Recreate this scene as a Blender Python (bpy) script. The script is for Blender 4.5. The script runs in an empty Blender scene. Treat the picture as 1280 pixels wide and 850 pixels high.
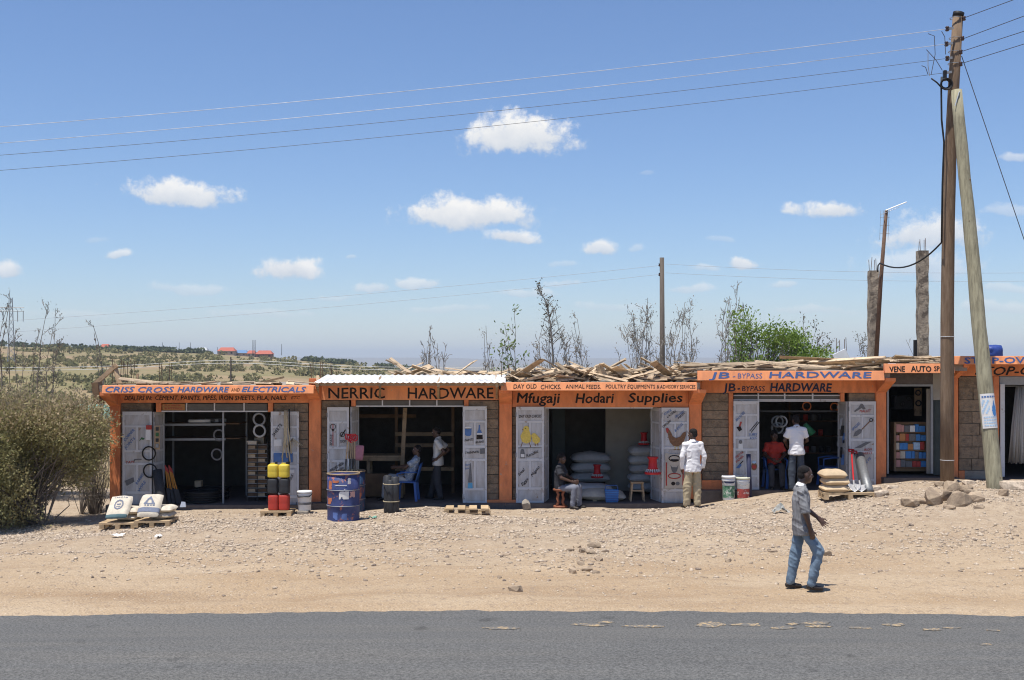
import bpy, bmesh, math, random
import numpy as np
from mathutils import Vector, Matrix, Quaternion
rnd = random.Random(7)
nrg = np.random.default_rng(11)
SC = bpy.context.scene
COL = SC.collection
R = math.radians
# ---------------------------------------------------------------- camera
CAM_Z, FOC, HOR = 3.25, 1500.0, 452.0
cd = bpy.data.cameras.new('camera'); cam = bpy.data.objects.new('camera', cd); COL.objects.link(cam)
cam.location = (0, 0, CAM_Z); cam.rotation_euler = (R(90), 0, 0)
cd.sensor_width = 36.0; cd.lens = 36.0 * FOC / 1280.0
cd.shift_y = (HOR - 425.0) / 1280.0
cd.clip_start = 0.1; cd.clip_end = 40000
SC.camera = cam
# ---------------------------------------------------------------- sun and sky
SUN_EL, SUN_AZ = R(75), R(228)          # azimuth: compass style, 0 = +Y, 90 = +X; light comes from front left
sdir = Vector((math.sin(SUN_AZ) * math.cos(SUN_EL), math.cos(SUN_AZ) * math.cos(SUN_EL), math.sin(SUN_EL)))
sl = bpy.data.lights.new('sun', 'SUN'); sl.energy = 5.0; sl.angle = R(0.55); sl.color = (1.0, 0.95, 0.865)
so = bpy.data.objects.new('sun', sl); COL.objects.link(so); so.location = (0, 0, 60)
so.rotation_euler = sdir.to_track_quat('Z', 'Y').to_euler()
W = bpy.data.worlds.new('World'); SC.world = W; W.use_nodes = True
SC.view_settings.view_transform = 'Standard'; SC.view_settings.look = 'None'
SC.view_settings.exposure = 0.24; SC.view_settings.gamma = 1.0
SC.view_settings.use_curve_mapping = False
SC.cycles.filter_width = 1.1; SC.cycles.volume_step_rate = 4.0; SC.cycles.max_bounces = 8; SC.cycles.diffuse_bounces = 3
SC.cycles.transparent_max_bounces = 8

def build_world():
    nt = W.node_tree; N = nt.nodes; L = nt.links; N.clear()
    def nd(t, **k):
        n = N.new(t)
        for a, b in k.items(): setattr(n, a, b)
        return n
    def m(op, a, b=None, c=None, clamp=False):
        n = nd('ShaderNodeMath', operation=op, use_clamp=clamp)
        for i, v in enumerate((a, b, c)):
            if v is None: continue
            if isinstance(v, (int, float)): n.inputs[i].default_value = v
            else: L.new(v, n.inputs[i])
        return n.outputs[0]
    def vm(op, a, b=None, c=None):
        n = nd('ShaderNodeVectorMath', operation=op)
        for i, v in enumerate((a, b, c)):
            if v is None: continue
            if isinstance(v, tuple): n.inputs[i].default_value = v
            else: L.new(v, n.inputs[i])
        return n.outputs[1] if op == 'LENGTH' else n.outputs[0]
    sky = nd('ShaderNodeTexSky', sky_type='NISHITA')
    sky.sun_disc = False; sky.sun_elevation = SUN_EL; sky.sun_rotation = SUN_AZ
    sky.altitude = 3000; sky.air_density = 1.5; sky.dust_density = 0.3; sky.ozone_density = 7.0
    bg = nd('ShaderNodeBackground'); bg.inputs['Strength'].default_value = 0.107
    tn = nd('ShaderNodeMix', data_type='RGBA', blend_type='MULTIPLY'); tn.inputs[0].default_value = 1.0; L.new(sky.outputs[0], tn.inputs[6]); tn.inputs[7].default_value = (0.985, 0.965, 1.035, 1)
    L.new(tn.outputs[2], bg.inputs['Color'])
    tc = nd('ShaderNodeTexCoord')
    sep = nd('ShaderNodeSeparateXYZ'); L.new(tc.outputs['Generated'], sep.inputs[0])
    az = m('ARCTAN2', sep.outputs[0], sep.outputs[1])          # azimuth, 0 = +Y
    hyp = m('SQRT', m('ADD', m('MULTIPLY', sep.outputs[0], sep.outputs[0]), m('MULTIPLY', sep.outputs[1], sep.outputs[1])))
    el = m('ARCTAN2', sep.outputs[2], hyp)
    cmb = nd('ShaderNodeCombineXYZ'); L.new(az, cmb.inputs[0]); L.new(el, cmb.inputs[1])
    uv = cmb.outputs[0]
    nz = nd('ShaderNodeTexNoise'); nz.inputs['Scale'].default_value = 52; nz.inputs['Detail'].default_value = 9; nz.inputs['Roughness'].default_value = 0.66
    L.new(uv, nz.inputs['Vector'])
    noise = m('SUBTRACT', nz.outputs['Fac'], 0.5)
    warp = nd('ShaderNodeTexNoise'); warp.inputs['Scale'].default_value = 22; warp.inputs['Detail'].default_value = 3
    L.new(uv, warp.inputs['Vector'])
    wuv = vm('ADD', uv, vm('MULTIPLY', vm('SUBTRACT', warp.outputs['Color'], (0.5, 0.5, 0.5)), (0.030, 0.016, 0)))
    # clouds by direction in the sky: (x, y, half width, half height, opacity)
    C = [(650,174,82,40,1),(228,244,76,23,.95),(590,270,98,33,1),(640,299,42,12,.9),(362,339,44,20,.95),(753,309,27,14,.85),
         (1040,263,52,14,.95),(148,321,14,8,.7),(5,339,26,14,.8),(933,328,24,12,.85),(1165,296,74,28,.85),(1150,334,80,24,.5),
         (468,363,28,9,.55),(520,358,32,10,.6),(235,362,52,11,.35),(655,368,46,9,.4),(860,364,32,9,.45),(880,337,20,7,.4),
         (975,356,22,7,.4),(1262,262,40,10,.35),(1245,385,70,12,.35),(700,355,26,7,.35),(795,311,12,7,.3),(440,320,10,5,.3),
         (1275,198,16,8,.5),(90,395,60,8,.22),(330,392,70,8,.25),(560,388,60,7,.25),(760,385,60,8,.25),(1010,388,60,8,.28),(420,372,30,6,.3),(700,330,20,6,.25),(120,300,16,5,.2),(900,300,18,5,.2),(1262,360,36,8,.35),(800,215,12,5,.15)]
    def ad(x, y):
        return math.atan2(x - 640, FOC), math.atan2(HOR - y, math.hypot(FOC, x - 640))
    rr = random.Random(3)
    for k in range(8):      # the same fair-weather clouds go on round the horizon
        a = rr.uniform(0.55, 5.75); e = rr.uniform(0.06, 0.45)
        C.append((('ang', a if a < math.pi else a - 2 * math.pi, e), None, rr.uniform(20, 90), rr.uniform(9, 28), rr.uniform(.4, 1)))
    mask = None; shade = None
    for cx, cy, hw, hh, op in C:
        a, e = ad(cx, cy) if cy is not None else cx[1:]
        loc = vm('MULTIPLY', vm('SUBTRACT', wuv, (a, e, 0)), (FOC / hw, FOC / hh, 0))
        fold = vm('MAXIMUM', loc, vm('MULTIPLY', loc, (-1, -1.7, 0)))
        d = m('ADD', vm('LENGTH', fold), m('MULTIPLY', noise, -1.9))
        mr = nd('ShaderNodeMapRange', interpolation_type='SMOOTHSTEP')
        L.new(d, mr.inputs[0]); mr.inputs[1].default_value = 1.02; mr.inputs[2].default_value = 0.45
        mr.inputs[3].default_value = 0; mr.inputs[4].default_value = op
        k = mr.outputs[0]
        sp = nd('ShaderNodeSeparateXYZ'); L.new(loc, sp.inputs[0])
        s = m('MULTIPLY', k, m('ADD', m('MULTIPLY', sp.outputs[1], 0.75), 0.58, clamp=True))
        mask = k if mask is None else m('MAXIMUM', mask, k)
        shade = s if shade is None else m('MAXIMUM', shade, s)
    sh = m('ADD', m('DIVIDE', shade, m('MAXIMUM', mask, 0.02)), m('MULTIPLY', noise, 0.9), clamp=True)
    mix = nd('ShaderNodeMix', data_type='RGBA'); L.new(sh, mix.inputs[0])
    mix.inputs[6].default_value = (0.50, 0.575, 0.69, 1); mix.inputs[7].default_value = (0.96, 0.95, 0.93, 1)
    cb = nd('ShaderNodeBackground'); L.new(mix.outputs[2], cb.inputs['Color']); cb.inputs['Strength'].default_value = 0.88
    ms = nd('ShaderNodeMixShader'); L.new(mask, ms.inputs[0]); L.new(bg.outputs[0], ms.inputs[1]); L.new(cb.outputs[0], ms.inputs[2])
    out = nd('ShaderNodeOutputWorld'); L.new(ms.outputs[0], out.inputs[0])
    W.cycles.sampling_method = 'MANUAL'; W.cycles.sample_map_resolution = 512
build_world()

# ---------------------------------------------------------------- helpers
def PX(x, Y): return (x - 640.0) * Y / FOC
def PZ(y, Y): return CAM_Z - (y - HOR) * Y / FOC
def P(x, y, Y): return Vector((PX(x, Y), Y, PZ(y, Y)))      # a point on the plane at distance Y
def lin(r, g, b):
    f = lambda c: (c / 255 / 12.92) if c <= 10 else ((c / 255 + 0.055) / 1.055) ** 2.4
    return (f(r), f(g), f(b))

MATS = {}
def mat(name, c, rough=0.8, var=0.12, scale=6.0, bump=0.0, bscale=40.0, c2=None, c2amt=0.5, c2scale=3.0, metal=0.0, spec=0.3, stretch=(1, 1, 1), randv=0.0, c2edge=0.06, detail=5, chips=None):
    if name in MATS: return MATS[name]
    M = bpy.data.materials.new(name); M.use_nodes = True; nt = M.node_tree; N = nt.nodes; L = nt.links
    b = N['Principled BSDF']
    b.inputs['Roughness'].default_value = rough; b.inputs['Metallic'].default_value = metal; b.inputs['Specular IOR Level'].default_value = spec
    g = N.new('ShaderNodeNewGeometry'); mp = N.new('ShaderNodeMapping'); mp.inputs['Scale'].default_value = stretch
    L.new(g.outputs['Position'], mp.inputs[0])
    n1 = N.new('ShaderNodeTexNoise'); n1.inputs['Scale'].default_value = scale; n1.inputs['Detail'].default_value = detail; n1.inputs['Roughness'].default_value = 0.6
    L.new(mp.outputs[0], n1.inputs['Vector'])
    mx = N.new('ShaderNodeMix'); mx.data_type = 'RGBA'; L.new(n1.outputs['Fac'], mx.inputs[0])
    lo = [max(0, v * (1 - 2 * var)) for v in c]; hi = [min(1, v * (1 + 2 * var)) for v in c]
    mx.inputs[6].default_value = (*lo, 1); mx.inputs[7].default_value = (*hi, 1)
    out = mx.outputs[2]
    if c2:
        n2 = N.new('ShaderNodeTexNoise'); n2.inputs['Scale'].default_value = c2scale; n2.inputs['Detail'].default_value = 6; n2.inputs['Roughness'].default_value = 0.65
        L.new(mp.outputs[0], n2.inputs['Vector'])
        mr = N.new('ShaderNodeMapRange'); L.new(n2.outputs['Fac'], mr.inputs[0])
        t = 0.5 + (0.5 - c2amt) * 0.45
        mr.inputs[1].default_value = t - c2edge; mr.inputs[2].default_value = t + c2edge
        m2 = N.new('ShaderNodeMix'); m2.data_type = 'RGBA'; L.new(mr.outputs[0], m2.inputs[0]); L.new(out, m2.inputs[6]); m2.inputs[7].default_value = (*c2, 1)
        out = m2.outputs[2]
    if chips:                                    # small patches where the coat has come off, with ragged shapes of their own
        n4 = N.new('ShaderNodeTexNoise'); n4.inputs['Scale'].default_value = 5.5; n4.inputs['Detail'].default_value = 9; n4.inputs['Roughness'].default_value = 0.72; L.new(g.outputs['Position'], n4.inputs['Vector'])
        mr = N.new('ShaderNodeMapRange'); L.new(n4.outputs['Fac'], mr.inputs[0]); mr.inputs[1].default_value = .635; mr.inputs[2].default_value = .665
        m4 = N.new('ShaderNodeMix'); m4.data_type = 'RGBA'; L.new(mr.outputs[0], m4.inputs[0]); L.new(out, m4.inputs[6]); m4.inputs[7].default_value = (*chips, 1); out = m4.outputs[2]
    if randv:
        oi = N.new('ShaderNodeObjectInfo'); mr = N.new('ShaderNodeMapRange'); L.new(oi.outputs['Random'], mr.inputs[0])
        mr.inputs[3].default_value = 1 - randv; mr.inputs[4].default_value = 1 + randv
        hs = N.new('ShaderNodeHueSaturation'); L.new(mr.outputs[0], hs.inputs['Value']); L.new(out, hs.inputs['Color']); out = hs.outputs[0]
    L.new(out, b.inputs['Base Color'])
    if bump:
        n3 = N.new('ShaderNodeTexNoise'); n3.inputs['Scale'].default_value = bscale; n3.inputs['Detail'].default_value = 4
        L.new(mp.outputs[0], n3.inputs['Vector'])
        bp = N.new('ShaderNodeBump'); bp.inputs['Strength'].default_value = bump; bp.inputs['Distance'].default_value = 0.02
        L.new(n3.outputs['Fac'], bp.inputs['Height']); L.new(bp.outputs[0], b.inputs['Normal'])
    MATS[name] = M
    return M

BASE = {}        # object name -> world origin of its thing
def tag(o, label=None, cat=None, group=None, kind=None):
    if label: o['label'] = label
    if cat: o['category'] = cat
    if group: o['group'] = group
    if kind: o['kind'] = kind
    return o
def thing(name, label, cat, loc=(0, 0, 0), group=None, kind=None):
    o = bpy.data.objects.new(name, None); COL.objects.link(o); o.location = loc; o.empty_display_size = 0.1
    BASE[o.name] = Vector(loc)
    return tag(o, label, cat, group, kind)

class MB:
    """collects shapes in world coordinates and links them as one mesh object"""
    def __init__(s): s.v = []; s.f = []
    def add(s, vs, fs):
        k = len(s.v); s.v.extend([tuple(p) for p in vs]); s.f.extend([tuple(i + k for i in f) for f in fs]); return s
    def box(s, x0, x1, y0, y1, z0, z1):
        return s.add([(x0,y0,z0),(x1,y0,z0),(x1,y1,z0),(x0,y1,z0),(x0,y0,z1),(x1,y0,z1),(x1,y1,z1),(x0,y1,z1)],
                     [(0,3,2,1),(4,5,6,7),(0,1,5,4),(1,2,6,5),(2,3,7,6),(3,0,4,7)])
    def pbox(s, x0, x1, y0, y1, Yf, depth):      # front face fills a rectangle seen at distance Yf
        return s.box(PX(x0, Yf), PX(x1, Yf), Yf, Yf + depth, PZ(y1, Yf), PZ(y0, Yf))
    def obox(s, c, ax, ay, az, hx, hy, hz, taper=1.0):
        c = Vector(c); vs = []
        for sz in (-1, 1):
            t = 1 if sz < 0 else taper
            for sx, sy in ((-1,-1),(1,-1),(1,1),(-1,1)):
                vs.append(c + ax * (hx * sx * t) + ay * (hy * sy * t) + az * (hz * sz))
        return s.add(vs, [(0,3,2,1),(4,5,6,7),(0,1,5,4),(1,2,6,5),(2,3,7,6),(3,0,4,7)])
    def bar(s, a, b, w, t, up=(0, 0, 1)):         # rectangular bar from a to b
        a = Vector(a); b = Vector(b); z = (b - a).normalized(); u = Vector(up)
        if abs(z.dot(u)) > 0.95: u = Vector((0, 1, 0))
        x = u.cross(z).normalized(); y = z.cross(x)
        return s.obox((a + b) / 2, x, y, z, w / 2, t / 2, (b - a).length / 2)
    def tube(s, pts, r, n=8, cap=True, closed=False):
        pts = [Vector(p) for p in pts]; m_ = len(pts); rs = r if isinstance(r, (list, tuple)) else [r] * m_
        rings = []; prev = None
        for i, p in enumerate(pts):
            if closed: d = pts[(i + 1) % m_] - pts[i - 1]
            else: d = pts[min(i + 1, m_ - 1)] - pts[max(i - 1, 0)]
            d.normalize()
            if prev is None:
                u = Vector((0, 0, 1)) if abs(d.z) < 0.9 else Vector((0, 1, 0)); x = u.cross(d).normalized()
            else:
                x = (prev - d * prev.dot(d)); x = x.normalized() if x.length > 1e-6 else Vector((1, 0, 0)).cross(d).normalized()
            prev = x; y = d.cross(x)
            rings.append([p + (x * math.cos(2 * math.pi * k / n) + y * math.sin(2 * math.pi * k / n)) * rs[i] for k in range(n)])
        vs = [q for rg in rings for q in rg]; fs = []
        for i in range(m_ if closed else m_ - 1):
            j = (i + 1) % m_
            for k in range(n): fs.append((i*n+k, i*n+(k+1) % n, j*n+(k+1) % n, j*n+k))
        if cap and not closed:
            fs.append(tuple(range(n - 1, -1, -1))); fs.append(tuple((m_-1)*n+k for k in range(n)))
        return s.add(vs, fs)
    def lathe(s, c, prof, n=20, axis='z', sx=1, sy=1):   # prof: (radius, height)
        c = Vector(c); vs = []; fs = []
        for r, h in prof:
            for k in range(n):
                a = 2 * math.pi * k / n
                q = (r * math.cos(a) * sx, r * math.sin(a) * sy, h)
                if axis == 'y': q = (q[0], h, q[1])
                vs.append(c + Vector(q))
        m_ = len(prof)
        for i in range(m_ - 1):
            for k in range(n): fs.append((i*n+k, i*n+(k+1) % n, (i+1)*n+(k+1) % n, (i+1)*n+k))
        fs.append(tuple(range(n - 1, -1, -1))); fs.append(tuple((m_-1)*n+k for k in range(n)))
        return s.add(vs, fs)
    def ell(s, c, rx, ry, rz, n=12, m_=8, rot=None):
        c = Vector(c); vs = []; fs = []
        for i in range(m_ + 1):
            t = math.pi * i / m_
            for k in range(n):
                a = 2 * math.pi * k / n
                q = Vector((rx * math.sin(t) * math.cos(a), ry * math.sin(t) * math.sin(a), -rz * math.cos(t)))
                if rot is not None: q = rot @ q
                vs.append(c + q)
        for i in range(m_):
            for k in range(n): fs.append((i*n+k, i*n+(k+1) % n, (i+1)*n+(k+1) % n, (i+1)*n+k))
        return s.add(vs, fs)
    def prism(s, pts, Y0, Y1):                 # outline in (X, Z), extruded along Y
        n = len(pts)
        area = sum(pts[i][0] * pts[(i+1) % n][1] - pts[(i+1) % n][0] * pts[i][1] for i in range(n))
        if area < 0: pts = pts[::-1]
        vs = [(x, Y0, z) for x, z in pts] + [(x, Y1, z) for x, z in pts]
        fs = [tuple(range(n)), tuple(range(2*n-1, n-1, -1))] + [(i, i+n, (i+1) % n + n, (i+1) % n) for i in range(n)]
        return s.add(vs, fs)
    def ring(s, c, r, tr, n=24, m_=6, nrm=(0, 1, 0)):
        c = Vector(c); z = Vector(nrm).normalized(); x = z.orthogonal().normalized(); y = z.cross(x)
        return s.tube([c + (x * math.cos(2*math.pi*k/n) + y * math.sin(2*math.pi*k/n)) * r for k in range(n)], tr, m_, closed=True)
    def build(s, name, material, parent=None, smooth=False, root=None, bevel=0.0):
        base = BASE.get(parent.name, Vector((0, 0, 0))) if parent is not None else Vector(root or (0, 0, 0))
        me = bpy.data.meshes.new(name)
        va = np.array(s.v, dtype=np.float64) - np.array(base)
        me.from_pydata(va.tolist(), [], s.f); me.validate(); me.update()
        if smooth: me.polygons.foreach_set('use_smooth', [True] * len(me.polygons))
        if material is not None: me.materials.append(material if not isinstance(material, str) else MATS[material])
        if bevel:
            bm = bmesh.new(); bm.from_mesh(me)
            bmesh.ops.remove_doubles(bm, verts=bm.verts, dist=1e-5)
            bmesh.ops.bevel(bm, geom=[e for e in bm.edges if e.calc_face_angle(0) > 0.6], offset=bevel, segments=1, affect='EDGES', clamp_overlap=True)
            bm.to_mesh(me); bm.free()
        o = bpy.data.objects.new(name, me); COL.objects.link(o)
        BASE[o.name] = Vector(base)
        if parent is not None: o.parent = parent
        else: o.location = base
        return o
def solo(mb, name, material, label, cat, group=None, smooth=False, root=None, kind=None, bevel=0.0):
    if root is None:
        a = np.array(mb.v); root = ((a[:, 0].min() + a[:, 0].max()) / 2, (a[:, 1].min() + a[:, 1].max()) / 2, a[:, 2].min())
    return tag(mb.build(name, material, None, smooth, root, bevel), label, cat, group, kind)

def copy_tree(o, loc, label=None, rotz=None):
    c = o.copy(); COL.objects.link(c); c.location = loc; BASE[c.name] = Vector(loc)
    if label: c['label'] = label
    if rotz is not None: c.rotation_euler[2] = rotz
    for ch in list(o.children):
        d = ch.copy(); COL.objects.link(d); d.parent = c
        for g in list(ch.children):
            e = g.copy(); COL.objects.link(e); e.parent = d
    return c

def text(s, parent, mtl, origin, xdir, zdir, width, height, shear=0.0, bold=0.0, depth=0.0015):
    """painted lettering: starts at origin, runs along xdir; cap height = height, total length = width"""
    cu = bpy.data.curves.new('t', 'FONT'); cu.body = s; cu.size = 1.0; cu.offset = 0.0; cu.extrude = 0.0; cu.shear = shear; cu.resolution_u = 2
    to = bpy.data.objects.new('t', cu); COL.objects.link(to)
    me = bpy.data.meshes.new_from_object(to)
    bpy.data.objects.remove(to); bpy.data.curves.remove(cu)
    n = len(me.vertices)
    co = np.empty(n * 3); me.vertices.foreach_get('co', co); co = co.reshape(-1, 3)
    x0, x1 = co[:, 0].min(), co[:, 0].max()
    xd = Vector(xdir).normalized(); zd = Vector(zdir).normalized(); nrm = xd.cross(zd)     # towards the viewer
    base = BASE[parent.name]
    o3 = np.array(origin) - np.array(base)
    u = (co[:, 0] - x0) / (x1 - x0) * width; w = co[:, 1] / 0.69 * height
    sd = len(s) * 3.1 + width * 7      # brush lettering is never quite even
    u, w = u + height * .10 * vnoise(u / height * .9 + sd, w / height * .8), w + height * (.12 * vnoise(u / height * .7 + sd, 3.3) + .07 * vnoise(u / height * 1.6, w / height * 1.2 + sd))
    pts = o3 + np.outer(u, xd) + np.outer(w, zd) + np.array(nrm) * depth
    if bold > 0:                                  # a fuller brush: overlapping strokes
        fs = [list(p.vertices) for p in me.polygons]; bpy.data.meshes.remove(me); allv = []; allf = []; k = 0
        bb = bold * height * 1.5
        for i, (du, dw) in enumerate(((0, 0), (-bb, 0), (bb, 0), (0, -bb * .8), (0, bb * .8))):
            allv.append(pts + np.array(xd) * du + np.array(zd) * dw + np.array(nrm) * (.0004 * i)); allf += [[q + k for q in f] for f in fs]; k += n
        me = bpy.data.meshes.new('lettering'); me.from_pydata(np.concatenate(allv).tolist(), [], allf); me.update()
    else: me.vertices.foreach_set('co', pts.reshape(-1)); me.update()
    me.materials.clear(); me.materials.append(MATS[mtl] if isinstance(mtl, str) else mtl)
    me.name = 'lettering'
    o = bpy.data.objects.new('lettering', me); COL.objects.link(o); o.parent = parent; BASE[o.name] = Vector(base)
    return o
def ptext(s, parent, mtl, x0, x1, ytop, ybase, Y, shear=0.0, bold=0.0):
    return text(s, parent, mtl, P(x0, ybase, Y - 0.003), (1, 0, 0), (0, 0, 1), PX(x1, Y) - PX(x0, Y), PZ(ytop, Y) - PZ(ybase, Y), shear, bold, 0.0)

# value noise for terrain
_T = np.random.default_rng(5).random((256, 256))
def vnoise(x, y):
    x = np.asarray(x, float); y = np.asarray(y, float)
    xi = np.floor(x).astype(int); yi = np.floor(y).astype(int); fx = x - xi; fy = y - yi
    fx = fx * fx * (3 - 2 * fx); fy = fy * fy * (3 - 2 * fy)
    g = lambda a, b: _T[a % 256, b % 256]
    return (g(xi, yi) * (1 - fx) + g(xi + 1, yi) * fx) * (1 - fy) + (g(xi, yi + 1) * (1 - fx) + g(xi + 1, yi + 1) * fx) * fy - 0.5
def sst(a, b, x):
    t = np.clip((np.asarray(x, float) - a) / (b - a), 0, 1); return t * t * (3 - 2 * t)
# ---------------------------------------------------------------- materials
mat('orange_paint', (0.80, 0.27, 0.105), 0.8, 0.09, 3, 0.15, 60, c2=(0.46, 0.15, 0.07), c2amt=0.30, c2scale=2.6, c2edge=0.17, stretch=(1.6, 1.6, .6), chips=(.44, .32, .24))
mat('sign_orange', (0.84, 0.33, 0.145), 0.8, 0.08, 3, 0.1, 60, c2=(0.56, 0.23, 0.125), c2amt=0.34, c2scale=3.2, c2edge=0.17, stretch=(1.6, 1, .45), chips=(.55, .38, .27))
mat('block_stone', (0.27, 0.20, 0.135), 0.95, 0.22, 9, 0.7, 45, c2=(0.155, 0.12, 0.088), c2amt=0.35, c2scale=7, randv=0.14, c2edge=0.1)
mat('mortar', (0.17, 0.145, 0.115), 0.95, 0.15, 20, 0.4, 60)
mat('concrete', (0.30, 0.265, 0.22), 0.93, 0.15, 8, 0.5, 50, c2=(0.2, 0.17, 0.14), c2amt=0.35, c2scale=4)
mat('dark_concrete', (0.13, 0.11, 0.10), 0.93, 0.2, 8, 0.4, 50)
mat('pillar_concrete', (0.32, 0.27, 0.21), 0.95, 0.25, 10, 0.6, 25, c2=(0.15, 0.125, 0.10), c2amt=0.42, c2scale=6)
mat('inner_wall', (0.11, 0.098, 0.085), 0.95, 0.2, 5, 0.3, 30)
mat('pale_plaster', (0.34, 0.31, 0.26), 0.93, 0.1, 4, 0.2, 30)
mat('step_red', (0.16, 0.085, 0.07), 0.9, 0.2, 8, 0.3, 40)
mat('door_paint', (0.56, 0.56, 0.57), 0.6, 0.08, 4, 0.12, 14, c2=(0.36, 0.325, 0.29), c2amt=0.38, c2scale=3.8, c2edge=0.2, stretch=(2, 2, .5), chips=(.30, .20, .13))
mat('door_frame', (0.60, 0.60, 0.61), 0.55, 0.06, 4, c2=(0.34, 0.27, 0.21), c2amt=0.2, c2scale=7)
mat('steel_grey', (0.30, 0.31, 0.32), 0.5, 0.1, 10, metal=0.2)
mat('green_metal', (0.045, 0.06, 0.06), 0.6, 0.15, 5)
mat('dark_metal', (0.05, 0.05, 0.05), 0.5, 0.2, 10, metal=0.3)
mat('rust', (0.13, 0.08, 0.055), 0.9, 0.3, 14)
mat('sign_blue', (0.06, 0.11, 0.27), 0.75, 0.2, 9, c2=(0.40, 0.22, 0.17), c2amt=0.15, c2scale=12)
mat('sign_black', (0.022, 0.017, 0.016), 0.8, 0.3, 9, c2=(.14, .07, .04), c2amt=.12, c2scale=12)
mat('sign_navy', (0.025, 0.03, 0.07), 0.7, 0.2, 9)
mat('door_blue', (0.09, 0.18, 0.40), 0.7, 0.15, 9)
mat('door_red', (0.42, 0.06, 0.05), 0.7, 0.15, 9)
mat('grey_decal', (0.16, 0.16, 0.165), 0.7, 0.2, 30)
mat('yellow_decal', (0.72, 0.54, 0.12), 0.7, 0.2, 30)
mat('brown_decal', (0.22, 0.115, 0.06), 0.7, 0.35, 30)
mat('white_paper', (0.72, 0.71, 0.69), 0.7, 0.06, 20)
mat('pale_blue_paper', (0.42, 0.58, 0.80), 0.6, 0.2, 30)
mat('timber', (0.38, 0.27, 0.165), 0.85, 0.22, 5, 0.3, 30, c2=(0.20, 0.14, 0.09), c2amt=0.25, c2scale=9, randv=0.3)
mat('pallet_wood', (0.45, 0.33, 0.20), 0.85, 0.2, 6, 0.2, 30, randv=0.2)
mat('offcut_wood', (0.46, 0.35, 0.235), 0.9, 0.22, 8, 0.2, 40, c2=(0.20, 0.15, 0.10), c2amt=0.3, c2scale=6, randv=0.45)
mat('dark_timber', (0.17, 0.105, 0.06), 0.85, 0.25, 6, 0.2, 30, randv=0.2)
mat('galvanised', (0.72, 0.72, 0.71), 0.5, 0.08, 3, metal=0.15, c2=(0.45, 0.45, 0.45), c2amt=0.2, c2scale=2, c2edge=0.15)
mat('black_plastic', (0.02, 0.02, 0.022), 0.45, 0.2, 8)
mat('blue_plastic', (0.045, 0.12, 0.36), 0.4, 0.1, 8)
mat('red_plastic', (0.50, 0.025, 0.03), 0.4, 0.1, 8)
mat('white_plastic', (0.68, 0.69, 0.70), 0.4, 0.05, 8)
mat('yellow_plastic', (0.66, 0.50, 0.06), 0.45, 0.1, 8, c2=(0.35, 0.27, 0.06), c2amt=0.15, c2scale=8)
mat('can_red', (0.46, 0.05, 0.035), 0.45, 0.12, 8, c2=(0.25, 0.05, 0.04), c2amt=0.2, c2scale=6)
mat('can_black', (0.035, 0.036, 0.04), 0.5, 0.2, 8)
mat('sack_cloth', (0.60, 0.535, 0.43), 0.85, 0.1, 12, 0.35, 90, c2=(0.45, 0.40, 0.33), c2amt=0.25, c2scale=9, c2edge=0.15, randv=0.08)
mat('sack_brown', (0.55, 0.42, 0.27), 0.85, 0.12, 12, 0.35, 90, randv=0.12)
mat('sack_grey', (0.46, 0.46, 0.45), 0.8, 0.12, 12, 0.35, 90, randv=0.1)
mat('sack_print', (0.16, 0.18, 0.24), 0.85, 0.15, 30)
mat('rope', (0.50, 0.42, 0.28), 0.95, 0.2, 40)
mat('wire_mesh', (0.06, 0.062, 0.066), 0.6, 0.35, 60, 0.8, 120, metal=0.3)
mat('roll_grey', (0.20, 0.205, 0.21), 0.5, 0.25, 20, metal=0.4)
mat('blade_steel', (0.62, 0.63, 0.64), 0.35, 0.1, 8, metal=0.5)
mat('drum_blue', (0.04, 0.055, 0.155), 0.55, 0.3, 6, 0.1, 20, c2=(0.33, 0.13, 0.10), c2amt=0.26, c2scale=7, c2edge=0.03)
mat('drum_dark', (0.03, 0.06, 0.13), 0.5, 0.2, 5, c2=(0.30, 0.10, 0.08), c2amt=0.3, c2scale=5)
mat('drum_rim', (0.35, 0.26, 0.16), 0.7, 0.3, 8, metal=0.2)
mat('creosote_wood', (0.17, 0.115, 0.075), 0.9, 0.3, 3.5, 0.5, 18, stretch=(6, 6, 0.7), c2=(0.26, 0.19, 0.13), c2amt=0.35, c2scale=3, c2edge=0.15)
mat('treated_wood', (0.36, 0.335, 0.23), 0.9, 0.22, 3.5, 0.5, 18, stretch=(6, 6, 0.7), c2=(0.16, 0.145, 0.10), c2amt=0.3, c2scale=3, c2edge=0.15)
mat('grey_pole', (0.12, 0.10, 0.085), 0.9, 0.2, 3, 0.3, 18, stretch=(6, 6, 0.6))
mat('aluminium_wire', (0.75, 0.76, 0.78), 0.35, 0.05, 8, metal=0.6)
mat('dark_wire', (0.08, 0.085, 0.10), 0.6, 0.1, 8)
mat('rubber', (0.015, 0.015, 0.016), 0.6, 0.1, 8)
mat('insulator', (0.06, 0.035, 0.03), 0.25, 0.1, 8)
mat('rock', (0.37, 0.285, 0.20), 0.95, 0.25, 6, 0.9, 18, c2=(0.20, 0.15, 0.11), c2amt=0.4, c2scale=5, c2edge=0.14, randv=0.22)
mat('skin', (0.085, 0.045, 0.03), 0.42, 0.15, 14, 0.1, 120, spec=0.5)
mat('hair', (0.012, 0.010, 0.010), 0.9, 0.2, 60, 0.6, 160)
mat('eye_white', (0.6, 0.57, 0.52), 0.3, 0.02)
mat('bark', (0.19, 0.16, 0.135), 0.9, 0.25, 12)
mat('bark_grey', (0.25, 0.225, 0.20), 0.9, 0.25, 12)
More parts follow.
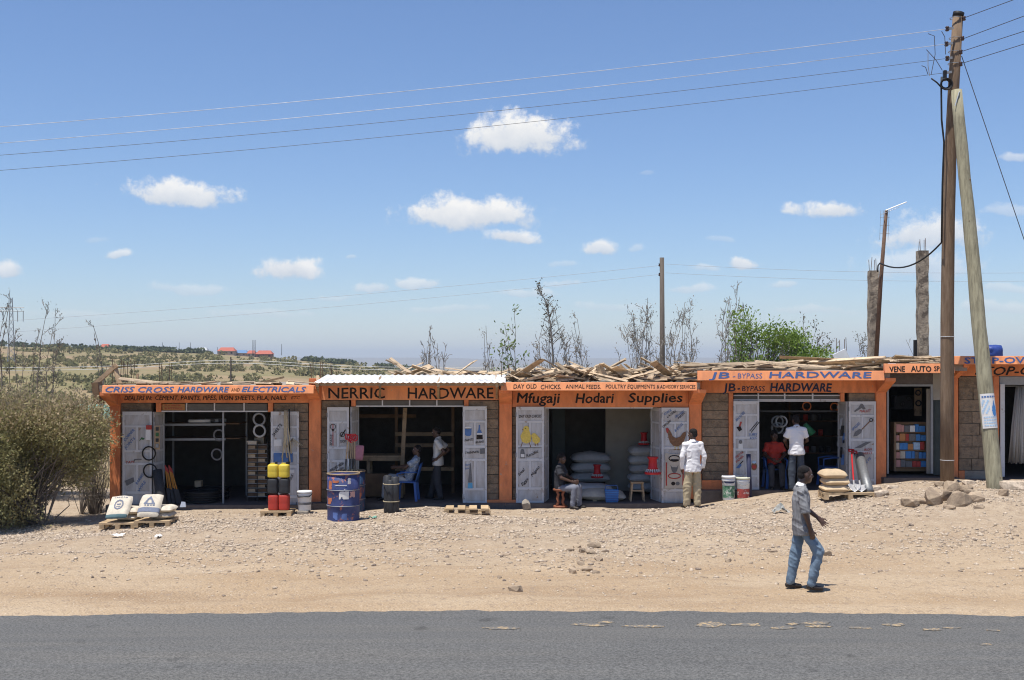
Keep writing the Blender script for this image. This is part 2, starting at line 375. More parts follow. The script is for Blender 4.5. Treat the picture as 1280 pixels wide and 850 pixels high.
def leafmat(name, c, c2, scale=0.8, amt=0.4, trans=0.35):
    M = mat(name, c, 0.7, 0.35, 5, c2=c2, c2amt=amt, c2scale=scale, c2edge=0.2, spec=0.2)
    nt = M.node_tree; N = nt.nodes; L = nt.links; b = N['Principled BSDF']; out = N['Material Output']
    tr = N.new('ShaderNodeBsdfTranslucent'); ms = N.new('ShaderNodeMixShader'); ms.inputs[0].default_value = trans
    src = b.inputs['Base Color'].links[0].from_socket
    L.new(src, tr.inputs['Color']); L.new(b.outputs[0], ms.inputs[1]); L.new(tr.outputs[0], ms.inputs[2]); L.new(ms.outputs[0], out.inputs['Surface'])
    return M
leafmat('thorn_leaf', (0.265, 0.265, 0.115), (0.38, 0.32, 0.17), 0.9, 0.42)
leafmat('straw_leaf', (0.44, 0.35, 0.225), (0.36, 0.30, 0.18), 1.2)
leafmat('dry_leaf', (0.26, 0.21, 0.15), (0.19, 0.165, 0.12), 1.2)
leafmat('green_leaf', (0.16, 0.255, 0.05), (0.25, 0.32, 0.075), 1.2)
leafmat('grey_leaf', (0.11, 0.11, 0.08), (0.15, 0.13, 0.09), 1.5)
leafmat('soft_leaf', (0.15, 0.22, 0.08), (0.20, 0.25, 0.10), 1.5)
leafmat('far_leaf', (0.215, 0.21, 0.09), (0.27, 0.23, 0.115), 0.05)
leafmat('far_dark_leaf', (0.10, 0.12, 0.06), (0.12, 0.14, 0.07), 0.05)

def dirt_material():
    M = bpy.data.materials.new('dirt'); M.use_nodes = True; nt = M.node_tree; N = nt.nodes; L = nt.links; b = N['Principled BSDF']
    b.inputs['Roughness'].default_value = 0.97; b.inputs['Specular IOR Level'].default_value = 0.12
    g = N.new('ShaderNodeNewGeometry')
    def noise(s, d=6, r=0.6, stretch=None):
        n = N.new('ShaderNodeTexNoise'); n.inputs['Scale'].default_value = s; n.inputs['Detail'].default_value = d; n.inputs['Roughness'].default_value = r
        if stretch:
            mp = N.new('ShaderNodeMapping'); mp.inputs['Scale'].default_value = stretch; L.new(g.outputs['Position'], mp.inputs[0]); L.new(mp.outputs[0], n.inputs['Vector'])
        else: L.new(g.outputs['Position'], n.inputs['Vector'])
        return n.outputs['Fac']
    def mixc(f, a, c, lo=0.4, hi=0.6):
        mr = N.new('ShaderNodeMapRange'); L.new(f, mr.inputs[0]); mr.inputs[1].default_value = lo; mr.inputs[2].default_value = hi
        m = N.new('ShaderNodeMix'); m.data_type = 'RGBA'; L.new(mr.outputs[0], m.inputs[0])
        for i, v in ((6, a), (7, c)):
            if isinstance(v, tuple): m.inputs[i].default_value = (*v, 1)
            else: L.new(v, m.inputs[i])
        return m.outputs[2]
    base = mixc(noise(0.5, 5, 0.6, (0.45, 1.3, 1)), (0.365, 0.262, 0.165), (0.435, 0.335, 0.228), 0.38, 0.62)
    base = mixc(noise(0.35, 6, 0.65, (0.35, 1.6, 1)), base, (0.30, 0.205, 0.125), 0.52, 0.68)
    sx = N.new('ShaderNodeSeparateXYZ'); L.new(g.outputs['Position'], sx.inputs[0])
    ad = N.new('ShaderNodeMath'); ad.operation = 'MULTIPLY_ADD'; L.new(noise(0.8, 5, 0.6, (.5, 1, 1)), ad.inputs[0]); ad.inputs[1].default_value = 7.0; L.new(sx.outputs[1], ad.inputs[2])
    base = mixc(ad.outputs[0], base, mixc(noise(2.2, 6, .7), (0.42, 0.338, 0.25), (0.345, 0.265, 0.188), .4, .6), 22.0, 27.0)      # crushed-stone fill before the shops
    base = mixc(noise(9, 6, 0.7), base, (0.27, 0.205, 0.15), 0.52, 0.70)
    base = mixc(noise(38, 4, 0.7), base, (0.60, 0.52, 0.42), 0.58, 0.70)
    base = mixc(noise(70, 3, 0.7), base, (0.20, 0.155, 0.12), 0.62, 0.72)
    L.new(base, b.inputs['Base Color'])
    v = N.new('ShaderNodeTexVoronoi'); v.inputs['Scale'].default_value = 26; L.new(g.outputs['Position'], v.inputs['Vector'])
    bp = N.new('ShaderNodeBump'); bp.inputs['Strength'].default_value = 0.8; bp.inputs['Distance'].default_value = 0.025; bp.invert = True
    L.new(v.outputs['Distance'], bp.inputs['Height'])
    b2 = N.new('ShaderNodeBump'); b2.inputs['Strength'].default_value = 0.55; b2.inputs['Distance'].default_value = 0.03
    L.new(noise(11, 7, 0.7), b2.inputs['Height']); L.new(bp.outputs[0], b2.inputs['Normal']); L.new(b2.outputs[0], b.inputs['Normal'])
    MATS['dirt'] = M
dirt_material()
mat('hill_soil', (0.28, 0.20, 0.11), 0.95, 0.25, 0.05, c2=(0.20, 0.175, 0.075), c2amt=0.52, c2scale=0.018, c2edge=0.1, detail=9)
def asphalt():
    M = mat('asphalt', (0.112, 0.111, 0.106), 0.85, 0.10, 1.3, stretch=(0.12, 1.5, 1), spec=0.35, c2=(0.138, 0.132, 0.12), c2amt=0.28, c2scale=1.6, c2edge=0.16)
    nt = M.node_tree; N = nt.nodes; L = nt.links; b = N['Principled BSDF']
    g = N.new('ShaderNodeNewGeometry'); n = N.new('ShaderNodeTexNoise'); n.inputs['Scale'].default_value = 34; n.inputs['Detail'].default_value = 4; n.inputs['Roughness'].default_value = 0.9
    L.new(g.outputs['Position'], n.inputs['Vector'])
    src = b.inputs['Base Color'].links[0].from_socket
    mr = N.new('ShaderNodeMapRange'); L.new(n.outputs['Fac'], mr.inputs[0]); mr.inputs[1].default_value = 0.34; mr.inputs[2].default_value = 0.68; mr.inputs[3].default_value = 0.32; mr.inputs[4].default_value = 1.75
    hs = N.new('ShaderNodeHueSaturation'); L.new(src, hs.inputs['Color']); L.new(mr.outputs[0], hs.inputs['Value'])
    st = N.new('ShaderNodeTexNoise'); st.inputs['Scale'].default_value = 2.1; st.inputs['Detail'].default_value = 6; L.new(g.outputs['Position'], st.inputs['Vector'])      # oil spots
    m2 = N.new('ShaderNodeMapRange'); L.new(st.outputs['Fac'], m2.inputs[0]); m2.inputs[1].default_value = .64; m2.inputs[2].default_value = .74; m2.inputs[3].default_value = 1; m2.inputs[4].default_value = .62
    h2 = N.new('ShaderNodeHueSaturation'); L.new(hs.outputs[0], h2.inputs['Color']); L.new(m2.outputs[0], h2.inputs['Value']); L.new(h2.outputs[0], b.inputs['Base Color'])
    bp = N.new('ShaderNodeBump'); bp.inputs['Strength'].default_value = 0.6; bp.inputs['Distance'].default_value = 0.012
    L.new(n.outputs['Fac'], bp.inputs['Height']); L.new(bp.outputs[0], b.inputs['Normal'])
asphalt()

# ---------------------------------------------------------------- ground to the horizon, with the hill
CX = [-900, 0, 100, 260, 350, 440, 500, 560, 700, 1280]
CY = [420, 432, 437, 442, 448.5, 456, 462, 470, 478, 480]
def road_edge(X): return 15.63 - 0.7 * (1 - np.exp(-(np.asarray(X, float) / 9.0) ** 2))
def ground_h(X, Y):
    X = np.asarray(X, float); Y = np.asarray(Y, float)
    z = 0.66 * sst(2.0, 10.0, X) * sst(17.5, 25.5, Y)
    z = z - 0.26 * sst(-5.5, -11, X) * sst(19, 25, Y)
    re = road_edge(X)
    z = z - 0.06 * (1 - sst(0.0, 0.5, Y - re)) 
    nearf = sst(0.0, 1.2, Y - re) * (1 - sst(26.4, 26.9, Y) * (X > -9.4) * (Y < 31.5))
    z = z + nearf * (0.10 * vnoise(X * 0.55, Y * 0.9) + 0.05 * vnoise(X * 1.7 + 9, Y * 2.4) + 0.028 * vnoise(X * 5, Y * 5 + 3)) * (1 - sst(40, 60, Y))
    rut = np.exp(-((Y - re - 1.25 - .25 * vnoise(X * .12, 2.0)) / .22) ** 2) + .8 * np.exp(-((Y - re - 2.75 - .3 * vnoise(X * .1, 7.0)) / .25) ** 2)
    z = z - .035 * rut * (.6 + vnoise(X * .5, 3.0)) * (Y < 22)
    # slightly heaped rubble in the middle of the verge
    z = z + 0.10 * np.exp(-((X - 1.15) / 1.0) ** 2 - ((Y - 19.6) / 1.1) ** 2)
    z = np.where((Y > 26.55) & (Y < 31.5) & (X > -9.3), np.minimum(z, -0.05 + 0.5 * sst(4, 10, X)), z)
    back = sst(31, 60, Y)
    zb = -0.6 - 1.4 * sst(31, 70, Y) - 8 * sst(60, 220, Y)
    px = 640 + FOC * X / np.maximum(Y, 1)
    yc = np.interp(px, CX, CY)
    zc = 3.25 - (yc - 452) * 700 / 1500
    t = np.clip((Y - 220) / 480, 0, 1)
    zh = zb + (zc - zb) * (1 - (1 - t) ** 1.35)
    zh = zh + 1.6 * vnoise(X / 40, Y / 45) * t * (1 - sst(560, 700, Y))
    far = sst(700, 1600, Y)
    rid = -28 + (sst(8200, 10200, Y) * (1 - sst(10300, 12000, Y))) * (72 + 46 * vnoise(X / 2600, 3.3) + 22 * vnoise(X / 700, 8.1))
    zz = zh * (1 - far) + rid * far
    return z * (1 - back) + zz * back
def grid_coords(lo, hi, step, mn, mx, ratio):
    a = list(np.arange(lo, hi + 1e-6, step)); s = step; v = hi
    while v < mx: s *= ratio; v += s; a.append(v)
    s = step; v = lo; b = []
    while v > mn: s *= ratio; v -= s; b.append(v)
    return np.array(b[::-1] + a)
xs = grid_coords(-13.5, 13.5, 0.11, -9000, 9000, 1.16)
ys = grid_coords(14.6, 27.0, 0.10, -60, 60, 1.14)
ys = np.concatenate([ys[ys < 61], np.linspace(66, 760, 70), np.geomspace(800, 7800, 14), np.linspace(8200, 12500, 22)])
def make_ground():
    XX, YY = np.meshgrid(xs, ys); ZZ = ground_h(XX, YY)
    nx, ny = len(xs), len(ys)
    co = np.stack([XX, YY, ZZ], -1).reshape(-1, 3)
    i = np.arange(nx - 1); j = np.arange(ny - 1); I, J = np.meshgrid(i, j); a = (J * nx + I).ravel()
    q = np.stack([a, a + 1, a + nx + 1, a + nx], 1)
    me = bpy.data.meshes.new('ground'); me.vertices.add(len(co)); me.vertices.foreach_set('co', co.ravel())
    me.loops.add(len(q) * 4); me.loops.foreach_set('vertex_index', q.ravel())
    me.polygons.add(len(q)); me.polygons.foreach_set('loop_start', np.arange(0, len(q) * 4, 4)); me.polygons.foreach_set('loop_total', np.full(len(q), 4))
    me.materials.append(MATS['dirt']); me.materials.append(MATS['hill_soil'])
    me.polygons.foreach_set('material_index', (YY[:-1, :-1].ravel() > 33).astype(np.int32))
    me.polygons.foreach_set('use_smooth', np.ones(len(q), bool))
    me.update(); me.validate()
    o = bpy.data.objects.new('ground', me); COL.objects.link(o); tag(o, kind='structure')
make_ground()
def make_road():
    X = np.concatenate([np.linspace(-400, -16, 60), np.arange(-15.8, 15.9, 0.08), np.linspace(16, 400, 60)])
    e = road_edge(X) + 0.12 * vnoise(X * 1.1, 1.5) + 0.10 * vnoise(X * 4, 4.5) + 0.08 * vnoise(X * 11, 9.5)
    mb = MB(); n = len(X)
    rows = [e, e - 0.10, e - 3.0, e - 7.0]; zs = [-0.002, 0.022, 0.04, 0.022]
    for r, z in zip(rows, zs): mb.v.extend([(a, b, z) for a, b in zip(X, r)])
    for k in range(3):
        for i in range(n - 1): mb.f.append((k*n+i, (k+1)*n+i, (k+1)*n+i+1, k*n+i+1))
    o = mb.build('road', MATS['asphalt'], smooth=True); tag(o, kind='structure')
    # patches of dried mud tracked onto the tarmac
    M = mat('dried_mud', (0.40, 0.29, 0.165), 0.95, 0.25, 14, c2=(0.14, 0.135, 0.125), c2amt=0.6, c2scale=20)
    for x, y, w, h in [(628,785,18,2.0),(738,781,20,1.8),(757,778,9,1.2),(806,783,26,2.4),(890,781,22,3.0),(935,781,18,2.2),(978,785,14,1.6),(990,780,10,1.4),
                       (1020,779,16,1.8),(1022,783,14,1.4),(1075,785,15,1.5),(1118,781,13,1.4),(1165,787,12,1.4),(1190,785,10,1.2),(1241,788,8,1.0),(1232,806,7,1.0)]:
        Y = FOC * 3.22 / (y - HOR); cx = PX(x, Y); rx = w * Y / FOC; ry = h * Y * Y / (FOC * 3.22)
        pts = []
        for k in range(26):
            a = 2 * math.pi * k / 26; q = 1 + 0.9 * float(vnoise(math.cos(a) * 1.7 + x, math.sin(a) * 1.7 + y)) + rnd.uniform(-.12, .12)
            pts.append((cx + rx * math.cos(a) * q, Y + ry * math.sin(a) * q))
        top = lambda yy: 0.0265 + 0.018 * min(1, max(0, (float(road_edge(cx)) - 0.1 - yy) / 2.9)) + 0.002
        m = MB(); m.add([(a, b, top(b)) for a, b in pts] + [(a * 1.0, b, top(b) - 0.004) for a, b in pts],
                        [tuple(range(26))] + [(i, i + 26, (i + 1) % 26 + 26, (i + 1) % 26) for i in range(26)])
        m.build('mud_patch', M, o)
make_road()

# ---------------------------------------------------------------- loose gravel (nobody could count it)
_ico = None
def stone_proto(k, sub=1):
    bm = bmesh.new(); bmesh.ops.create_icosphere(bm, subdivisions=sub, radius=1.0)
    r = random.Random(k)
    for v in bm.verts:
        v.co *= r.uniform(0.7, 1.15)
    vs = np.array([v.co[:] for v in bm.verts]); fs = np.array([[v.index for v in f.verts] for f in bm.faces]); bm.free()
    return vs, fs
def gravel(name, n, sampler, size, matl, label, seed):
    g = np.random.default_rng(seed); V = []; F = []; off = 0
    protos = [stone_proto(k) for k in range(8)]
    X, Y, S = sampler(g, n)
    Z = ground_h(X, Y)
    for k in range(8):
        pv, pf = protos[k]; sel = np.arange(len(X)) % 8 == k; m = sel.sum()
        if not m: continue
        a = g.uniform(0, 2 * np.pi, m); s = S[sel]
        sc = np.stack([s * g.uniform(.8, 1.5, m), s * g.uniform(.7, 1.1, m), s * g.uniform(.45, .85, m)], 1)
        q = pv[None] * sc[:, None, :]
        ca, sa = np.cos(a)[:, None], np.sin(a)[:, None]
        q = np.stack([q[..., 0] * ca - q[..., 1] * sa, q[..., 0] * sa + q[..., 1] * ca, q[..., 2]], -1)
        q += np.stack([X[sel], Y[sel], Z[sel] + s * 0.1], 1)[:, None, :]
        V.append(q.reshape(-1, 3)); F.append((pf[None] + (np.arange(m) * len(pv))[:, None, None] + off).reshape(-1, 3)); off += m * len(pv)
    V = np.concatenate(V); F = np.concatenate(F)
    me = bpy.data.meshes.new(name); me.vertices.add(len(V)); me.vertices.foreach_set('co', V.ravel())
    me.loops.add(F.size); me.loops.foreach_set('vertex_index', F.ravel()); me.polygons.add(len(F))
    me.polygons.foreach_set('loop_start', np.arange(0, F.size, 3)); me.polygons.foreach_set('loop_total', np.full(len(F), 3)); me.update(); me.validate()
    me.materials.append(MATS[matl]); o = bpy.data.objects.new(name, me); COL.objects.link(o)
    return tag(o, label, 'gravel', kind='stuff')
mat('gravel_pale', (0.50, 0.41, 0.315), 0.95, 0.45, 16, 0.3, 60, c2=(0.31, 0.245, 0.18), c2amt=0.34, c2scale=9)
mat('gravel_dark', (0.30, 0.235, 0.18), 0.95, 0.4, 16, c2=(0.15, 0.12, 0.10), c2amt=0.4, c2scale=9)
def s_near(g, n):
    X = g.uniform(-12, 13, n * 5); Y = 16.4 + 9.8 * g.random(n * 5) ** 0.75
    d = sst(17.2, 24.5, Y) * (0.12 + 1.5 * np.clip(0.45 + 2.0 * vnoise(X * 0.35, Y * 0.9) + 1.2 * vnoise(X * 1.3, Y * 2.2), 0, 1)) + 0.05 + 0.4 * np.exp(-((X - 1.1) / 1.3) ** 2 - ((Y - 19.8) / 1.3) ** 2)
    d = d * np.where((X > 4) & (X < 7.6) & (Y > 24.6), 0.35, 1) * np.where((X < -8) & (Y > 23.8), 0.5, 1)
    k = g.random(n * 5) < d * 0.55
    X, Y = X[k][:n], Y[k][:n]
    S = 0.0075 + 0.012 * g.random(len(X)) + 0.036 * g.random(len(X)) ** 9
    return X, Y, S
gravel('gravel', 36000, s_near, 0.03, 'gravel_pale', 'pale loose gravel strewn over the verge before the shops', 21)
gravel('dark_gravel', 6000, s_near, 0.03, 'gravel_dark', 'scattered darker pebbles among the pale gravel of the verge', 22)
# ---------------------------------------------------------------- the row of shops
YW, YC, YB, YL, YF = 27.0, 26.92, 26.95, 26.87, 26.15     # wall, column, beam, open leaf and fascia fronts
def unit_block(k):
    r = random.Random(50 + k); m = MB(); m.box(-.5, .5, 0, 1, -.5, .5)
    m.v = [(x + r.uniform(-.012, .012), y + (r.uniform(-.06, .06) if y == 0 else 0), z + r.uniform(-.022, .022)) for x, y, z in m.v]
    me = bpy.data.meshes.new('block'); me.from_pydata(m.v, [], m.f)
    bm = bmesh.new(); bm.from_mesh(me); bmesh.ops.bevel(bm, geom=bm.edges[:], offset=0.02, segments=1, affect='EDGES'); bm.to_mesh(me); bm.free()
    me.materials.append(MATS['block_stone']); return me
BLOCKS = [unit_block(k) for k in range(6)]
def block_wall(root, x0, x1, y0, y1, Yf=YW, course=11.2, seed=0, backing=0.16):
    """a panel of dressed stone blocks with recessed joints; each block is a piece of the wall"""
    r = random.Random(seed); m = MB(); m.pbox(x0, x1, y0, y1, Yf + 0.03, backing)
    w = m.build('wall', 'mortar', root); base = BASE[root.name]
    X0, X1, Z0, Z1 = PX(x0, Yf), PX(x1, Yf), PZ(y1, Yf), PZ(y0, Yf); ch = course * Yf / FOC
    n = max(1, round((Z1 - Z0) / ch)); ch = (Z1 - Z0) / n; g = 0.007
    for i in range(n):
        cuts = [X0]; nb = max(1, round((X1 - X0) / 0.47))
        for k in range(1, nb): cuts.append(X0 + (X1 - X0) * (k + (0.22 if i % 2 else -0.22) + r.uniform(-.08, .08)) / nb)
        cuts.append(X1)
        for a, b in zip(cuts[:-1], cuts[1:]):
            o = bpy.data.objects.new('block', r.choice(BLOCKS)); COL.objects.link(o); o.parent = w
            o.location = Vector(((a + b) / 2, Yf + r.uniform(-.006, .006), Z0 + ch * (i + .5))) - base
            o.scale = (b - a - 2 * g, 0.06, ch - 2 * g); BASE[o.name] = base
    return w
def part(root, name, matl, *rects, bevel=0.0):        # rects: x0,x1,y0,y1,Yfront,depth
    m = MB()
    for q in rects: m.pbox(*q)
    return m.build(name, matl, root, bevel=bevel)
TILT = 0.05
def fascia(root, x0, x1, y0, y1):        # sign board, its backward lean added so the face catches more sun
    a, b, z0, z1 = PX(x0, YF), PX(x1, YF), PZ(y1, YF), PZ(y0, YF); q = [(YF, z0), (YF + TILT, z1), (YF + .13, z1), (YF + .13, z0)]
    m = MB(); m.add([(a, y, z) for y, z in q] + [(b, y, z) for y, z in q], [(0, 1, 2, 3), (7, 6, 5, 4), (0, 4, 5, 1), (1, 5, 6, 2), (2, 6, 7, 3), (3, 7, 4, 0)])
    o = m.build('fascia', 'sign_orange', root, bevel=.008); FAS[o.name] = (z0, z1); return o
FAS = {}
def ftext(s, f, mtl, x0, x1, yt, yb, shear=0.0, bold=0.0):
    z0, z1 = FAS[f.name]; zb = PZ(yb, YF); Yb = YF + TILT * (zb - z0) / (z1 - z0); zd = Vector((0, TILT, z1 - z0)).normalized()
    return text(s, f, mtl, (PX(x0, YF), Yb, zb), (1, 0, 0), zd, PX(x1, YF) - PX(x0, YF), PZ(yt, YF) - zb, shear, bold, 0.004)
def column(root, x0, x1, y0, y1, slab_z=None):
    m = MB(); m.pbox(x0, x1, y0, y1, YC, 0.28)
    o = m.build('column', 'orange_paint', root, bevel=0.012)
    if slab_z is not None:                                  # haunch that carries the fascia
        a, b = PX(x0, YC) + .004, PX(x1, YC) - .004; k = MB()
        q = [(YC + .02, slab_z), (YF + .1, slab_z), (YF + .1, slab_z - .07), (YC + .02, slab_z - .34)]
        k.add([(a, y, z) for y, z in q] + [(b, y, z) for y, z in q], [(0, 1, 2, 3), (7, 6, 5, 4), (0, 4, 5, 1), (1, 5, 6, 2), (2, 6, 7, 3), (3, 7, 4, 0)])
        k.build('bracket', 'orange_paint', root)
    return o
def shell(root, x0, x1, roof_y, floor_z, gz, slab=0.15, front=YF + 0.135, Yback=31.2, roof_Y=YF, right_wall=False, ftop='dark_concrete'):
    X0, X1 = PX(x0, YW) + .002, PX(x1, YW) - .002; zt = PZ(roof_y, roof_Y)
    MB().box(X0, X1, front, Yback, zt - slab, zt - 0.004).build('roof_slab', 'concrete', root)
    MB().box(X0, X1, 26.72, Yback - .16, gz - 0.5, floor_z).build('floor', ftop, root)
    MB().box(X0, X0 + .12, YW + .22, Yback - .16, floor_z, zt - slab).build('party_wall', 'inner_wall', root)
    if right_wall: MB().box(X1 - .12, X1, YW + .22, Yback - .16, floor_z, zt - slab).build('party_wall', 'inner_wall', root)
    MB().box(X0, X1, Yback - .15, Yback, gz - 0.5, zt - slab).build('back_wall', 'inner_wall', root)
    return zt - slab
def leaf(root, A, B, z0, z1, t=0.035, split=True, inner=False, matl='door_paint'):
    """steel door leaf from A to B (left to right as seen): rails and stiles with recessed panels"""
    A = Vector((A[0], A[1], 0)); B = Vector((B[0], B[1], 0)); xd = (B - A).normalized(); wd = (B - A).length; n = Vector((xd.y, -xd.x, 0))
    H = z1 - z0; up = Vector((0, 0, 1))
    def bx(m, u0, u1, w0, w1, d0, d1):
        c = A + xd * ((u0 + u1) / 2) + up * (z0 + (w0 + w1) / 2) + n * ((d0 + d1) / 2)
        m.obox(c, xd, n, up, (u1 - u0) / 2, abs(d1 - d0) / 2, (w1 - w0) / 2)
    b = 0.045; rows = [(0, .035), (.145, .165), (.40, .425), (.535, .56), (.835, .86), (.975, 1.0)]
    m = MB(); bx(m, 0, b, 0, H, 0, t); bx(m, wd - b, wd, 0, H, 0, t)
    for a, c in rows: bx(m, b, wd - b, H * (1 - c), H * (1 - a), 0, t)
    if split:
        for (a, c) in ((.165, .40), (.56, .835)): bx(m, wd / 2 - .02, wd / 2 + .02, H * (1 - c), H * (1 - a), 0, t)
    o = m.build('door_leaf', 'door_frame', root)
    for k in range(5):
        a, c = rows[k][1], rows[k + 1][0]; cuts = [(b, wd - b)]
        if split and k in (1, 3): cuts = [(b, wd / 2 - .02), (wd / 2 + .02, wd - b)]
        for u0, u1 in cuts:
            q = MB(); bx(q, u0, u1, H * (1 - c), H * (1 - a), 0.008, t - 0.012); g = 0.022
            if u1 - u0 > .12: bx(q, u0 + g, u1 - g, H * (1 - c) + g, H * (1 - a) - g, t - .012, t - .005)
            q.build('panel', matl, o)
    for w in (.08, .5, .92):
        q = MB(); e = A + up * (z0 + H * w) + n * (t + .006); q.tube([e - up * .05, e + up * .05], 0.011, 8); q.build('hinge', 'steel_grey', o)
    return o
def pleaf(root, x0, x1, y0, y1, Y=YL, **k):
    o = leaf(root, (PX(x0, Y), Y + .035), (PX(x1, Y), Y + .035), PZ(y1, Y), PZ(y0, Y), **k); return o
def inleaf(root, xa, xb, y0, y1, **k):      # leaf standing open into the room; hinge edge at the opening, other edge deeper
    if xa < 640 and xa < xb: A, B = (PX(xa, YW), YW + .02), (PX(xb, 27.62), 27.62)
    else: A, B = (PX(xb, 27.62), 27.62), (PX(xa, YW), YW + .02)
    return leaf(root, A, B, PZ(y1, YW), PZ(y0, YW), split=False, **k)
def decal(parent, pts, Y, matl, name='painting', t=0.002):
    m = MB(); m.prism([(PX(x, Y), PZ(y, Y)) for x, y in pts], Y - 0.004 - t, Y - 0.004); return m.build(name, matl, parent)
def disc(cx, cy, rx, ry, n=14, a0=0): return [(cx + rx * math.cos(a0 + 2*math.pi*k/n), cy + ry * math.sin(a0 + 2*math.pi*k/n)) for k in range(n)]
def stroke(a, b, w):
    d = math.hypot(b[0]-a[0], b[1]-a[1]); nx, ny = -(b[1]-a[1]) / d * w / 2, (b[0]-a[0]) / d * w / 2
    return [(a[0]+nx, a[1]+ny), (b[0]+nx, b[1]+ny), (b[0]-nx, b[1]-ny), (a[0]-nx, a[1]-ny)]
def dtext(s, parent, mtl, x0, y0, x1, y1, h, Y=YL, shear=0.2, bold=0.012):   # lettering along a slant from (x0,y0) to (x1,y1)
    a, b = P(x0, y0, Y - .004), P(x1, y1, Y - .004); xd = (b - a); up = Vector((0, -1, 0)).cross(xd).normalized()
    if up.z < 0: up = -up
    return text(s, parent, mtl, a, xd, up, xd.length, h * Y / FOC, shear, bold, 0.0)
def transom(root, x0, x1, y0, y1, divs, bars=1, pane='dark_metal'):
    m = MB(); m.pbox(x0, x1, y1 - 1.6, y1, YW, .05)
    for d in divs: m.pbox(d - .8, d + .8, y0, y1 - 1.6, YW, .05)
    for k in range(bars): 
        if bars > 1: yy = y0 + (y1 - y0) * (k + .5) / bars; m.pbox(x0, x1, yy - .5, yy + .5, YW + .01, .03)
    o = m.build('transom_frame', 'door_frame', root)
    return o

# ---- first shop (left end)
s1 = thing('hardware_shop', 'orange shop at the left end of the row, jerrycans and cement bags in front', 'shop', (PX(265, 27), 27, -0.1), 'orange roadside shops in a row')
sb = shell(s1, 137, 393, 482, 0.05, -.12)
f = fascia(s1, 127, 392, 481.5, 492)
ftext('CRISS CROSS', f, 'sign_blue', 131.5, 217, 483.6, 490.4, .22, .03); ftext('HARDWARE', f, 'sign_blue', 222, 286, 483.6, 490.2, .22, .03)
ftext('AND', f, 'sign_black', 288.5, 299.5, 485, 489.4, .2, .0); ftext('ELECTRICALS', f, 'sign_blue', 302, 382, 483.4, 490, .22, .03)
b = part(s1, 'beam', 'orange_paint', (139, 388, 484, 503.5, YB, .25))
ptext('DEALERS IN:', b, 'sign_black', 155.5, 190, 494.8, 500.2, YB, .2, .016); ptext('CEMENT, PAINTS, PIPES, IRON SHEETS, FILA, NAILS', b, 'sign_black', 194, 358, 494.6, 500, YB, .15, .016)
ptext('ETC', b, 'sign_black', 364, 375, 495.5, 499, YB, .2, .01)
column(s1, 137, 150, 490, 640, sb)
block_wall(s1, 150.5, 189.5, 504, 636, seed=1); block_wall(s1, 342, 385.5, 504, 640, seed=2)
part(s1, 'mullion', 'orange_paint', (195, 201, 503.7, 515, YC + .03, .2)); part(s1, 'mullion', 'orange_paint', (335, 341, 503.7, 515, YC + .03, .2))
transom(s1, 201.5, 334.5, 503.8, 515, (233, 268, 305))
pl = part(s1, 'plaque', mat('plaque_tan', (0.40, 0.20, 0.075), .8, .1), (203, 231, 504.6, 513, YW - .01, .02)); 
ptext('FILA WATER', pl, 'door_red', 206, 226, 505.8, 508, YW - .01, 0, .01); ptext('& FITTINGS', pl, 'door_red', 206, 228, 509.4, 511.8, YW - .01, 0, .01)
for a, c in ((234.5, 267), (269.5, 304), (306.5, 334)): part(s1, 'transom_pane', mat('dusty_pane', (.11, .10, .085), .4, .2), (a, c, 504.6, 513.2, YW + .02, .01))
d = pleaf(s1, 153, 189.5, 514.5, 634); Y = YL
dtext('CORNER', d, 'door_blue', 156.5, 552, 168.5, 538, 3.4); dtext('JOINTS', d, 'door_blue', 157, 562, 169.5, 548, 3.4)
dtext('TAPS', d, 'door_red', 157.5, 579.5, 168.5, 578.5, 2.8); decal(d, stroke((167.5, 577), (168.5, 574.3), 1.3) + [], Y, 'grey_decal'); decal(d, stroke((168, 574.6), (177, 574.2), 1.4), Y, 'grey_decal')
decal(d, [(173.5, 552), (177, 546.5), (181, 548), (179, 550), (177, 549)], Y, mat('door_green', (.06, .16, .07), .7)); decal(d, [(156, 601), (167, 596.5), (168.2, 602), (158.5, 607.5)], Y, 'grey_decal')
dtext('BARBED', d, 'door_blue', 171.5, 606, 181, 592, 3.2); dtext('WIRE', d, 'door_blue', 174.5, 615, 183, 602, 3.2)
inleaf(s1, 190.5, 204, 515, 634)
d = pleaf(s1, 338.5, 373.5, 514.5, 640); dtext('SHEETS', d, 'sign_black', 342.5, 546, 353, 531, 3.6); decal(d, [(342.5, 549.5), (352, 549), (352.2, 557.5), (342.6, 558)], Y, 'white_paper', 'notice')
decal(d, [(342, 566), (366, 566), (366, 578), (342, 578)], Y, 'door_blue', 'painted_panel'); dtext('PIPES', d, 'white_paper', 344, 576, 363, 573, 4)
dtext('NAILS', d, 'sign_black', 361, 606, 367, 594, 3.2); decal(d, [(362, 546), (369.5, 546), (369.5, 551), (362, 551)], Y, 'white_paper', 'notice'); decal(d, [(361.5, 587), (368, 587), (368, 591), (361.5, 591)], Y, 'white_paper', 'notice')
m = MB(); m.tube([P(279, 514, YW + .1), P(279, 632, YW + .1)], .024, 8); m.build('steel_post', 'steel_grey', s1)
part(s1, 'plinth', 'dark_concrete', (342, 402, 627.5, 646, YC - .04, .35)); 

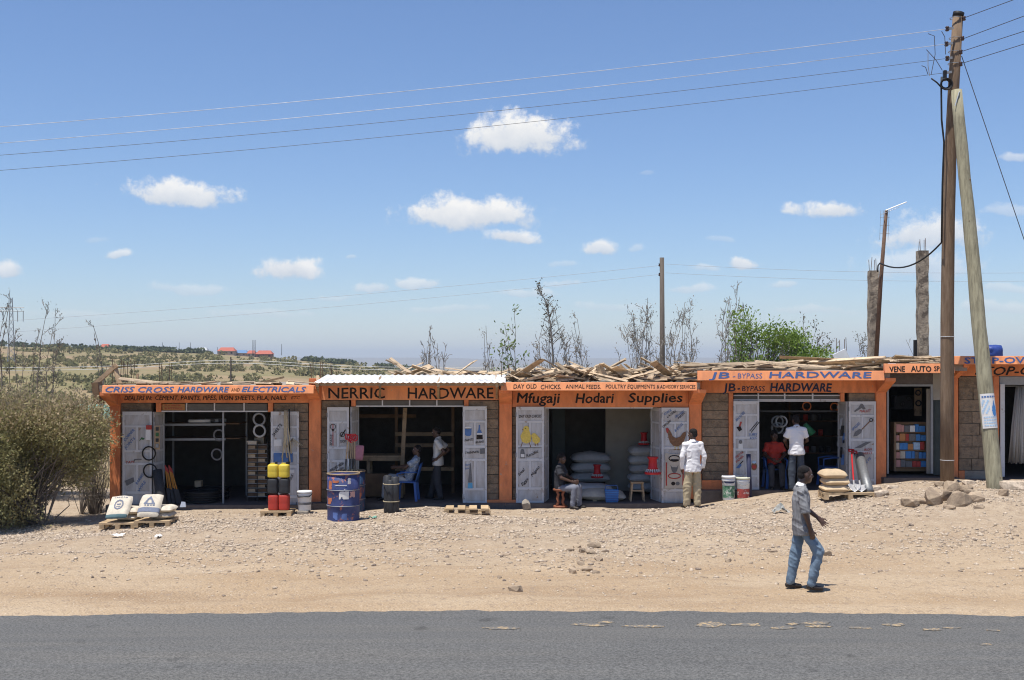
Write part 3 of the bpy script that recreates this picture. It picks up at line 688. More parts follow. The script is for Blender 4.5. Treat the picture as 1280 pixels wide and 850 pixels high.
# ---- second shop
s2 = thing('hardware_shop', 'orange shop under a pale corrugated iron canopy, blue drum in front', 'shop', (PX(512, 27), 27, -0.1), 'orange roadside shops in a row')
sb = shell(s2, 393, 632, 478, 0.09, -.1, front=YC + .2, roof_Y=27.1)
b = part(s2, 'beam', 'sign_orange', (401.5, 623.5, 478.5, 500, YB, .25))
ptext('NERRIC', b, 'sign_black', 410.5, 481, 484.8, 498.2, YB, 0, .012); ptext('HARDWARE', b, 'sign_black', 509.5, 616.5, 484.8, 498, YB, 0, .012)
column(s2, 386, 401, 481, 632, PZ(482, 26.3)); 
part(s2, 'column_head', 'orange_paint', (386, 401, 473, 481, YC, .28))
block_wall(s2, 401.5, 436.5, 500.4, 634, seed=3); block_wall(s2, 586, 623.5, 500.4, 628, seed=4)
part(s2, 'mullion', 'orange_paint', (439, 444.3, 500.2, 508, YC + .03, .2)); part(s2, 'mullion', 'orange_paint', (580, 585.6, 500.2, 508, YC + .03, .2))
transom(s2, 444.8, 579.5, 500.3, 508.5, (478, 512, 546)); 
for a, c in ((445, 477), (479, 511), (513, 545), (547, 579)): part(s2, 'transom_pane', 'dusty_pane', (a, c, 500.6, 506.6, YW + .02, .01))
d = pleaf(s2, 409, 436, 509, 632); q = disc(416.2, 533, 3, 5, 16)
decal(d, stroke((416.2, 530), (416.2, 557), 1.0), Y, 'door_red'); m = MB(); m.ring(P(416.2, 533.5, Y - .006), .06, .006, 20); m.build('painting', 'sign_black', d)
decal(d, [(414.5, 537), (418, 537), (416.2, 540)], Y, 'sign_black'); dtext('SPADE', d, 'sign_black', 415, 557, 415.2, 543, 2.6); dtext('TOOLS', d, 'sign_black', 425.5, 554, 433, 552.5, 3.2)
m = MB(); m.ring(P(428, 543, Y - .006), .05, .007, 16); m.build('painting', 'sign_black', d); decal(d, stroke((426, 546), (432, 537), 1.3), Y, 'sign_black')
dtext('WELDED MESH', d, 'sign_black', 413.5, 590, 430, 580, 3.2); dtext('Nails', d, 'sign_black', 417, 592, 430, 585, 2.6)
inleaf(s2, 437.6, 447, 508.8, 630)
d = pleaf(s2, 578.5, 608.6, 508, 630)
decal(d, disc(585.2, 534.8, 4.3, 1.6), Y, 'white_paper'); decal(d, [(581, 535.5), (589.4, 535.5), (589.2, 543.6), (587, 545), (583.4, 545), (581.2, 543.6)], Y, 'door_blue'); dtext('PAINTS', d, 'sign_black', 581, 552, 592, 550.5, 2.8)
decal(d, [(598.6, 531), (600, 531), (600.4, 537), (602.6, 541), (596, 541), (598, 537)], Y, 'door_blue'); decal(d, [(596, 541.4), (602.8, 541.4), (602.8, 543.2), (596, 543.2)], Y, 'white_paper'); decal(d, [(595.8, 543.6), (603.2, 543.6), (603.4, 549), (595.6, 549)], Y, 'sign_black')
dtext('BRUSHES', d, 'sign_black', 594.5, 554.5, 605, 553, 2.6); dtext('THINNER', d, 'sign_black', 581.5, 567.6, 598.5, 566.2, 2.8); decal(d, [(600, 561), (606, 560.2), (606.4, 567), (600.3, 567.5)], Y, 'grey_decal')
decal(d, [(587.4, 579), (588.6, 579), (590.4, 603), (585, 603)], Y, 'grey_decal'); decal(d, [(585.2, 603.5), (590.6, 603.5), (590.8, 610.5), (584.5, 610.5)], Y, mat('door_cyan', (.12, .38, .6), .7)); dtext('Hand', d, 'door_blue', 581.5, 582.5, 588, 581.5, 2.2); dtext('Saw', d, 'door_blue', 581.5, 587, 587, 586, 2.2)
part(s2, 'plinth', 'orange_paint', (608.6, 645, 625, 632, YC - .03, .3))
m = MB(); nx = 120
for k in range(nx + 1):      # corrugated sheet, sloping forward
    X = PX(392, 25.95) + (PX(632, 25.95) - PX(392, 25.95)) * k / nx; c = 0.012 * math.sin(k * math.pi / 2 * 1.02)
    for Yy, yy in ((25.95, 478.2), (26.8, 473.5), (27.75, 468.6)): m.v.append((X, Yy, PZ(yy, Yy) + c))
    for Yy, yy in ((25.95, 478.2), (26.8, 473.5), (27.75, 468.6)): m.v.append((X, Yy, PZ(yy, Yy) + c - 0.004))
for k in range(nx):
    for j in (0, 1):
        a = 6 * k + j; m.f.append((a, a + 6, a + 7, a + 1)); a += 3; m.f.append((a, a + 1, a + 7, a + 6))
    m.f.append((6*k, 6*k+3, 6*k+9, 6*k+6))
m.build('canopy_sheet', 'galvanised', s2, smooth=True)
for x in (397, 475, 548, 621):
    m = MB(); m.bar(P(x, 481, 26.0) , P(x, 471.5, 27.6), .06, .09); m.bar(P(x, 482, 26.2), P(x, 497, 26.93), .05, .05); m.build('canopy_rafter', 'timber', s2)
m = MB(); m.bar(P(394, 480.6, 26.05), P(630, 480.6, 26.05), .05, .05); m.build('canopy_purlin', 'timber', s2)
m = MB(); m.box(PX(393, YW), PX(632, YW), 30.5, 30.9, 2.4, 2.5); 

# ---- third shop
s3 = thing('animal_feed_shop', 'orange poultry feed shop with chick and hen paintings on its open doors', 'shop', (PX(750, 27), 27, -0.1), 'orange roadside shops in a row')
sb = shell(s3, 632, 869, 478.5, 0.09, -.1)
f = fascia(s3, 626, 871.5, 478, 488.3)
ftext('DAY OLD', f, 'sign_black', 642, 671, 480.2, 485.8, .05, .006); ftext('CHICKS.', f, 'sign_black', 676, 701, 480.6, 486.2, .1, .006); ftext('ANIMAL FEEDS.', f, 'sign_black', 707, 751, 480.6, 485.8, .05, .004)
ftext('POULTRY EQUIPMENTS', f, 'sign_black', 757, 819, 480.6, 485.6, .12, .004); ftext('& ADVISORY SERVICES', f, 'sign_black', 821, 869.5, 481, 485.6, .15, .004)
b = part(s3, 'beam', 'orange_paint', (640.5, 860.5, 480, 509, YB, .25))
ptext('Mfugaji', b, 'sign_black', 646, 700, 491.5, 503.5, YB, .12, .022); ptext('Hodari', b, 'sign_black', 720, 767, 491.5, 503.5, YB, .12, .022); ptext('Supplies', b, 'sign_black', 786, 852.5, 491.5, 503, YB, .12, .022); ptext('.', b, 'sign_black', 857, 859, 502, 503, YB)
column(s3, 624, 640, 486, 632, sb); column(s3, 861, 877, 476, 624, sb)
block_wall(s3, 640.5, 681, 509.4, 632, seed=5); part(s3, 'jamb', 'orange_paint', (828, 860.5, 509.2, 634, YW + .01, .2))
dk = [c for c in s3.children if c.name.startswith('column')][-1]; dtext('Zn', dk, 'sign_navy', 863.5, 503, 871.5, 498, 4.5, YC, .4, 0)
part(s3, 'lintel_frame', 'door_frame', (681, 816, 509, 510.6, YW, .05))
d = pleaf(s3, 645, 680, 508.5, 629)
dtext('DAY OLD CHICKS', d, 'sign_black', 648.5, 522.3, 677, 521.8, 3.6, shear=.3); 
decal(d, disc(657.8, 536.5, 3.8, 4.4), Y, 'yellow_decal'); decal(d, [(653.5, 539), (662, 539), (664, 546), (663.5, 552), (658, 554.5), (652.5, 552), (650.5, 545)], Y - .003, 'yellow_decal')
decal(d, [(654, 536), (652.2, 537.3), (654.3, 538)], Y - .004, 'brown_decal'); decal(d, disc(656.6, 535.6, .6, .6, 8), Y - .005, 'sign_black')
decal(d, disc(667.5, 544.5, 3.4, 3.2), Y, 'yellow_decal'); decal(d, [(665, 546), (671, 543.5), (675, 548), (674.8, 552.5), (670, 555), (665.5, 551.5)], Y - .003, 'yellow_decal')
for a in ((653, 553, 651, 559), (661.5, 553, 663.5, 559), (669, 554, 669, 557.5), (672, 553.5, 672.5, 557)): decal(d, stroke((a[0], a[1]), (a[2], a[3]), 1.0), Y, 'brown_decal')
decal(d, stroke((647.5, 559.8), (677, 559), .8), Y, 'grey_decal'); decal(d, [(651, 562), (653, 561), (655, 562), (656, 567), (656.3, 573), (650.2, 573), (650.3, 567)], Y, 'grey_decal'); decal(d, [(651, 567.5), (655.5, 567.5), (655.5, 571.5), (651, 571.5)], Y - .003, 'white_paper')
dtext('Kenchic', d, 'sign_black', 658.5, 572, 673.5, 565.5, 3.8, shear=.3); dtext('Ideal', d, 'sign_black', 649.5, 595, 656.5, 587, 3.4, shear=.3); dtext('Eggs', d, 'sign_black', 653, 607.5, 661, 599, 3.4, shear=.3); dtext('Migato', d, 'sign_black', 665.5, 596, 675, 584, 3.4, shear=.3)
inleaf(s3, 681.5, 686, 509, 629)
d = pleaf(s3, 827, 861, 509.5, 631.5)
dtext('CHICK', d, 'door_blue', 831, 519.5, 840, 513, 2.8); dtext('LAYERS', d, 'sign_black', 834.5, 522.5, 846, 514.5, 2.8); dtext('GROWERS', d, 'door_blue', 844.5, 522.5, 856, 515, 2.6); dtext('MASH', d, 'sign_navy', 848.5, 524, 856.5, 517, 2.6); dtext('CHICKENS', d, 'sign_black', 829, 535, 839.5, 526.5, 2.6); dtext('& EGGS', d, 'door_blue', 844.5, 540, 854.5, 530.5, 3)
decal(d, [(834.2, 538), (836.5, 537), (838.6, 540), (841, 545.5), (845, 547.3), (850.5, 545.6), (853.5, 541), (857.2, 539.4), (857.4, 544), (855.8, 548.5), (854, 553.5), (849, 557.2), (846.6, 558), (842, 557.4), (837.6, 553), (835.5, 547), (834.8, 542)], Y, 'brown_decal')
decal(d, [(832.2, 535.6), (834, 534.6), (836.2, 536), (835.6, 538.6), (834.2, 542), (833, 539.5)], Y - .003, 'door_red'); 
for a in ((844, 557.6, 843.6, 562), (847.5, 557.6, 847.8, 562)): decal(d, stroke((a[0], a[1]), (a[2], a[3]), .9), Y, 'yellow_decal'); decal(d, stroke((a[2] - 1.5, a[3]), (a[2] + 1.8, a[3]), .8), Y, 'brown_decal')
pk = decal(d, [(830.8, 567), (833.5, 566), (838, 567.4), (846, 567.6), (852.5, 566.4), (855.4, 567), (854.4, 575), (854.8, 590), (855.2, 604), (856, 611), (848, 609.8), (840, 610.6), (830.5, 611), (831.6, 598), (831.2, 580)], Y - .006, mat('feed_sack_print', (.52, .47, .40), .8, .08), 'painted_sack', .006)
Y2 = Y - .013
for x in (832.2, 853.0): decal(pk, [(x, 578), (x + 1.6, 578), (x + 1.6, 607), (x, 607)], Y2, 'door_red')
for c in ((843, 573, 6.8, 3.6), (843, 595, 7.6, 3.2)):
    m = MB(); m.tube([P(x, y, Y2 - .004) for x, y in disc(*c, n=20)], .012, 5, closed=True); m.build('painting', 'sign_black' if c[1] < 580 else 'door_red', pk)
decal(pk, [(838, 574), (848, 574), (847, 576), (839, 576)], Y2, 'sign_black'); decal(pk, [(838, 581), (840, 584), (846, 584), (848, 581), (846.5, 588), (844.5, 591), (841.5, 591), (839.5, 588)], Y2, 'grey_decal'); decal(pk, disc(841.5, 604.4, 2.6, 2.4), Y2, 'sign_black'); decal(pk, disc(847, 604.4, 2.6, 2.4), Y2, 'grey_decal')
inleaf(s3, 827, 815, 510, 632)
part(s3, 'plinth', 'orange_paint', (640.5, 646, 625, 632, YC - .02, .2))
Xa = PX(757, 29.4); MB().box(Xa, PX(858, 29.4), 29.4, 29.55, .09, sb).build('plaster_partition', 'pale_plaster', s3)
MB().box(PX(690, 29.6), PX(706, 29.6), 29.6, 29.66, .09, 2.15).build('inner_door', 'green_metal', s3)
for k in range(4): MB().box(PX(691.5, 29.56), PX(704.5, 29.56), 29.575, 29.597, .2 + .48 * k, .6 + .48 * k).build('inner_door_panel', 'green_metal', s3)

# ---- fourth shop
s4 = thing('hardware_shop', 'orange shop with a two-line blue and black sign, paint tins and shovels outside', 'shop', (PX(985, 27), 27, 0.2), 'orange roadside shops in a row')
sb = shell(s4, 869, 1100, 464, 0.38, .15)
f = fascia(s4, 872.5, 1106, 463.5, 475.6)
ftext('JB', f, 'sign_blue', 886.5, 912, 465.4, 473, .15, .03); ftext('-', f, 'sign_blue', 916, 919, 466, 473); ftext('BYPASS', f, 'sign_blue', 922, 953, 466.6, 473, .1, .0); ftext('HARDWARE', f, 'sign_blue', 962, 1090, 464.8, 472.4, .1, .035)
b = part(s4, 'beam', 'orange_paint', (877.5, 1095, 466, 491, YB, .25))
ptext('JB', b, 'sign_navy', 903.5, 919.5, 479.4, 489.2, YB, .1, .02); ptext('-', b, 'sign_navy', 922, 924.5, 479, 489, YB, 0, .02); ptext('BYPASS', b, 'sign_navy', 927.5, 956, 482.5, 489, YB, .1, .008); ptext('HARDWARE', b, 'sign_navy', 963, 1040, 479.2, 489.2, YB, .15, .03); ptext('.', b, 'sign_navy', 1043, 1044.5, 488, 489, YB)
column(s4, 1095, 1108, 474, 612, sb)
block_wall(s4, 877.5, 911, 491.4, 600, seed=6); part(s4, 'plinth', 'orange_paint', (877.5, 911, 600.4, 626, YC + .02, .2)); part(s4, 'mullion', 'orange_paint', (911.3, 916.5, 491.4, 622, YC + .03, .2))
block_wall(s4, 1061, 1094.5, 491.4, 618, seed=7); part(s4, 'mullion', 'orange_paint', (1051, 1055.6, 491.4, 502, YC + .03, .2))
transom(s4, 917, 1050.5, 491.8, 502, (948, 981, 1016), bars=2)
for a, c in ((917.5, 947), (949, 980), (982, 1015), (1017, 1050)): part(s4, 'transom_pane', 'dusty_pane', (a, c, 492.4, 500.2, YW + .04, .01))
d = pleaf(s4, 917, 949, 501.5, 612); dtext('BRUSHES', d, 'door_blue', 921, 527, 931.5, 516, 2.8); decal(d, stroke((926.5, 527), (924.5, 533), 2), Y, 'door_red'); decal(d, [(920.5, 534), (925.5, 532.6), (927.5, 537), (924, 539.5)], Y, 'sign_black')
decal(d, stroke((937, 539), (947, 527), .9), Y, 'sign_black'); decal(d, stroke((939, 540.5), (949, 527.5), .9), Y, 'sign_black'); dtext('TUBES', d, 'door_blue', 936, 545, 946.5, 544, 2.8); dtext('RODS', d, 'door_blue', 937.5, 549.3, 946, 548.5, 2.8)
decal(d, disc(925.6, 552.3, 2, 2.6), Y, 'grey_decal'); decal(d, [(923, 554.5), (928.4, 554.5), (928.6, 562), (922.8, 562)], Y, 'white_paper'); dtext('METAL', d, 'door_red', 920.5, 573.5, 929.5, 565.5, 2.8); dtext('PANEL', d, 'door_red', 921, 579, 930, 570.5, 2.8); decal(d, [(920, 585), (925, 579), (927, 581.5), (924, 585.5)], Y, 'door_blue'); decal(d, stroke((925, 580), (929, 576), 1), Y, 'sign_black')
decal(d, disc(942.6, 583, 3.6, 5), Y, 'brown_decal'); decal(d, disc(942.6, 583.5, 2.6, 2.4), Y - .003, 'door_red'); decal(d, disc(942.6, 577.8, 2.8, 1.6), Y - .003, 'pale_blue_paper')
inleaf(s4, 1060, 1048.8, 502, 612)
d = pleaf(s4, 1061, 1095, 501.8, 618); decal(d, [(1067, 514), (1073, 509.5), (1076, 504.5), (1078.5, 505), (1082, 511), (1079, 512), (1077, 510), (1069, 515)], Y, 'grey_decal'); dtext('MALLET', d, 'door_red', 1074.5, 515.5, 1089, 515, 3)
decal(d, stroke((1077, 537), (1088, 526), 1.2), Y, 'brown_decal'); decal(d, [(1066.5, 545.5), (1068.5, 540), (1074, 536.2), (1077.5, 537.5), (1076.5, 541), (1071, 545)], Y, 'grey_decal'); m = MB(); m.ring(P(1089, 525, Y - .006), .035, .008, 14); m.build('painting', 'sign_black', d); dtext('SPADES', d, 'door_blue', 1066, 539, 1076, 529.5, 3)
decal(d, [(1068, 560), (1082, 552.5), (1089, 552.5), (1076, 560)], Y, 'grey_decal'); dtext('IRON', d, 'door_red', 1080.5, 563.5, 1090, 562.8, 2.8); dtext('SHEETS', d, 'door_red', 1076.5, 568, 1090.5, 567.3, 2.8); dtext('KEYS', d, 'door_blue', 1081, 582, 1089.5, 573, 3)

# ---- fifth, small shop and sixth
s5 = thing('spare_parts_shop', 'narrow spare parts shop under a small orange sign, behind the dark utility pole', 'shop', (PX(1150, 27), 27, 0.5), 'orange roadside shops in a row')
sb = shell(s5, 1100, 1194, 455, 0.66, .4)
f = fascia(s5, 1106.5, 1193.6, 454.6, 466.4)
ftext('VENE', f, 'sign_black', 1112.5, 1131.5, 458, 464.8, .05, .03); ftext('AUTO', f, 'sign_black', 1139, 1164.5, 457.6, 464.6, .05, .03); ftext('SPARES', f, 'sign_black', 1168, 1191, 457.6, 463.6, .05, .02)
part(s5, 'beam', 'dark_concrete', (1108.5, 1166, 458, 480, YB + .06, .2)); part(s5, 'plaster_patch', 'pale_plaster', (1166.2, 1190, 458, 500, YB + .05, .2))
part(s5, 'door_frame', 'steel_grey', (1108.8, 1111, 482, 592, YW, .05), (1111, 1166, 480.4, 483, YW, .05), (1163.5, 1166.5, 483, 592, YW, .05))
m = MB()
for x in (1121, 1132, 1143, 1154): m.pbox(x, x + .8, 470, 480.2, YW + .02, .02)
m.build('transom_bars', 'steel_grey', s5)
m = MB(); m.pbox(1167, 1190, 484, 594, YW + .05, .05); m.build('door_leaf', 'green_metal', s5)
for k in range(3): part(s5, 'door_panel', 'green_metal', (1169, 1188, 487 + 36 * k, 519 + 36 * k, YW + .04, .02))
part(s5, 'white_jamb', 'pale_plaster', (1158.5, 1163, 486, 592, YW + .1, .05))
s6 = thing('corner_shop', 'orange shop at the right end of the row with a white curtain in its doorway', 'shop', (PX(1290, 27), 27, 0.5), 'orange roadside shops in a row')
sb = shell(s6, 1194, 1400, 446, 0.62, .45, right_wall=True)
f = fascia(s6, 1194.2, 1405, 445, 455.5); ftext('STOP-OVER', f, 'sign_blue', 1206, 1301, 446.6, 454.2, .05, .03);
b = part(s6, 'beam', 'orange_paint', (1198.5, 1400, 449, 470, YB, .25)); ptext('STOP-OVER', b, 'sign_black', 1219, 1324, 458.6, 469, YB, .3, .02)
column(s6, 1190.5, 1198, 462, 606, sb); column(s6, 1242, 1249, 470, 602, None)
block_wall(s6, 1198.5, 1241.5, 470.4, 588, seed=8, course=14.5); part(s6, 'plinth', 'orange_paint', (1198.5, 1206, 588.4, 612, YC + .02, .2)); part(s6, 'plinth', 'concrete', (1206.2, 1241.5, 588.4, 612, YC + .03, .2))
part(s6, 'lintel_frame', 'steel_grey', (1249.5, 1400, 470.6, 481, YW + .02, .05)); part(s6, 'door_edge', 'door_frame', (1250.5, 1256, 480, 596, YW - .06, .05))
block_wall(s6, 1330, 1399, 481, 600, seed=9)
m = MB(); n = 60
cur = [(PX(1261 + 40 * k / n, 27.35), 27.35 + .05 * math.sin(k * 1.25) + .02 * math.sin(k * 2.9)) for k in range(n + 1)]
for (w, z) in ((.55, PZ(483, 27.35)), (.8, PZ(530, 27.35)), (1.0, PZ(579, 27.35))):
    xm = PX(1282, 27.35); m.v.extend([(xm + (x - xm) * w, y, z + (.02 * math.sin(i * .8) if w == 1 else 0)) for i, (x, y) in enumerate(cur)])
for j in (0, 1):
    for k in range(n): m.f.append((j*(n+1)+k, (j+1)*(n+1)+k, (j+1)*(n+1)+k+1, j*(n+1)+k+1))
rl = MB(); rl.tube([P(1252, 482.5, 27.35), P(1330, 482.5, 27.35)], .012, 8); rl.build('curtain_rail', 'steel_grey', s6)
curt = m.build('curtain', mat('curtain_cloth', (.62, .59, .55), .9, .08, 20), s6, smooth=True)
sm = curt.modifiers.new('thick', 'SOLIDIFY'); sm.thickness = .008
# ---------------------------------------------------------------- goods in front of and inside the shops
F1, F2, F3, F4, F5, F6 = .05, .09, .09, .38, .66, .62
def G(x, y):                      # the spot of open ground seen at (x, y)
    Y = 22.0
    for _ in range(30): Y = min(26.25, 0.5 * Y + 0.5 * FOC * (CAM_Z - float(ground_h(PX(x, Y), Y))) / (y - HOR))
    return Vector((PX(x, Y), Y, float(ground_h(PX(x, Y), Y))))
def Fp(x, y, zf):                 # the spot of a floor at height zf
    Y = FOC * (CAM_Z - zf) / (y - HOR); return Vector((PX(x, Y), Y, zf))
EX, EY, EZ = Vector((1, 0, 0)), Vector((0, 1, 0)), Vector((0, 0, 1))
def rot2(a): return Vector((math.cos(a), math.sin(a), 0)), Vector((-math.sin(a), math.cos(a), 0))

def pallet(c, w, d, h, label, a=0.0, nsl=5, group='wooden pallets before the shops'):
    t = thing('pallet', label, 'pallet', c, group); ax, ay = rot2(a); c = Vector(c)
    r = random.Random(int(c.x * 100))
    for k in (-1, 0, 1):
        for j in (-1, 0, 1):
            m = MB(); m.obox(c + ax * (k * (w / 2 - .05)) + ay * (j * (d / 2 - .06)) + EZ * (h * .40), ax, ay, EZ, .045, .05, h * .27); m.build('foot_block', 'pallet_wood', t)
        m = MB(); m.obox(c + ax * (k * (w / 2 - .05)) + EZ * h * .07, ax, ay, EZ, .045, d / 2, h * .06); m.build('runner', 'pallet_wood', t)
    for k in range(nsl):
        m = MB(); y = -d / 2 + d * (k + .5) / nsl; tl = r.uniform(-.01, .01)
        m.obox(c + ay * y + EZ * (h * .83), (ax + ay * tl).normalized(), ay, EZ, w / 2 + r.uniform(-.01, .01), d / nsl / 2 * (.8 if nsl != 4 else .66), h * .15); m.build('slat', 'pallet_wood', t)
    return t
def pillow(c, ax, ay, az, w, l, h, seed=0, n=14, puff=3.0, sag=0.0, slump=0.0):
    """stuffed sack: returns mesh builder and a function giving points on its upper face"""
    r = np.random.default_rng(seed); c = Vector(c); off = r.uniform(0, 50)
    def top(u, v, s=1, lift=0):
        wu = 1 - .09 * v * v * v * v; wv = 1 - .07 * u * u * u * u
        e = max(0.0, (1 - abs(u) ** puff) * (1 - abs(v) ** puff)) ** .5
        z = s * h / 2 * e * (1 + .38 * float(vnoise(u * 2.2 + off, v * 2.2 + s))) - sag * (abs(u) ** 2 * .6 + abs(v) ** 2) * h
        x = u * w / 2 * wu + .03 * w * float(vnoise(v * 3 + off, 2.0)); y = v * l / 2 * wv + .03 * l * float(vnoise(u * 3 + off, 7.0)) - slump * l * (1 - u * u) * .0
        return c + ax * x + ay * y + az * (z + lift * s)
    m = MB(); g = np.linspace(-1, 1, n + 1)
    for s in (1, -1):
        k0 = len(m.v)
        for v in g:
            for u in g: m.v.append(tuple(top(math.copysign(abs(u) ** .8, u), math.copysign(abs(v) ** .8, v), s)))
        for j in range(n):
            for i in range(n):
                a = k0 + j * (n + 1) + i; q = (a, a + 1, a + n + 2, a + n + 1); m.f.append(q if s > 0 else q[::-1])
    return m, top
def sack(c, ax, ay, az, w, l, h, matl, label, group, seed=0, sag=0.0, cat='sack', name='sack'):
    m, top = pillow(c, ax, ay, az, w, l, h, seed, sag=sag)
    root = Vector(c) - EZ * h / 2
    o = solo(m, name, matl, label, cat, group, True, tuple(root)); return o, top
def print_patch(o, top, inside, matl, n=44, name='print', lift=.006):
    m = MB(); g = np.linspace(-1, 1, n + 1)
    for j in range(n):
        for i in range(n):
            u, v = (g[i] + g[i+1]) / 2, (g[j] + g[j+1]) / 2
            if inside(u, v):
                m.add([top(g[i], g[j], 1, lift), top(g[i+1], g[j], 1, lift), top(g[i+1], g[j+1], 1, lift), top(g[i], g[j+1], 1, lift)], [(0, 1, 2, 3)])
    b = BASE[o.name]; mm = m.build(name, matl, o); return mm
GS = 'cement bags on the pallets by the left shop'
g0 = G(147, 661); g1 = G(189.5, 659); 
pallet(g0 + EY * .32, .72, .75, .13, 'rough wooden pallet under the leftmost cement bags', .02)
pallet(g1 + EY * .32, .72, .75, .13, 'rough wooden pallet under the cement bag with a triangle emblem', .03)
for i, (g, lab) in enumerate(((g0, 'under the leftmost standing cement bag'), (g1, 'under the bag with the triangle emblem'))):
    for k in range(2):
        sack(g + EY * .42 + EX * (.10 + .02 * k) + EZ * (.13 + .07 + .12 * k), EX, EY, EZ, .46, .62, .15, 'sack_cloth', ('lower' if k == 0 else 'upper') + ' cement bag lying flat on the pallet ' + lab, GS, 30 + i * 5 + k)
    tl = Vector((0, .74, .67)).normalized(); nr = Vector((0, -.67, .74))
    o, top = sack(g + EX * (-.02 - .06 * i) + EY * .17 + EZ * (.13 + .275), EX, tl, nr, .45, .60, .16, 'sack_cloth', ('cement bag with a round emblem, leaning at the left end of the pallets', 'cement bag with a blue triangle emblem leaning on the pallet')[i], GS, 60 + i)
    if i == 0:
        print_patch(o, top, lambda u, v: .30 < math.hypot(u, v) < .40 or (abs(u) < .2 and .02 < v % .22 < .1 and abs(v) < .2), 'sack_print')
        print_patch(o, top, lambda u, v: v < -.78, mat('print_teal', (.10, .17, .19), .8)); print_patch(o, top, lambda u, v: .62 < v < .74 and abs(u) < .6 and int((u + 2) * 14) % 3 != 0, 'sack_print')
    else:
        def tri(u, v):
            if -.08 < v < .62: 
                hw = .52 * (.62 - v) / .7
                if abs(u) < hw and not (abs(u) < hw * .45 and .0 < v < .3): return True
            return False
        print_patch(o, top, tri, 'sack_print'); print_patch(o, top, lambda u, v: -.72 < v < -.38, 'sack_print'); print_patch(o, top, lambda u, v: -.24 < v < -.14 and abs(u) < .5 and int((u + 2) * 12) % 3 != 0, 'sack_print')
# jerrycans
def jerrycan(c, w, h, matl, label):
    t = thing('jerrycan', label, 'jerrycan', c, 'stacked jerrycans beside the open door'); c = Vector(c); m = MB()
    pr = [(0.80, 0), (0.98, .03), (1, .08), (1, .36), (.985, .40), (1, .44), (1, .80), (.95, .88), (.72, .94), (.40, .95)]
    n = 20; vs = []
    for r, hh in pr:
        for k in range(n):
            a = 2 * math.pi * k / n; cs, sn = math.cos(a), math.sin(a); e = .55
            vs.append((c.x + math.copysign(abs(cs) ** e, cs) * r * w / 2, c.y + math.copysign(abs(sn) ** e, sn) * r * w / 2, c.z + hh * h))
    fs = [(i*n+k, i*n+(k+1) % n, (i+1)*n+(k+1) % n, (i+1)*n+k) for i in range(len(pr) - 1) for k in range(n)] + [tuple(range(n-1, -1, -1)), tuple((len(pr)-1)*n+k for k in range(n))]
    m.add(vs, fs); m.build('body', matl, t, True)
    m = MB(); m.tube([c + Vector((-w*.25, 0, h*.93)), c + Vector((-w*.22, 0, h*.995)), c + Vector((w*.1, 0, h*.995)), c + Vector((w*.12, 0, h*.93))], .012, 6); m.build('handle', matl, t, True)
    m = MB(); m.lathe(c + Vector((w*.28, 0, h*.92)), [(.028, 0), (.028, .05*h/.3), (.022, .06*h/.3)], 12); m.build('cap', 'black_plastic', t)
    return t
g = G(345, 645.5); pallet(g + EY * .22, .66, .55, .12, 'small wooden pallet under the red, black and yellow jerrycans', 0)
z = g.z + .12
for col, h, nm in (('can_red', .36, 'red'), ('can_black', .345, 'black'), ('yellow_plastic', .30, 'yellow')):
    for k, sd in ((-1, 'left'), (1, 'right')):
        jerrycan((g.x + .03 + k * .117 + rnd.uniform(-.008, .008), g.y + .16, z), .228, h, col, f'{nm} jerrycan in the {sd} column of the stack')
    z += h
# white bucket on a block
def bucket(c, r, h, body, label, group=None, lid='white_plastic', bands=(), name='bucket', cat='bucket', strap=False):
    t = thing(name, label, cat, c, group); c = Vector(c)
    m = MB(); m.lathe(c, [(r * .86, 0), (r * .88, .01), (r * .97, h * .78), (r, h * .8), (r, h * .9)], 22); m.build('body', body, t, True)
    m = MB(); m.lathe(c + EZ * h * .9, [(r * 1.05, 0), (r * 1.05, h * .07), (r * .98, h * .1), (r * .9, h * .085)], 22); m.build('lid', lid, t, True)
    for (a, b_, mm) in bands:
        m = MB(); ra = r * (.88 + .09 * a / .78) + .003; rb = r * (.88 + .09 * b_ / .78) + .003
        vs = []; n = 16
        for hh, rr in ((a, ra), (b_, rb)):
            for k in range(n + 1): an = math.pi * (1.06 + .88 * k / n); vs.append(c + Vector((rr * math.cos(an), rr * math.sin(an), hh * h)))
        m.add(vs, [(k, k + 1, n + 2 + k, n + 1 + k) for k in range(n)]); m.build('label_print', mm, t, True)
    m = MB(); m.tube([c + Vector((-r * 1.02, 0, h * .84)), c + Vector((-r * .75, -r * .8, h * .70)), c + Vector((0, -r * 1.12, h * (.62 if not strap else .74))), c + Vector((r * .75, -r * .8, h * .72)), c + Vector((r * 1.02, 0, h * .84))], .006 if not strap else .011, 6); m.build('handle', 'black_plastic' if strap else 'steel_grey', t, True)
    return t
g = G(379, 643); m = MB(); m.box(g.x - .13, g.x + .11, g.y - .02, g.y + .3, g.z - .03, g.z + .075); solo(m, 'concrete_block', 'concrete', 'small concrete block under the white bucket', 'block', bevel=.012)
bucket((g.x + .005, g.y + .14, g.z + .076), .158, .42, 'white_plastic', 'white lidded plastic bucket with a black handle beside the orange column', 'plastic buckets outside the shops', bands=((.30, .42, 'grey_decal'),), strap=True)
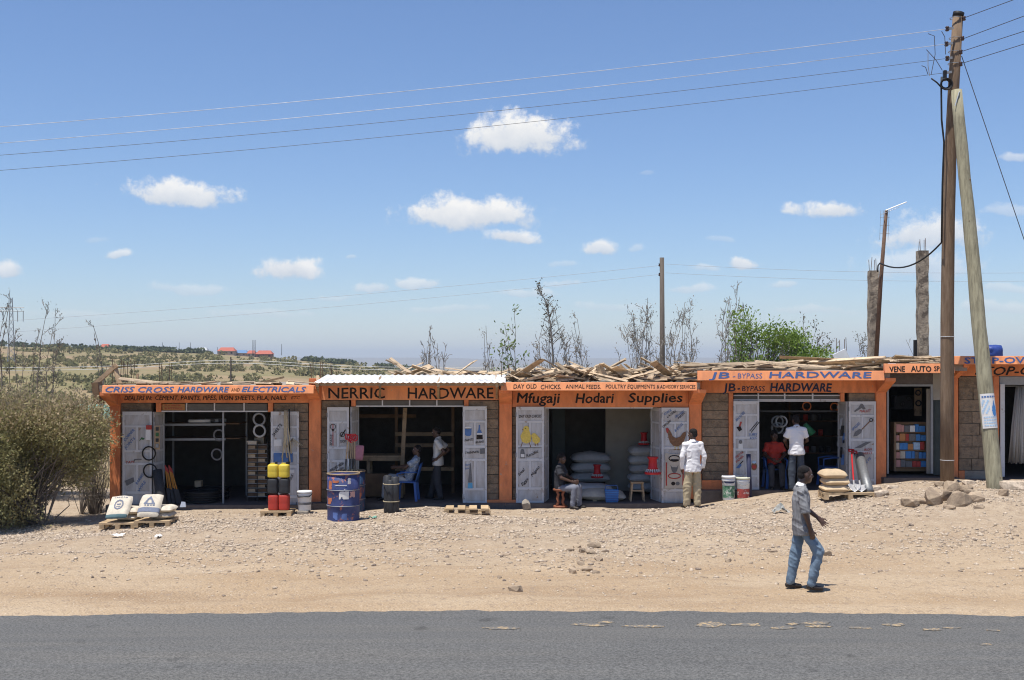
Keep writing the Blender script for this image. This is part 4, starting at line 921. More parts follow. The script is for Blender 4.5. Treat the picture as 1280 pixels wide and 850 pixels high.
# mesh roll and long tools by the left door
m = MB(); a, b_ = Vector((PX(204.5, 26.55), 26.5, F1 - .12)), Vector((PX(196.5, 26.8), 26.8, PZ(588, 26.8)))
m.tube([a, a.lerp(b_, .5), b_], .105, 18); solo(m, 'wire_mesh_roll', 'wire_mesh', 'tall roll of dark wire mesh leaning by the left shop door', 'mesh roll', smooth=True, root=tuple(a))
for k in range(6):
    a = Vector((PX(213 + k * 2.6, 26.9), 26.84 + .05 * (k % 2), F1 + .02)); b_ = Vector((PX(205.5 + k * 1.5, 27.1), 27.16, PZ(582 + 2 * (k % 3), 27.1)))
    t = thing('hoe', ('fork hoe' if k % 2 else 'hoe') + ' with yellow and red handle in the bundle of tools by the left door', 'hoe', tuple(a), 'bundle of long-handled tools'); t['label'] = ('leftmost', 'second', 'third', 'fourth', 'fifth', 'rightmost')[k] + ' long-handled tool in the yellow-handled bundle by the left door'
    m = MB(); m.tube([a.lerp(b_, .4), a.lerp(b_, .86)], .014, 7); m.build('handle', mat('tool_yellow', (.50, .22, .04), .6), t)
    m = MB(); m.tube([a.lerp(b_, .86), b_], .016, 7); m.build('grip', 'door_red', t)
    m = MB(); m.bar(a, a.lerp(b_, .4), .07, .02); m.build('blade', 'dark_metal', t)
m = MB(); p = Fp(228, 634, F1); m.add([p + Vector(q) for q in ((-.06, 0, 0), (.07, .02, 0), (.05, .05, .11), (-.03, .04, .12), (-.05, .10, .02), (.06, .12, .01))], [(0, 1, 2, 3), (3, 2, 5, 4), (0, 3, 4), (1, 5, 2), (0, 4, 5, 1)]); solo(m, 'spade_blade', 'blade_steel', 'bare steel spade blade on the floor beside the tool bundle', 'spade')
for i, (x, y, q) in enumerate(((186.2, 566.7, 'upper'), (187.6, 588.4, 'lower'))):
    m = MB(); m.ring(P(x, y, 26.8), .148, .017, 30, 7, (.08, 1, 0)); solo(m, 'hose_coil', 'rubber', f'{q} black hose ring hanging on the left door', 'hose', 'hose rings on the left door', True)
t = thing('hanging_packet', 'red and white packet hanging on the left door', 'packet', tuple(P(185, 547, 26.8))); part(t, 'bag', 'white_paper', (182, 188.2, 533, 550, 26.8, .03)); part(t, 'header_card', 'door_red', (182.4, 189.2, 531.5, 537, 26.79, .035))
t = thing('sample_card', 'tan card of small fittings hanging inside the left door', 'card', tuple(P(196, 560, 26.85))); part(t, 'board', 'timber', (193, 199.5, 532, 562, 26.86, .02))
for k in range(4): part(t, 'fitting', ('dark_metal', 'door_green', 'can_black', 'steel_grey')[k], (194.5, 198, 534 + 7 * k, 538.5 + 7 * k, 26.83, .03))
for i, (x, y, q) in enumerate(((324, 524, 'upper'), (324.4, 538.6, 'lower'))):
    m = MB()
    for k in range(4): m.ring(P(x, y, 27.12 + .015 * (k % 2)), .118 + .009 * k, .010, 26, 6, (.1, 1, .05))
    solo(m, 'wire_coil', ('steel_grey', 'sack_grey')[i], f'{q} pale wire coil hanging at the right of the first doorway', 'wire coil', 'wire coils in the first doorway', True)
for i, (x, y, q) in enumerate(((273.6, 544, 'upper'), (271, 568, 'lower'))):
    m = MB()
    for k in range(3): m.ring(P(x, y, 27.3), .11 + .012 * k, .008, 26, 6, (.2, 1, .05))
    solo(m, 'cable_coil', 'grey_decal', f'{q} thin grey cable ring hanging behind the steel post', 'cable', 'cable rings behind the steel post', True)
# sisal rope hanks on the right door
t = thing('rope_hank', 'hank of pale sisal rope hanging on the right door of the first shop', 'rope', tuple(P(358, 575, 26.75)))
rr = random.Random(9)
for k in range(7):
    m = MB(); x0 = 357.5 + rr.uniform(-1.5, 1.5); pts = []
    for j in range(9):
        f_ = j / 8; xx = x0 + math.sin(f_ * 3 + k) * 2.2 * f_ + (k - 3) * 1.5 * f_ * f_; pts.append(P(xx, 513 + f_ * (54 + 5 * (k % 3)), 26.78 - .05 * math.sin(f_ * 3) - .02 * (k % 2)))
    m.tube(pts, .014, 5); m.build('strand', 'rope', t, True)
t2 = thing('rope_tuft', 'frayed bunch of pale rope ends on the right door of the first shop', 'rope', tuple(P(368, 560, 26.75)))
for k in range(8):
    m = MB(); a = P(366, 548, 26.78); m.tube([P(357, 561 - k * .3, 26.78), a, P(361 + k * 2.5, 560 - abs(k - 3) * .9 + rr.uniform(-2, 2), 26.72)], [.008, .014, .004], 5); m.build('strand', 'rope', t2, True)
m = MB(); m.tube([P(361.5, 511, 26.76), P(362, 550, 26.76), P(361, 600, 26.76)], .016, 6); solo(m, 'black_strap', 'rubber', 'black rubber strap hanging beside the sisal rope', 'strap')
# inside the first shop
t = thing('shelf_rack', 'steel shelf rails high inside the first shop', 'shelf', tuple(P(245, 549, 28)))
for y in (531, 549.5):
    m = MB(); m.bar(P(205, y, 27.9), P(282, y - .5, 27.9), .03, .05); m.build('rail', 'steel_grey', t); m = MB(); m.box(PX(205, 28), PX(300, 28), 27.93, 28.7, PZ(y, 27.9) + .01, PZ(y, 27.9) + .035); m.build('shelf_board', 'dark_timber', t)
for x in (206, 300): m = MB(); m.bar(Vector((PX(x, 28), 28.7, F1)), Vector((PX(x, 28), 28.7, 2.3)), .04, .04); m.build('upright', 'steel_grey', t)
for k in range(5):
    m = MB(); a = P(236 + k * 5, 528, 27.96 + .09 * k); a.z = PZ(531, 27.9) + .085; m.tube([a, a + Vector((.5, .02, 0))], .04, 12); solo(m, 'plastic_pipe', ('white_plastic', 'grey_decal')[k % 2], 'short plastic pipe lying on the upper shelf of the first shop', 'pipe', 'pipes on the upper shelf', True)
t = thing('display_rack', 'wire display rack of small pale boxes at the right of the first doorway', 'rack', tuple(Fp(322, 629, F1)))
Yr = 27.5
for x in (309, 321.5, 334): m = MB(); m.bar(Vector((PX(x, Yr), Yr, F1)), Vector((PX(x, Yr), Yr, PZ(553, Yr))), .02, .02); m.build('upright', 'dark_metal', t)
for k in range(13): m = MB(); m.bar(P(309, 556 + 5.4 * k, Yr), P(334, 556 + 5.4 * k, Yr), .012, .012); m.build('shelf_wire', 'steel_grey', t)
ORD = ['first', 'second', 'third', 'fourth', 'fifth', 'sixth', 'seventh', 'eighth', 'ninth', 'tenth', 'eleventh', 'twelfth']
for k in range(12):
    for j in range(2):
        m = MB(); m.pbox(310 + j * 12.4, 310 + j * 12.4 + 9 + 2 * ((k * 7 + j) % 2), 557.2 + 5.4 * k, 561 + 5.4 * k, Yr + .04, .15); solo(m, 'carton', ('timber', 'dark_timber', 'sack_brown', 'dark_timber')[(k * 3 + j) % 4], ('left' if j == 0 else 'right') + f'-hand pale carton, {ORD[k]} row down the wire display rack', 'carton', 'cartons on the wire rack')
m = MB(); m.pbox(308, 321, 551, 555.5, Yr, .3); solo(m, 'carton', 'sack_cloth', 'long pale carton on top of the wire display rack', 'carton', bevel=.01)
m = MB(); m.pbox(318, 330, 547, 555.5, Yr + .4, .2); m.pbox(311, 334, 555.6, 556, Yr + .2, .4); solo(m, 'carton', 'sack_brown', 'upright carton behind the top of the display rack', 'carton')
for i, (x, y, r_) in enumerate(((250, 629, .42), (262, 625, .36))):
    m = MB(); c = Fp(x, y, F1)
    for k in range(5): m.ring(c + EZ * (.035 + .05 * k) + EY * .3, r_ - .02 * (k % 2), .028, 30, 7, (0, 0, 1))
    solo(m, 'pipe_coil', 'rubber', ('wide', 'smaller')[i] + ' coil of black pipe on the floor of the first shop', 'pipe coil', 'black pipe coils on the floor', True)
m = MB(); m.pbox(243, 251, 601, 609, 28.2, .2); solo(m, 'tin', 'sack_brown', 'small yellowish tin on the pipe coils in the first shop', 'tin', bevel=.01); 

# ---- second shop
def drum(c, r, h, body, label, patches=()):
    t = thing('oil_drum', label, 'drum', c, 'oil drums before the second shop'); c = Vector(c)
    pr = [(r, 0), (r * 1.015, .012), (r, .03)]
    for f_ in (.33, .66): pr += [(r, h * f_ - .025), (r * 1.035, h * f_), (r, h * f_ + .025)]
    pr += [(r, h - .02)]
    m = MB(); m.lathe(c, pr, 32); m.build('body', body, t, True)
    m = MB(); m.ring(c + EZ * (h - .01), r * 1.0, .014, 36, 8, (0, 0, 1)); m.build('rim', 'drum_rim', t, True)
    for f_ in (.33, .66): m = MB(); m.ring(c + EZ * h * f_, r * 1.03, .007, 36, 6, (0, 0, 1)); m.build('hoop', 'steel_grey', t, True)
    for a0, a1, z0, z1, mm in patches:
        m = MB(); n = 14; pt = lambda u, w: c + Vector((math.cos(R(a0 + (a1 - a0) * u)) * r * 1.008, math.sin(R(a0 + (a1 - a0) * u)) * r * 1.008, z0 + (z1 - z0) * w))
        for j in range(n):
            for k in range(n):
                u, w = (k + .5) / n, (j + .5) / n; e = min(u, 1 - u, w, 1 - w)
                if e + .42 * float(vnoise(u * 3.5 + a0, w * 3.5 + z0 * 9)) + .2 * float(vnoise(u * 9 + a1, w * 9)) > .03: m.add([pt(k / n, j / n), pt((k+1) / n, j / n), pt((k+1) / n, (j+1) / n), pt(k / n, (j+1) / n)], [(0, 1, 2, 3)])
        if m.f: m.build('paper_scrap', mm, t, True)
    return t
g = G(426.5, 652); 
drum((g.x, g.y + .33, g.z - .02), .33, .98, 'drum_blue', 'blue oil drum with peeling posters, shovels behind it', ((262, 297, .47, .68, 'white_paper'), (293, 305, .78, .90, 'white_paper'), (215, 234, .62, .84, mat('peel_orange', (.50, .17, .09), .8, .2)), (205, 233, .36, .50, 'peel_orange'), (236, 262, .80, .86, 'peel_orange'), (300, 322, .50, .62, mat('peel_pink', (.55, .33, .30), .8, .2)), (238, 258, .05, .20, mat('peel_blue', (.10, .16, .38), .6, .3)), (270, 290, .04, .18, 'peel_blue'), (246, 290, .74, .76, 'white_paper')))
g2 = G(444, 641); drum((g2.x - .12, g2.y + .30, g2.z - .02), .30, .92, 'drum_dark', 'darker second oil drum half hidden behind the blue one', ((300, 322, .30, .45, 'peel_orange'), (290, 318, .6, .8, mat('peel_cyan', (.12, .25, .42), .6, .3))))
def shovel(a, b_, label, group, handle='timber', blade='blade_steel', side=EX, bw=.22, bl=.30, red=True, blade_up=False):
    """a = tip of the blade, b_ = end of the D-handle"""
    t = thing('shovel', label, 'shovel', tuple(a), group); a = Vector(a); b_ = Vector(b_); d = (b_ - a).normalized(); L_ = (b_ - a).length
    s = (side - d * side.dot(d)).normalized(); n = s.cross(d); m = MB(); k = 6
    prof = [(0, .12), (.04, .55), (.10, .88), (.2, 1), (bl * .85, 1), (bl, .8), (bl + .03, .15)]
    for l_, w in prof:
        for i in range(k + 1):
            f_ = (i / k - .5); m.v.append(tuple(a + d * l_ + s * (f_ * bw * w) + n * (.05 * (4 * f_ * f_) * w)))
    for j in range(len(prof) - 1):
        for i in range(k): m.f.append((j*(k+1)+i, j*(k+1)+i+1, (j+1)*(k+1)+i+1, (j+1)*(k+1)+i))
    bo = m.build('blade', blade, t, True); so_ = bo.modifiers.new('thick', 'SOLIDIFY'); so_.thickness = .006
    m = MB(); m.tube([a + d * (bl * .7) - n * .0, a + d * (bl + .25)], [.02, .019], 8); m.build('socket', blade, t)
    m = MB(); m.tube([a + d * (bl + .22), a + d * (L_ - .12)], .017, 8); m.build('shaft', handle, t)
    m = MB(); w = .055
    m.tube([a + d * (L_ - .13), a + d * (L_ - .09) - s * w, a + d * L_ - s * w, a + d * L_ + s * w, a + d * (L_ - .09) + s * w, a + d * (L_ - .13)], .017, 7); m.build('grip', 'red_plastic' if red else 'black_plastic', t)
    return t
for k in range(5):
    x = 431 + 3.2 * k; tip = Vector((PX(x - 2, 26.2), 25.95 + .07 * (k % 2), .62 + .03 * k)); end = Vector((PX(435 + 2.0 * k, 26.35), 26.4, PZ(543 + 1.6 * (k % 3), 26.35)))
    shovel(Vector((PX(430 + 3.4 * k, 26.25), 26.2 + .06 * (k % 2), PZ(612, 26.2))), end, ('front' if k == 0 else 'one') + ' of the red-handled shovels standing behind the blue drum' if k == 0 else 'red-handled shovel in the bunch standing behind the blue drum', 'shovels behind the blue drum', 'timber', ('dark_metal', 'blade_steel', 'dark_metal', 'dark_metal', 'dark_metal')[k], EX, .17, .42)
m = MB()
mm, _ = pillow(P(449, 566, 26.9), EX, Vector((.1, 0, 1)).normalized(), -EY, .2, .34, .1, 5, 10); solo(mm, 'pink_bag', mat('pink_cloth', (.50, .22, .27), .8, .15, 12), 'small pink bag hanging by the left door of the second shop', 'bag', smooth=True)
t = thing('work_table', 'rough timber counter inside the second shop', 'table', tuple(Fp(472, 622, F2))); Yt = 28.0
m = MB(); m.pbox(447, 502, 569.5, 572, Yt, .7); m.build('table_top', 'timber', t); m = MB(); m.pbox(447, 502, 572.2, 576, Yt + .02, .03); m.build('apron', 'timber', t)
for x in (458, 500): m = MB(); m.box(PX(x, Yt), PX(x, Yt) + .07, Yt + .06, Yt + .13, F2, PZ(576, Yt)); m.build('leg', 'timber', t)
for x in (458, 500): m = MB(); m.box(PX(x, Yt), PX(x, Yt) + .07, Yt + .55, Yt + .62, F2, PZ(576, Yt)); m.build('leg', 'timber', t)
Yp = 27.75; m = MB(); m.pbox(452, 487, 592, 620.5, Yp, .04); solo(m, 'fibreboard_sheet', 'dark_timber', 'brown board propped under the timber counter', 'board')
m = MB(); m.bar(Vector((PX(501, 27.9), 27.9, F2)), P(506.5, 510, 27.9), .09, .07); t = solo(m, 'timber_post', 'timber', 'leaning timber post inside the second shop', 'post')
t = thing('timber_shelving', 'rough timber shelving at the back right of the second shop', 'shelf', tuple(Fp(535, 612, F2))); Ys = 28.8
for y in (542.5, 556.5, 586): m = MB(); m.bar(P(494, y, Ys), P(567, y, Ys), .05, .09); m.build('rail', 'timber', t); m = MB(); m.box(PX(494, Ys), PX(567, Ys), Ys + .06, Ys + .6, PZ(y, Ys) - .02, PZ(y, Ys) + .02); m.build('shelf_board', 'dark_timber', t)
for x in (495, 566): m = MB(); m.bar(Vector((PX(x, Ys), Ys + .1, F2)), Vector((PX(x, Ys), Ys + .1, 2.2)), .07, .07); m.build('upright', 'dark_timber', t)
m = MB(); m.bar(P(447, 520, 29.2), P(520, 520, 29.2), .05, .08); solo(m, 'timber_rail', 'dark_timber', 'dark timber rail high at the back of the second shop', 'rail')
g = G(488.7, 642); t = thing('rolled_mats', 'upright bundle of dark rolled mats tied with string', 'mat roll', tuple(g))
m = MB(); h = PZ(592, 26.2) - g.z
for i, (dx, dy, r_) in enumerate(((-.085, .1, .085), (.07, .09, .09), (0, .22, .09), (-.02, .04, .07))): m = MB(); m.lathe((g.x + dx, g.y + dy + .05, g.z), [(r_ * .95, 0), (r_, .04), (r_ * .97, h * .5), (r_, h - .03 * i), (r_ * .8, h - .03 * i + .01)], 16); m.build('roll', 'can_black', t, True)
for z in (.25, .62): m = MB(); m.ring((g.x - .005, g.y + .15, g.z + z), .175, .008, 24, 5, (0, 0, 1)); m.build('string', 'rope', t)
g = G(583.5, 642); pallet(g + EY * .3, .62, 1.0, .11, 'low slatted pallet lying before the second shop', math.pi / 2 + .03, 4)

# ---- third shop
g = G(658, 637); 
def rock(c, sx, sy, sz, seed, matl, label, group, a=0.0, name='rock', cat='rock'):
    r = random.Random(seed); ca, sa = math.cos(a), math.sin(a); bm = bmesh.new()
    for k in range(26):                       # broken stone: hull of random corners
        p = Vector((r.gauss(0, 1), r.gauss(0, 1), r.gauss(0, 1))).normalized(); p = Vector([math.copysign(abs(q) ** .55, q) for q in p]) * r.uniform(.72, 1.0)
        q = (p.x * sx, p.y * sy, p.z * sz); bm.verts.new((c[0] + q[0] * ca - q[1] * sa, c[1] + q[0] * sa + q[1] * ca, c[2] + q[2] + sz * .72))
    h = bmesh.ops.convex_hull(bm, input=bm.verts[:]); bmesh.ops.delete(bm, geom=[v for v in bm.verts if not v.link_faces], context='VERTS')
    bmesh.ops.bevel(bm, geom=bm.edges[:], offset=min(sx, sz) * .05, segments=1, affect='EDGES', clamp_overlap=True)
    m = MB(); bm.verts.index_update(); m.v = [tuple(v.co) for v in bm.verts]; m.f = [tuple(v.index for v in f.verts) for f in bm.faces]; bm.free()
    return solo(m, name, matl, label, cat, group, False, tuple(c))
rock(g + EY * .1, .11, .08, .15, 77, 'concrete', 'upright grey stone holding the chick-painted door open', 'stones', name='door_stone')
def feeder(c, s, label, hang=False):
    t = thing('poultry_feeder', label, 'feeder', tuple(c), 'red poultry feeders in the feed shop'); c = Vector(c)
    m = MB(); m.lathe(c, [(s * .2, 0), (s * .5, .02 * s), (s * .52, .16 * s), (s * .46, .17 * s)], 22); m.build('pan', 'red_plastic', t, True)
    m = MB()
    for k in range(18):
        a = 2 * math.pi * k / 18; m.bar(c + Vector((math.cos(a) * s * .47, math.sin(a) * s * .47, .16 * s)), c + Vector((math.cos(a) * s * .36, math.sin(a) * s * .36, .34 * s)), .05 * s, .02 * s)
    m.build('grille', 'white_plastic', t)
    m = MB(); m.lathe(c + EZ * .32 * s, [(s * .36, 0), (s * .28, .12 * s), (s * .25, .6 * s), (s * .34, .72 * s), (s * .34, .78 * s)], 20); m.build('hopper', 'red_plastic', t, True)
    if hang: m = MB(); m.tube([c + EZ * 1.08 * s, c + EZ * 2.0 * s], .006, 5); m.build('hanger', 'dark_metal', t)
    return t
feeder(P(816, 593, 26.72), .36, 'red and white poultry feeder hanging at the right door of the feed shop', True)
GF = 'feed sacks stacked in the feed shop'
def flat_sack(x, y, Y, w, h, label, matl='sack_grey', seed=0, l=.75, tilt=0.0): 
    c = P(x, y, Y); ax = Vector((math.cos(tilt), 0, math.sin(tilt))); return sack(c, ax, EY, Vector((-ax.z, 0, ax.x)), w, l, h, matl, label, GF, seed, sag=.12)
for k, nm in enumerate(('lowest', 'second', 'top')): flat_sack(737.5 - k * 1.0 + (0, 1.5, 3)[k], 595 - 12 * k, 29.1, .98, .27, f'{nm} grey feed sack of the left stack in the feed shop', seed=100 + k)
flat_sack(735, 610, 27.75, 1.15, .25, 'grey feed sack lying behind the front sack on the floor pallet', seed=105); flat_sack(752, 617, 27.45, 1.10, .26, 'pale feed sack at the front on the floor pallet', matl='sack_cloth', seed=106, tilt=-.04)
pp = Fp(744, 627, F3); pallet(pp + EY * .5, 1.1, .9, .10, 'dark pallet under the feed sacks on the shop floor', 0, 6)
for k, nm in enumerate(('lowest', 'second', 'third', 'fourth', 'top')): flat_sack(804 - (k % 2), 607 - 11.2 * k, 28.7, .72, .25, f'{nm} grey feed sack of the right stack in the feed shop', seed=110 + k)
feeder(P(746.5, 597.5, 28.3), .29, 'dark red poultry feeder standing on the front feed sacks'); feeder(P(805, 556, 28.6), .27, 'red poultry feeder on top of the right stack of sacks')
c = Fp(765, 628, F3); t = thing('blue_basket', 'blue plastic basket on the floor of the feed shop', 'basket', tuple(c))
m = MB(); n = 4; w0, w1, d0, d1, h = .13, .155, .10, .12, .27
for s_ in ((-1, -1), (1, -1), (1, 1), (-1, 1)): pass
for hh, k in ((0, 0), (1, 1)): m.v += [tuple(c + Vector((sx * (w0, w1)[k], sy * (d0, d1)[k] + .12, hh * h))) for sx, sy in ((-1, -1), (1, -1), (1, 1), (-1, 1))]
m.f = [(0, 3, 2, 1), (0, 1, 5, 4), (1, 2, 6, 5), (2, 3, 7, 6), (3, 0, 4, 7)]; bo = m.build('basket_body', mat('basket_blue', (.06, .22, .55), .5), t); q = bo.modifiers.new('thick', 'SOLIDIFY'); q.thickness = .008
m = MB()
for k in range(5): m.bar(c + Vector((-.15, -.0, .045 + .05 * k)), c + Vector((.15, -.0, .045 + .05 * k)), .012, .02)
m.build('rib', 'blue_plastic', t); m = MB(); m.tube([c + Vector((-.15, .12, h)), c + Vector((-.12, .12, h + .1)), c + Vector((.12, .12, h + .1)), c + Vector((.15, .12, h))], .01, 6); m.build('handle', 'blue_plastic', t)
def stool(c, w, h, label, matl='timber'):
    t = thing('stool', label, 'stool', tuple(c), 'wooden stools'); c = Vector(c)
    m = MB(); m.box(c.x - w / 2, c.x + w / 2, c.y - w / 2, c.y + w / 2, c.z + h - .035, c.z + h); m.build('seat', matl, t, bevel=.006)
    for sx in (-1, 1):
        for sy in (-1, 1): m = MB(); m.bar(c + Vector((sx * w * .52, sy * w * .48, 0)), c + Vector((sx * w * .38, sy * w * .38, h - .035)), .035, .035); m.build('leg', matl, t)
        m = MB(); m.bar(c + Vector((sx * w * .46, -w * .43, h * .4)), c + Vector((sx * w * .46, w * .43, h * .4)), .025, .025); m.build('stretcher', matl, t)
    m = MB(); m.bar(c + Vector((-w * .46, -w * .44, h * .55)), c + Vector((w * .46, -w * .44, h * .55)), .025, .025); m.build('stretcher', matl, t)
    return t
stool(Fp(797, 627, F3) + EY * .15, .30, .44, 'wooden stool on the floor before the right stack of sacks')
c = Vector((PX(700.5, 26.56), 26.56, float(ground_h(PX(700.5, 26.5), 26.5)))); t = thing('carved_stool', 'carved reddish wooden stool under the seated woman in dark clothes', 'stool', tuple(c), 'wooden stools')
m = MB(); m.lathe(c, [(.15, 0), (.16, .03), (.15, .05)], 18); m.build('base', mat('red_wood', (.26, .095, .05), .6, .2), t, True)
m = MB(); m.lathe(c + EZ * .37, [(.14, 0), (.165, .02), (.165, .05), (.14, .06)], 18); m.build('seat', 'red_wood', t, True)
for k in range(4):
    a = math.pi / 4 + k * math.pi / 2; d_ = Vector((math.cos(a), math.sin(a), 0)); m = MB(); m.tube([c + d_ * .12 + EZ * .04, c + d_ * .06 + EZ * .13, c + d_ * .10 + EZ * .21, c + d_ * .06 + EZ * .29, c + d_ * .12 + EZ * .38], .03, 8); m.build('leg', 'red_wood', t, True)

# ---- fourth shop
g = G(912.8, 623); bucket(tuple(g + EY * .2), .148, .53, 'white_plastic', 'tall white paint tin with a green label, left of the pair', 'paint tins outside the fourth shop', bands=((.10, .60, mat('label_green', (.10, .24, .15), .5, .5, 14, c2=(.6, .6, .55), c2amt=.35, c2scale=14)), (.70, .78, 'sign_navy')), name='paint_tin', cat='paint tin')
g = G(931, 623.5); bucket(tuple(g + EY * .2), .15, .46, 'white_plastic', 'white paint tin with a dark red label, right of the pair', 'paint tins outside the fourth shop', lid=mat('lid_cream', (.55, .56, .45), .5), bands=((.02, .46, mat('label_red', (.36, .07, .06), .5, .3, 14, c2=(.62, .60, .56), c2amt=.3, c2scale=12)),), name='paint_tin', cat='paint tin')
m = MB(); q = G(938.5, 622); m.tube([q + EY * .2 + Vector((.02, 0, 0)), q + Vector((0, .26, .95))], .05, 12); solo(m, 'dark_roll', 'sign_navy', 'thin dark blue roll leaning behind the paint tins', 'roll', smooth=True)
m = MB(); q = G(940.5, 622); m.tube([q + EY * .22, q + EY * .26 + EZ * .5, q + EY * .3 + EZ * .85], .018, 7); solo(m, 'black_pipe', 'rubber', 'short black pipe standing beside the paint tins', 'pipe')
g = G(1064, 625); pallet(g + EY * .3, 1.08, .62, .15, 'pallet under the brown bags and shovels of the fourth shop', -.02, 4)
for k, nm in enumerate(('lowest', 'middle', 'top')): sack(g + EX * (-.30 + (.02, .04, -.01)[k]) + EY * .30 + EZ * (.15 + .075 + .145 * k), EX, EY, EZ, .53, .58, .19, 'sack_brown', f'{nm} brown paper bag of the stack on the pallet', 'brown bags on the pallet', 140 + k, sag=.06)
for k in (0, 1): shovel(g + EX * (.10 + .14 * k) + Vector((0, .12, .16)), Vector((PX(1064.5 + 3.5 * k, 26.7), 26.72, PZ(562 + 2 * k, 26.7))), ('left', 'right')[k] + ' red-handled shovel with bright blade leaning on the pallet', 'shovels on the pallet', ('red_plastic', 'can_black')[k], 'blade_steel', EX, .25, .30)
a = g + Vector((.42, .2, .15)); m = MB(); m.tube([a, a.lerp(Vector((PX(1074.5, 26.75), 26.75, PZ(570, 26.75))), .5), Vector((PX(1074.5, 26.75), 26.72, PZ(570, 26.75)))], .10, 20); solo(m, 'sheet_roll', 'roll_grey', 'shiny grey roll of sheet metal leaning on the pallet', 'metal roll', smooth=True)
def chair(c, a, label, group, matl='blue_plastic'):
    t = thing('plastic_chair', label, 'chair', tuple(c), group); c = Vector(c); fx, fy = rot2(a)      # fx = facing
    m = MB(); m.obox(c + EZ * .43, fx, fy, EZ, .21, .22, .015); m.build('seat', matl, t, bevel=.008)
    for sx in (-1, 1):
        for sy in (-1, 1): m = MB(); m.bar(c + fx * (sx * .23) + fy * (sy * .22), c + fx * (sx * .19) + fy * (sy * .19) + EZ * .425, .055, .035); m.build('leg', matl, t)
    m = MB(); n = 8; b0 = c - fx * .20
    vs = [b0 + fy * (.21 * (2 * k / n - 1) * (1 - .1 * j)) - fx * (.10 * j + .03 * (1 - (2 * k / n - 1) ** 2)) + EZ * (.44 + .42 * j - .05 * (j == 1) * (2 * k / n - 1) ** 4) for j in (0, 1) for k in range(n + 1)]
    m.add(vs, [(k, k + 1, n + 2 + k, n + 1 + k) for k in range(n)]); bo = m.build('backrest', matl, t, True); q = bo.modifiers.new('thick', 'SOLIDIFY'); q.thickness = .012
    for sy in (-1, 1): m = MB(); m.tube([c + fy * sy * .23 - fx * .24 + EZ * .66, c + fy * sy * .25 + EZ * .66, c + fy * sy * .25 + fx * .2 + EZ * .63, c + fy * sy * .22 + fx * .2 + EZ * .43], .018, 6); m.build('armrest', matl, t, True)
    return t
CH2 = chair(Fp(509, 626, F2) + EY * .1, math.pi * .98, 'blue plastic chair under the seated man in the second shop', 'blue plastic chairs')
CH4 = chair(Fp(971, 611, F4) + EY * .25, -math.pi / 2, 'blue plastic chair under the seated woman in red', 'blue plastic chairs')
chair(Fp(1040, 608, F4) + EY * .2, math.pi, 'blue plastic chair standing behind the brown bags', 'blue plastic chairs')
for i, (x, y, r_) in enumerate(((1008.5, 508, .105), (1043, 509, .10))):
    m = MB(); a = P(x, y, 27.6); L_ = 1.3; n = 20; vx, vz = a.x / 27.6, (a.z - CAM_Z) / 27.6 * .5
    for rr_, yy in ((r_, L_), (r_, 0), (r_ * .8, 0), (r_ * .8, L_)): m.v += [(a.x + vx * yy + rr_ * math.cos(2*math.pi*k/n), a.y + yy, a.z + vz * yy + rr_ * math.sin(2*math.pi*k/n)) for k in range(n)]
    for j in range(3): m.f += [(j*n+k, j*n+(k+1) % n, (j+1)*n+(k+1) % n, (j+1)*n+k) for k in range(n)]
    solo(m, 'drain_pipe', mat('pipe_orange', (.55, .16, .05), .5), ('left', 'right')[i] + ' orange drain pipe end on, under the ceiling of the fourth shop', 'pipe', 'orange drain pipes under the ceiling', True)
m = MB(); m.bar(P(950, 514, 27.62), P(1055, 514, 27.62), .04, .04); m.bar(P(950, 514, 28.7), P(1055, 514, 28.7), .04, .04); solo(m, 'pipe_rack', 'dark_metal', 'steel rails carrying the orange pipes under the ceiling', 'rack')
for k in range(4):
    m = MB(); c = P(972 + 5 * (k % 2), 527 + 8 * (k // 2), 27.9 + .1 * k)
    for j in range(4): m.ring(c + EY * .02 * j, .12 + .01 * (j % 2), .014, 24, 6, (.15, 1, .1 * j))
    solo(m, 'cable_coil', ('steel_grey', 'white_plastic', 'sack_grey', 'grey_decal')[k], 'grey cable coil in the bunch hanging in the fourth shop', 'cable', 'cable coils hanging in the fourth shop', True)
m = MB(); m.tube([P(1006, 530, 28.0), P(1016, 542, 28.0)], [.05, .09], 12); solo(m, 'green_bundle', mat('green_plastic', (.05, .25, .12), .5), 'green plastic bundle hanging inside the fourth shop', 'bundle', smooth=True)
t = thing('back_shelving', 'dim shelving full of tins at the back of the fourth shop', 'shelf', tuple(Fp(1015, 600, F4)))
for y in (526, 545, 566): m = MB(); m.box(PX(985, 29.3), PX(1075, 29.3), 29.3, 29.7, PZ(y, 29.3) - .02, PZ(y, 29.3)); m.build('shelf_board', 'dark_timber', t)
for x in (986, 1074): m = MB(); m.box(PX(x, 29.3), PX(x, 29.3) + .04, 29.3, 29.7, F4, 2.6); m.build('upright', 'dark_timber', t)
for y in (526, 545, 566):
    for k in range(rnd.choice((5, 6, 7))):
        m = MB(); c = Vector((PX(rnd.uniform(-2, 2) + 990 + 9.2 * k, 29.4), 29.45, PZ(y, 29.3))); m.lathe(c, [(.06, 0), (.06, .14), (.05, .15)], 10); solo(m, 'paint_tin', ('grey_decal', 'dark_metal', 'can_red', 'can_black', 'rust')[(k * 3 + int(y)) % 5], 'small tin on the dim back shelf of the fourth shop', 'tin', 'tins on the back shelf', True)
q = P(1050, 540, 27.3); t = thing('tool_bunch', 'bunch of saws and tools hanging on the right inner door of the fourth shop', 'tools', tuple(q))
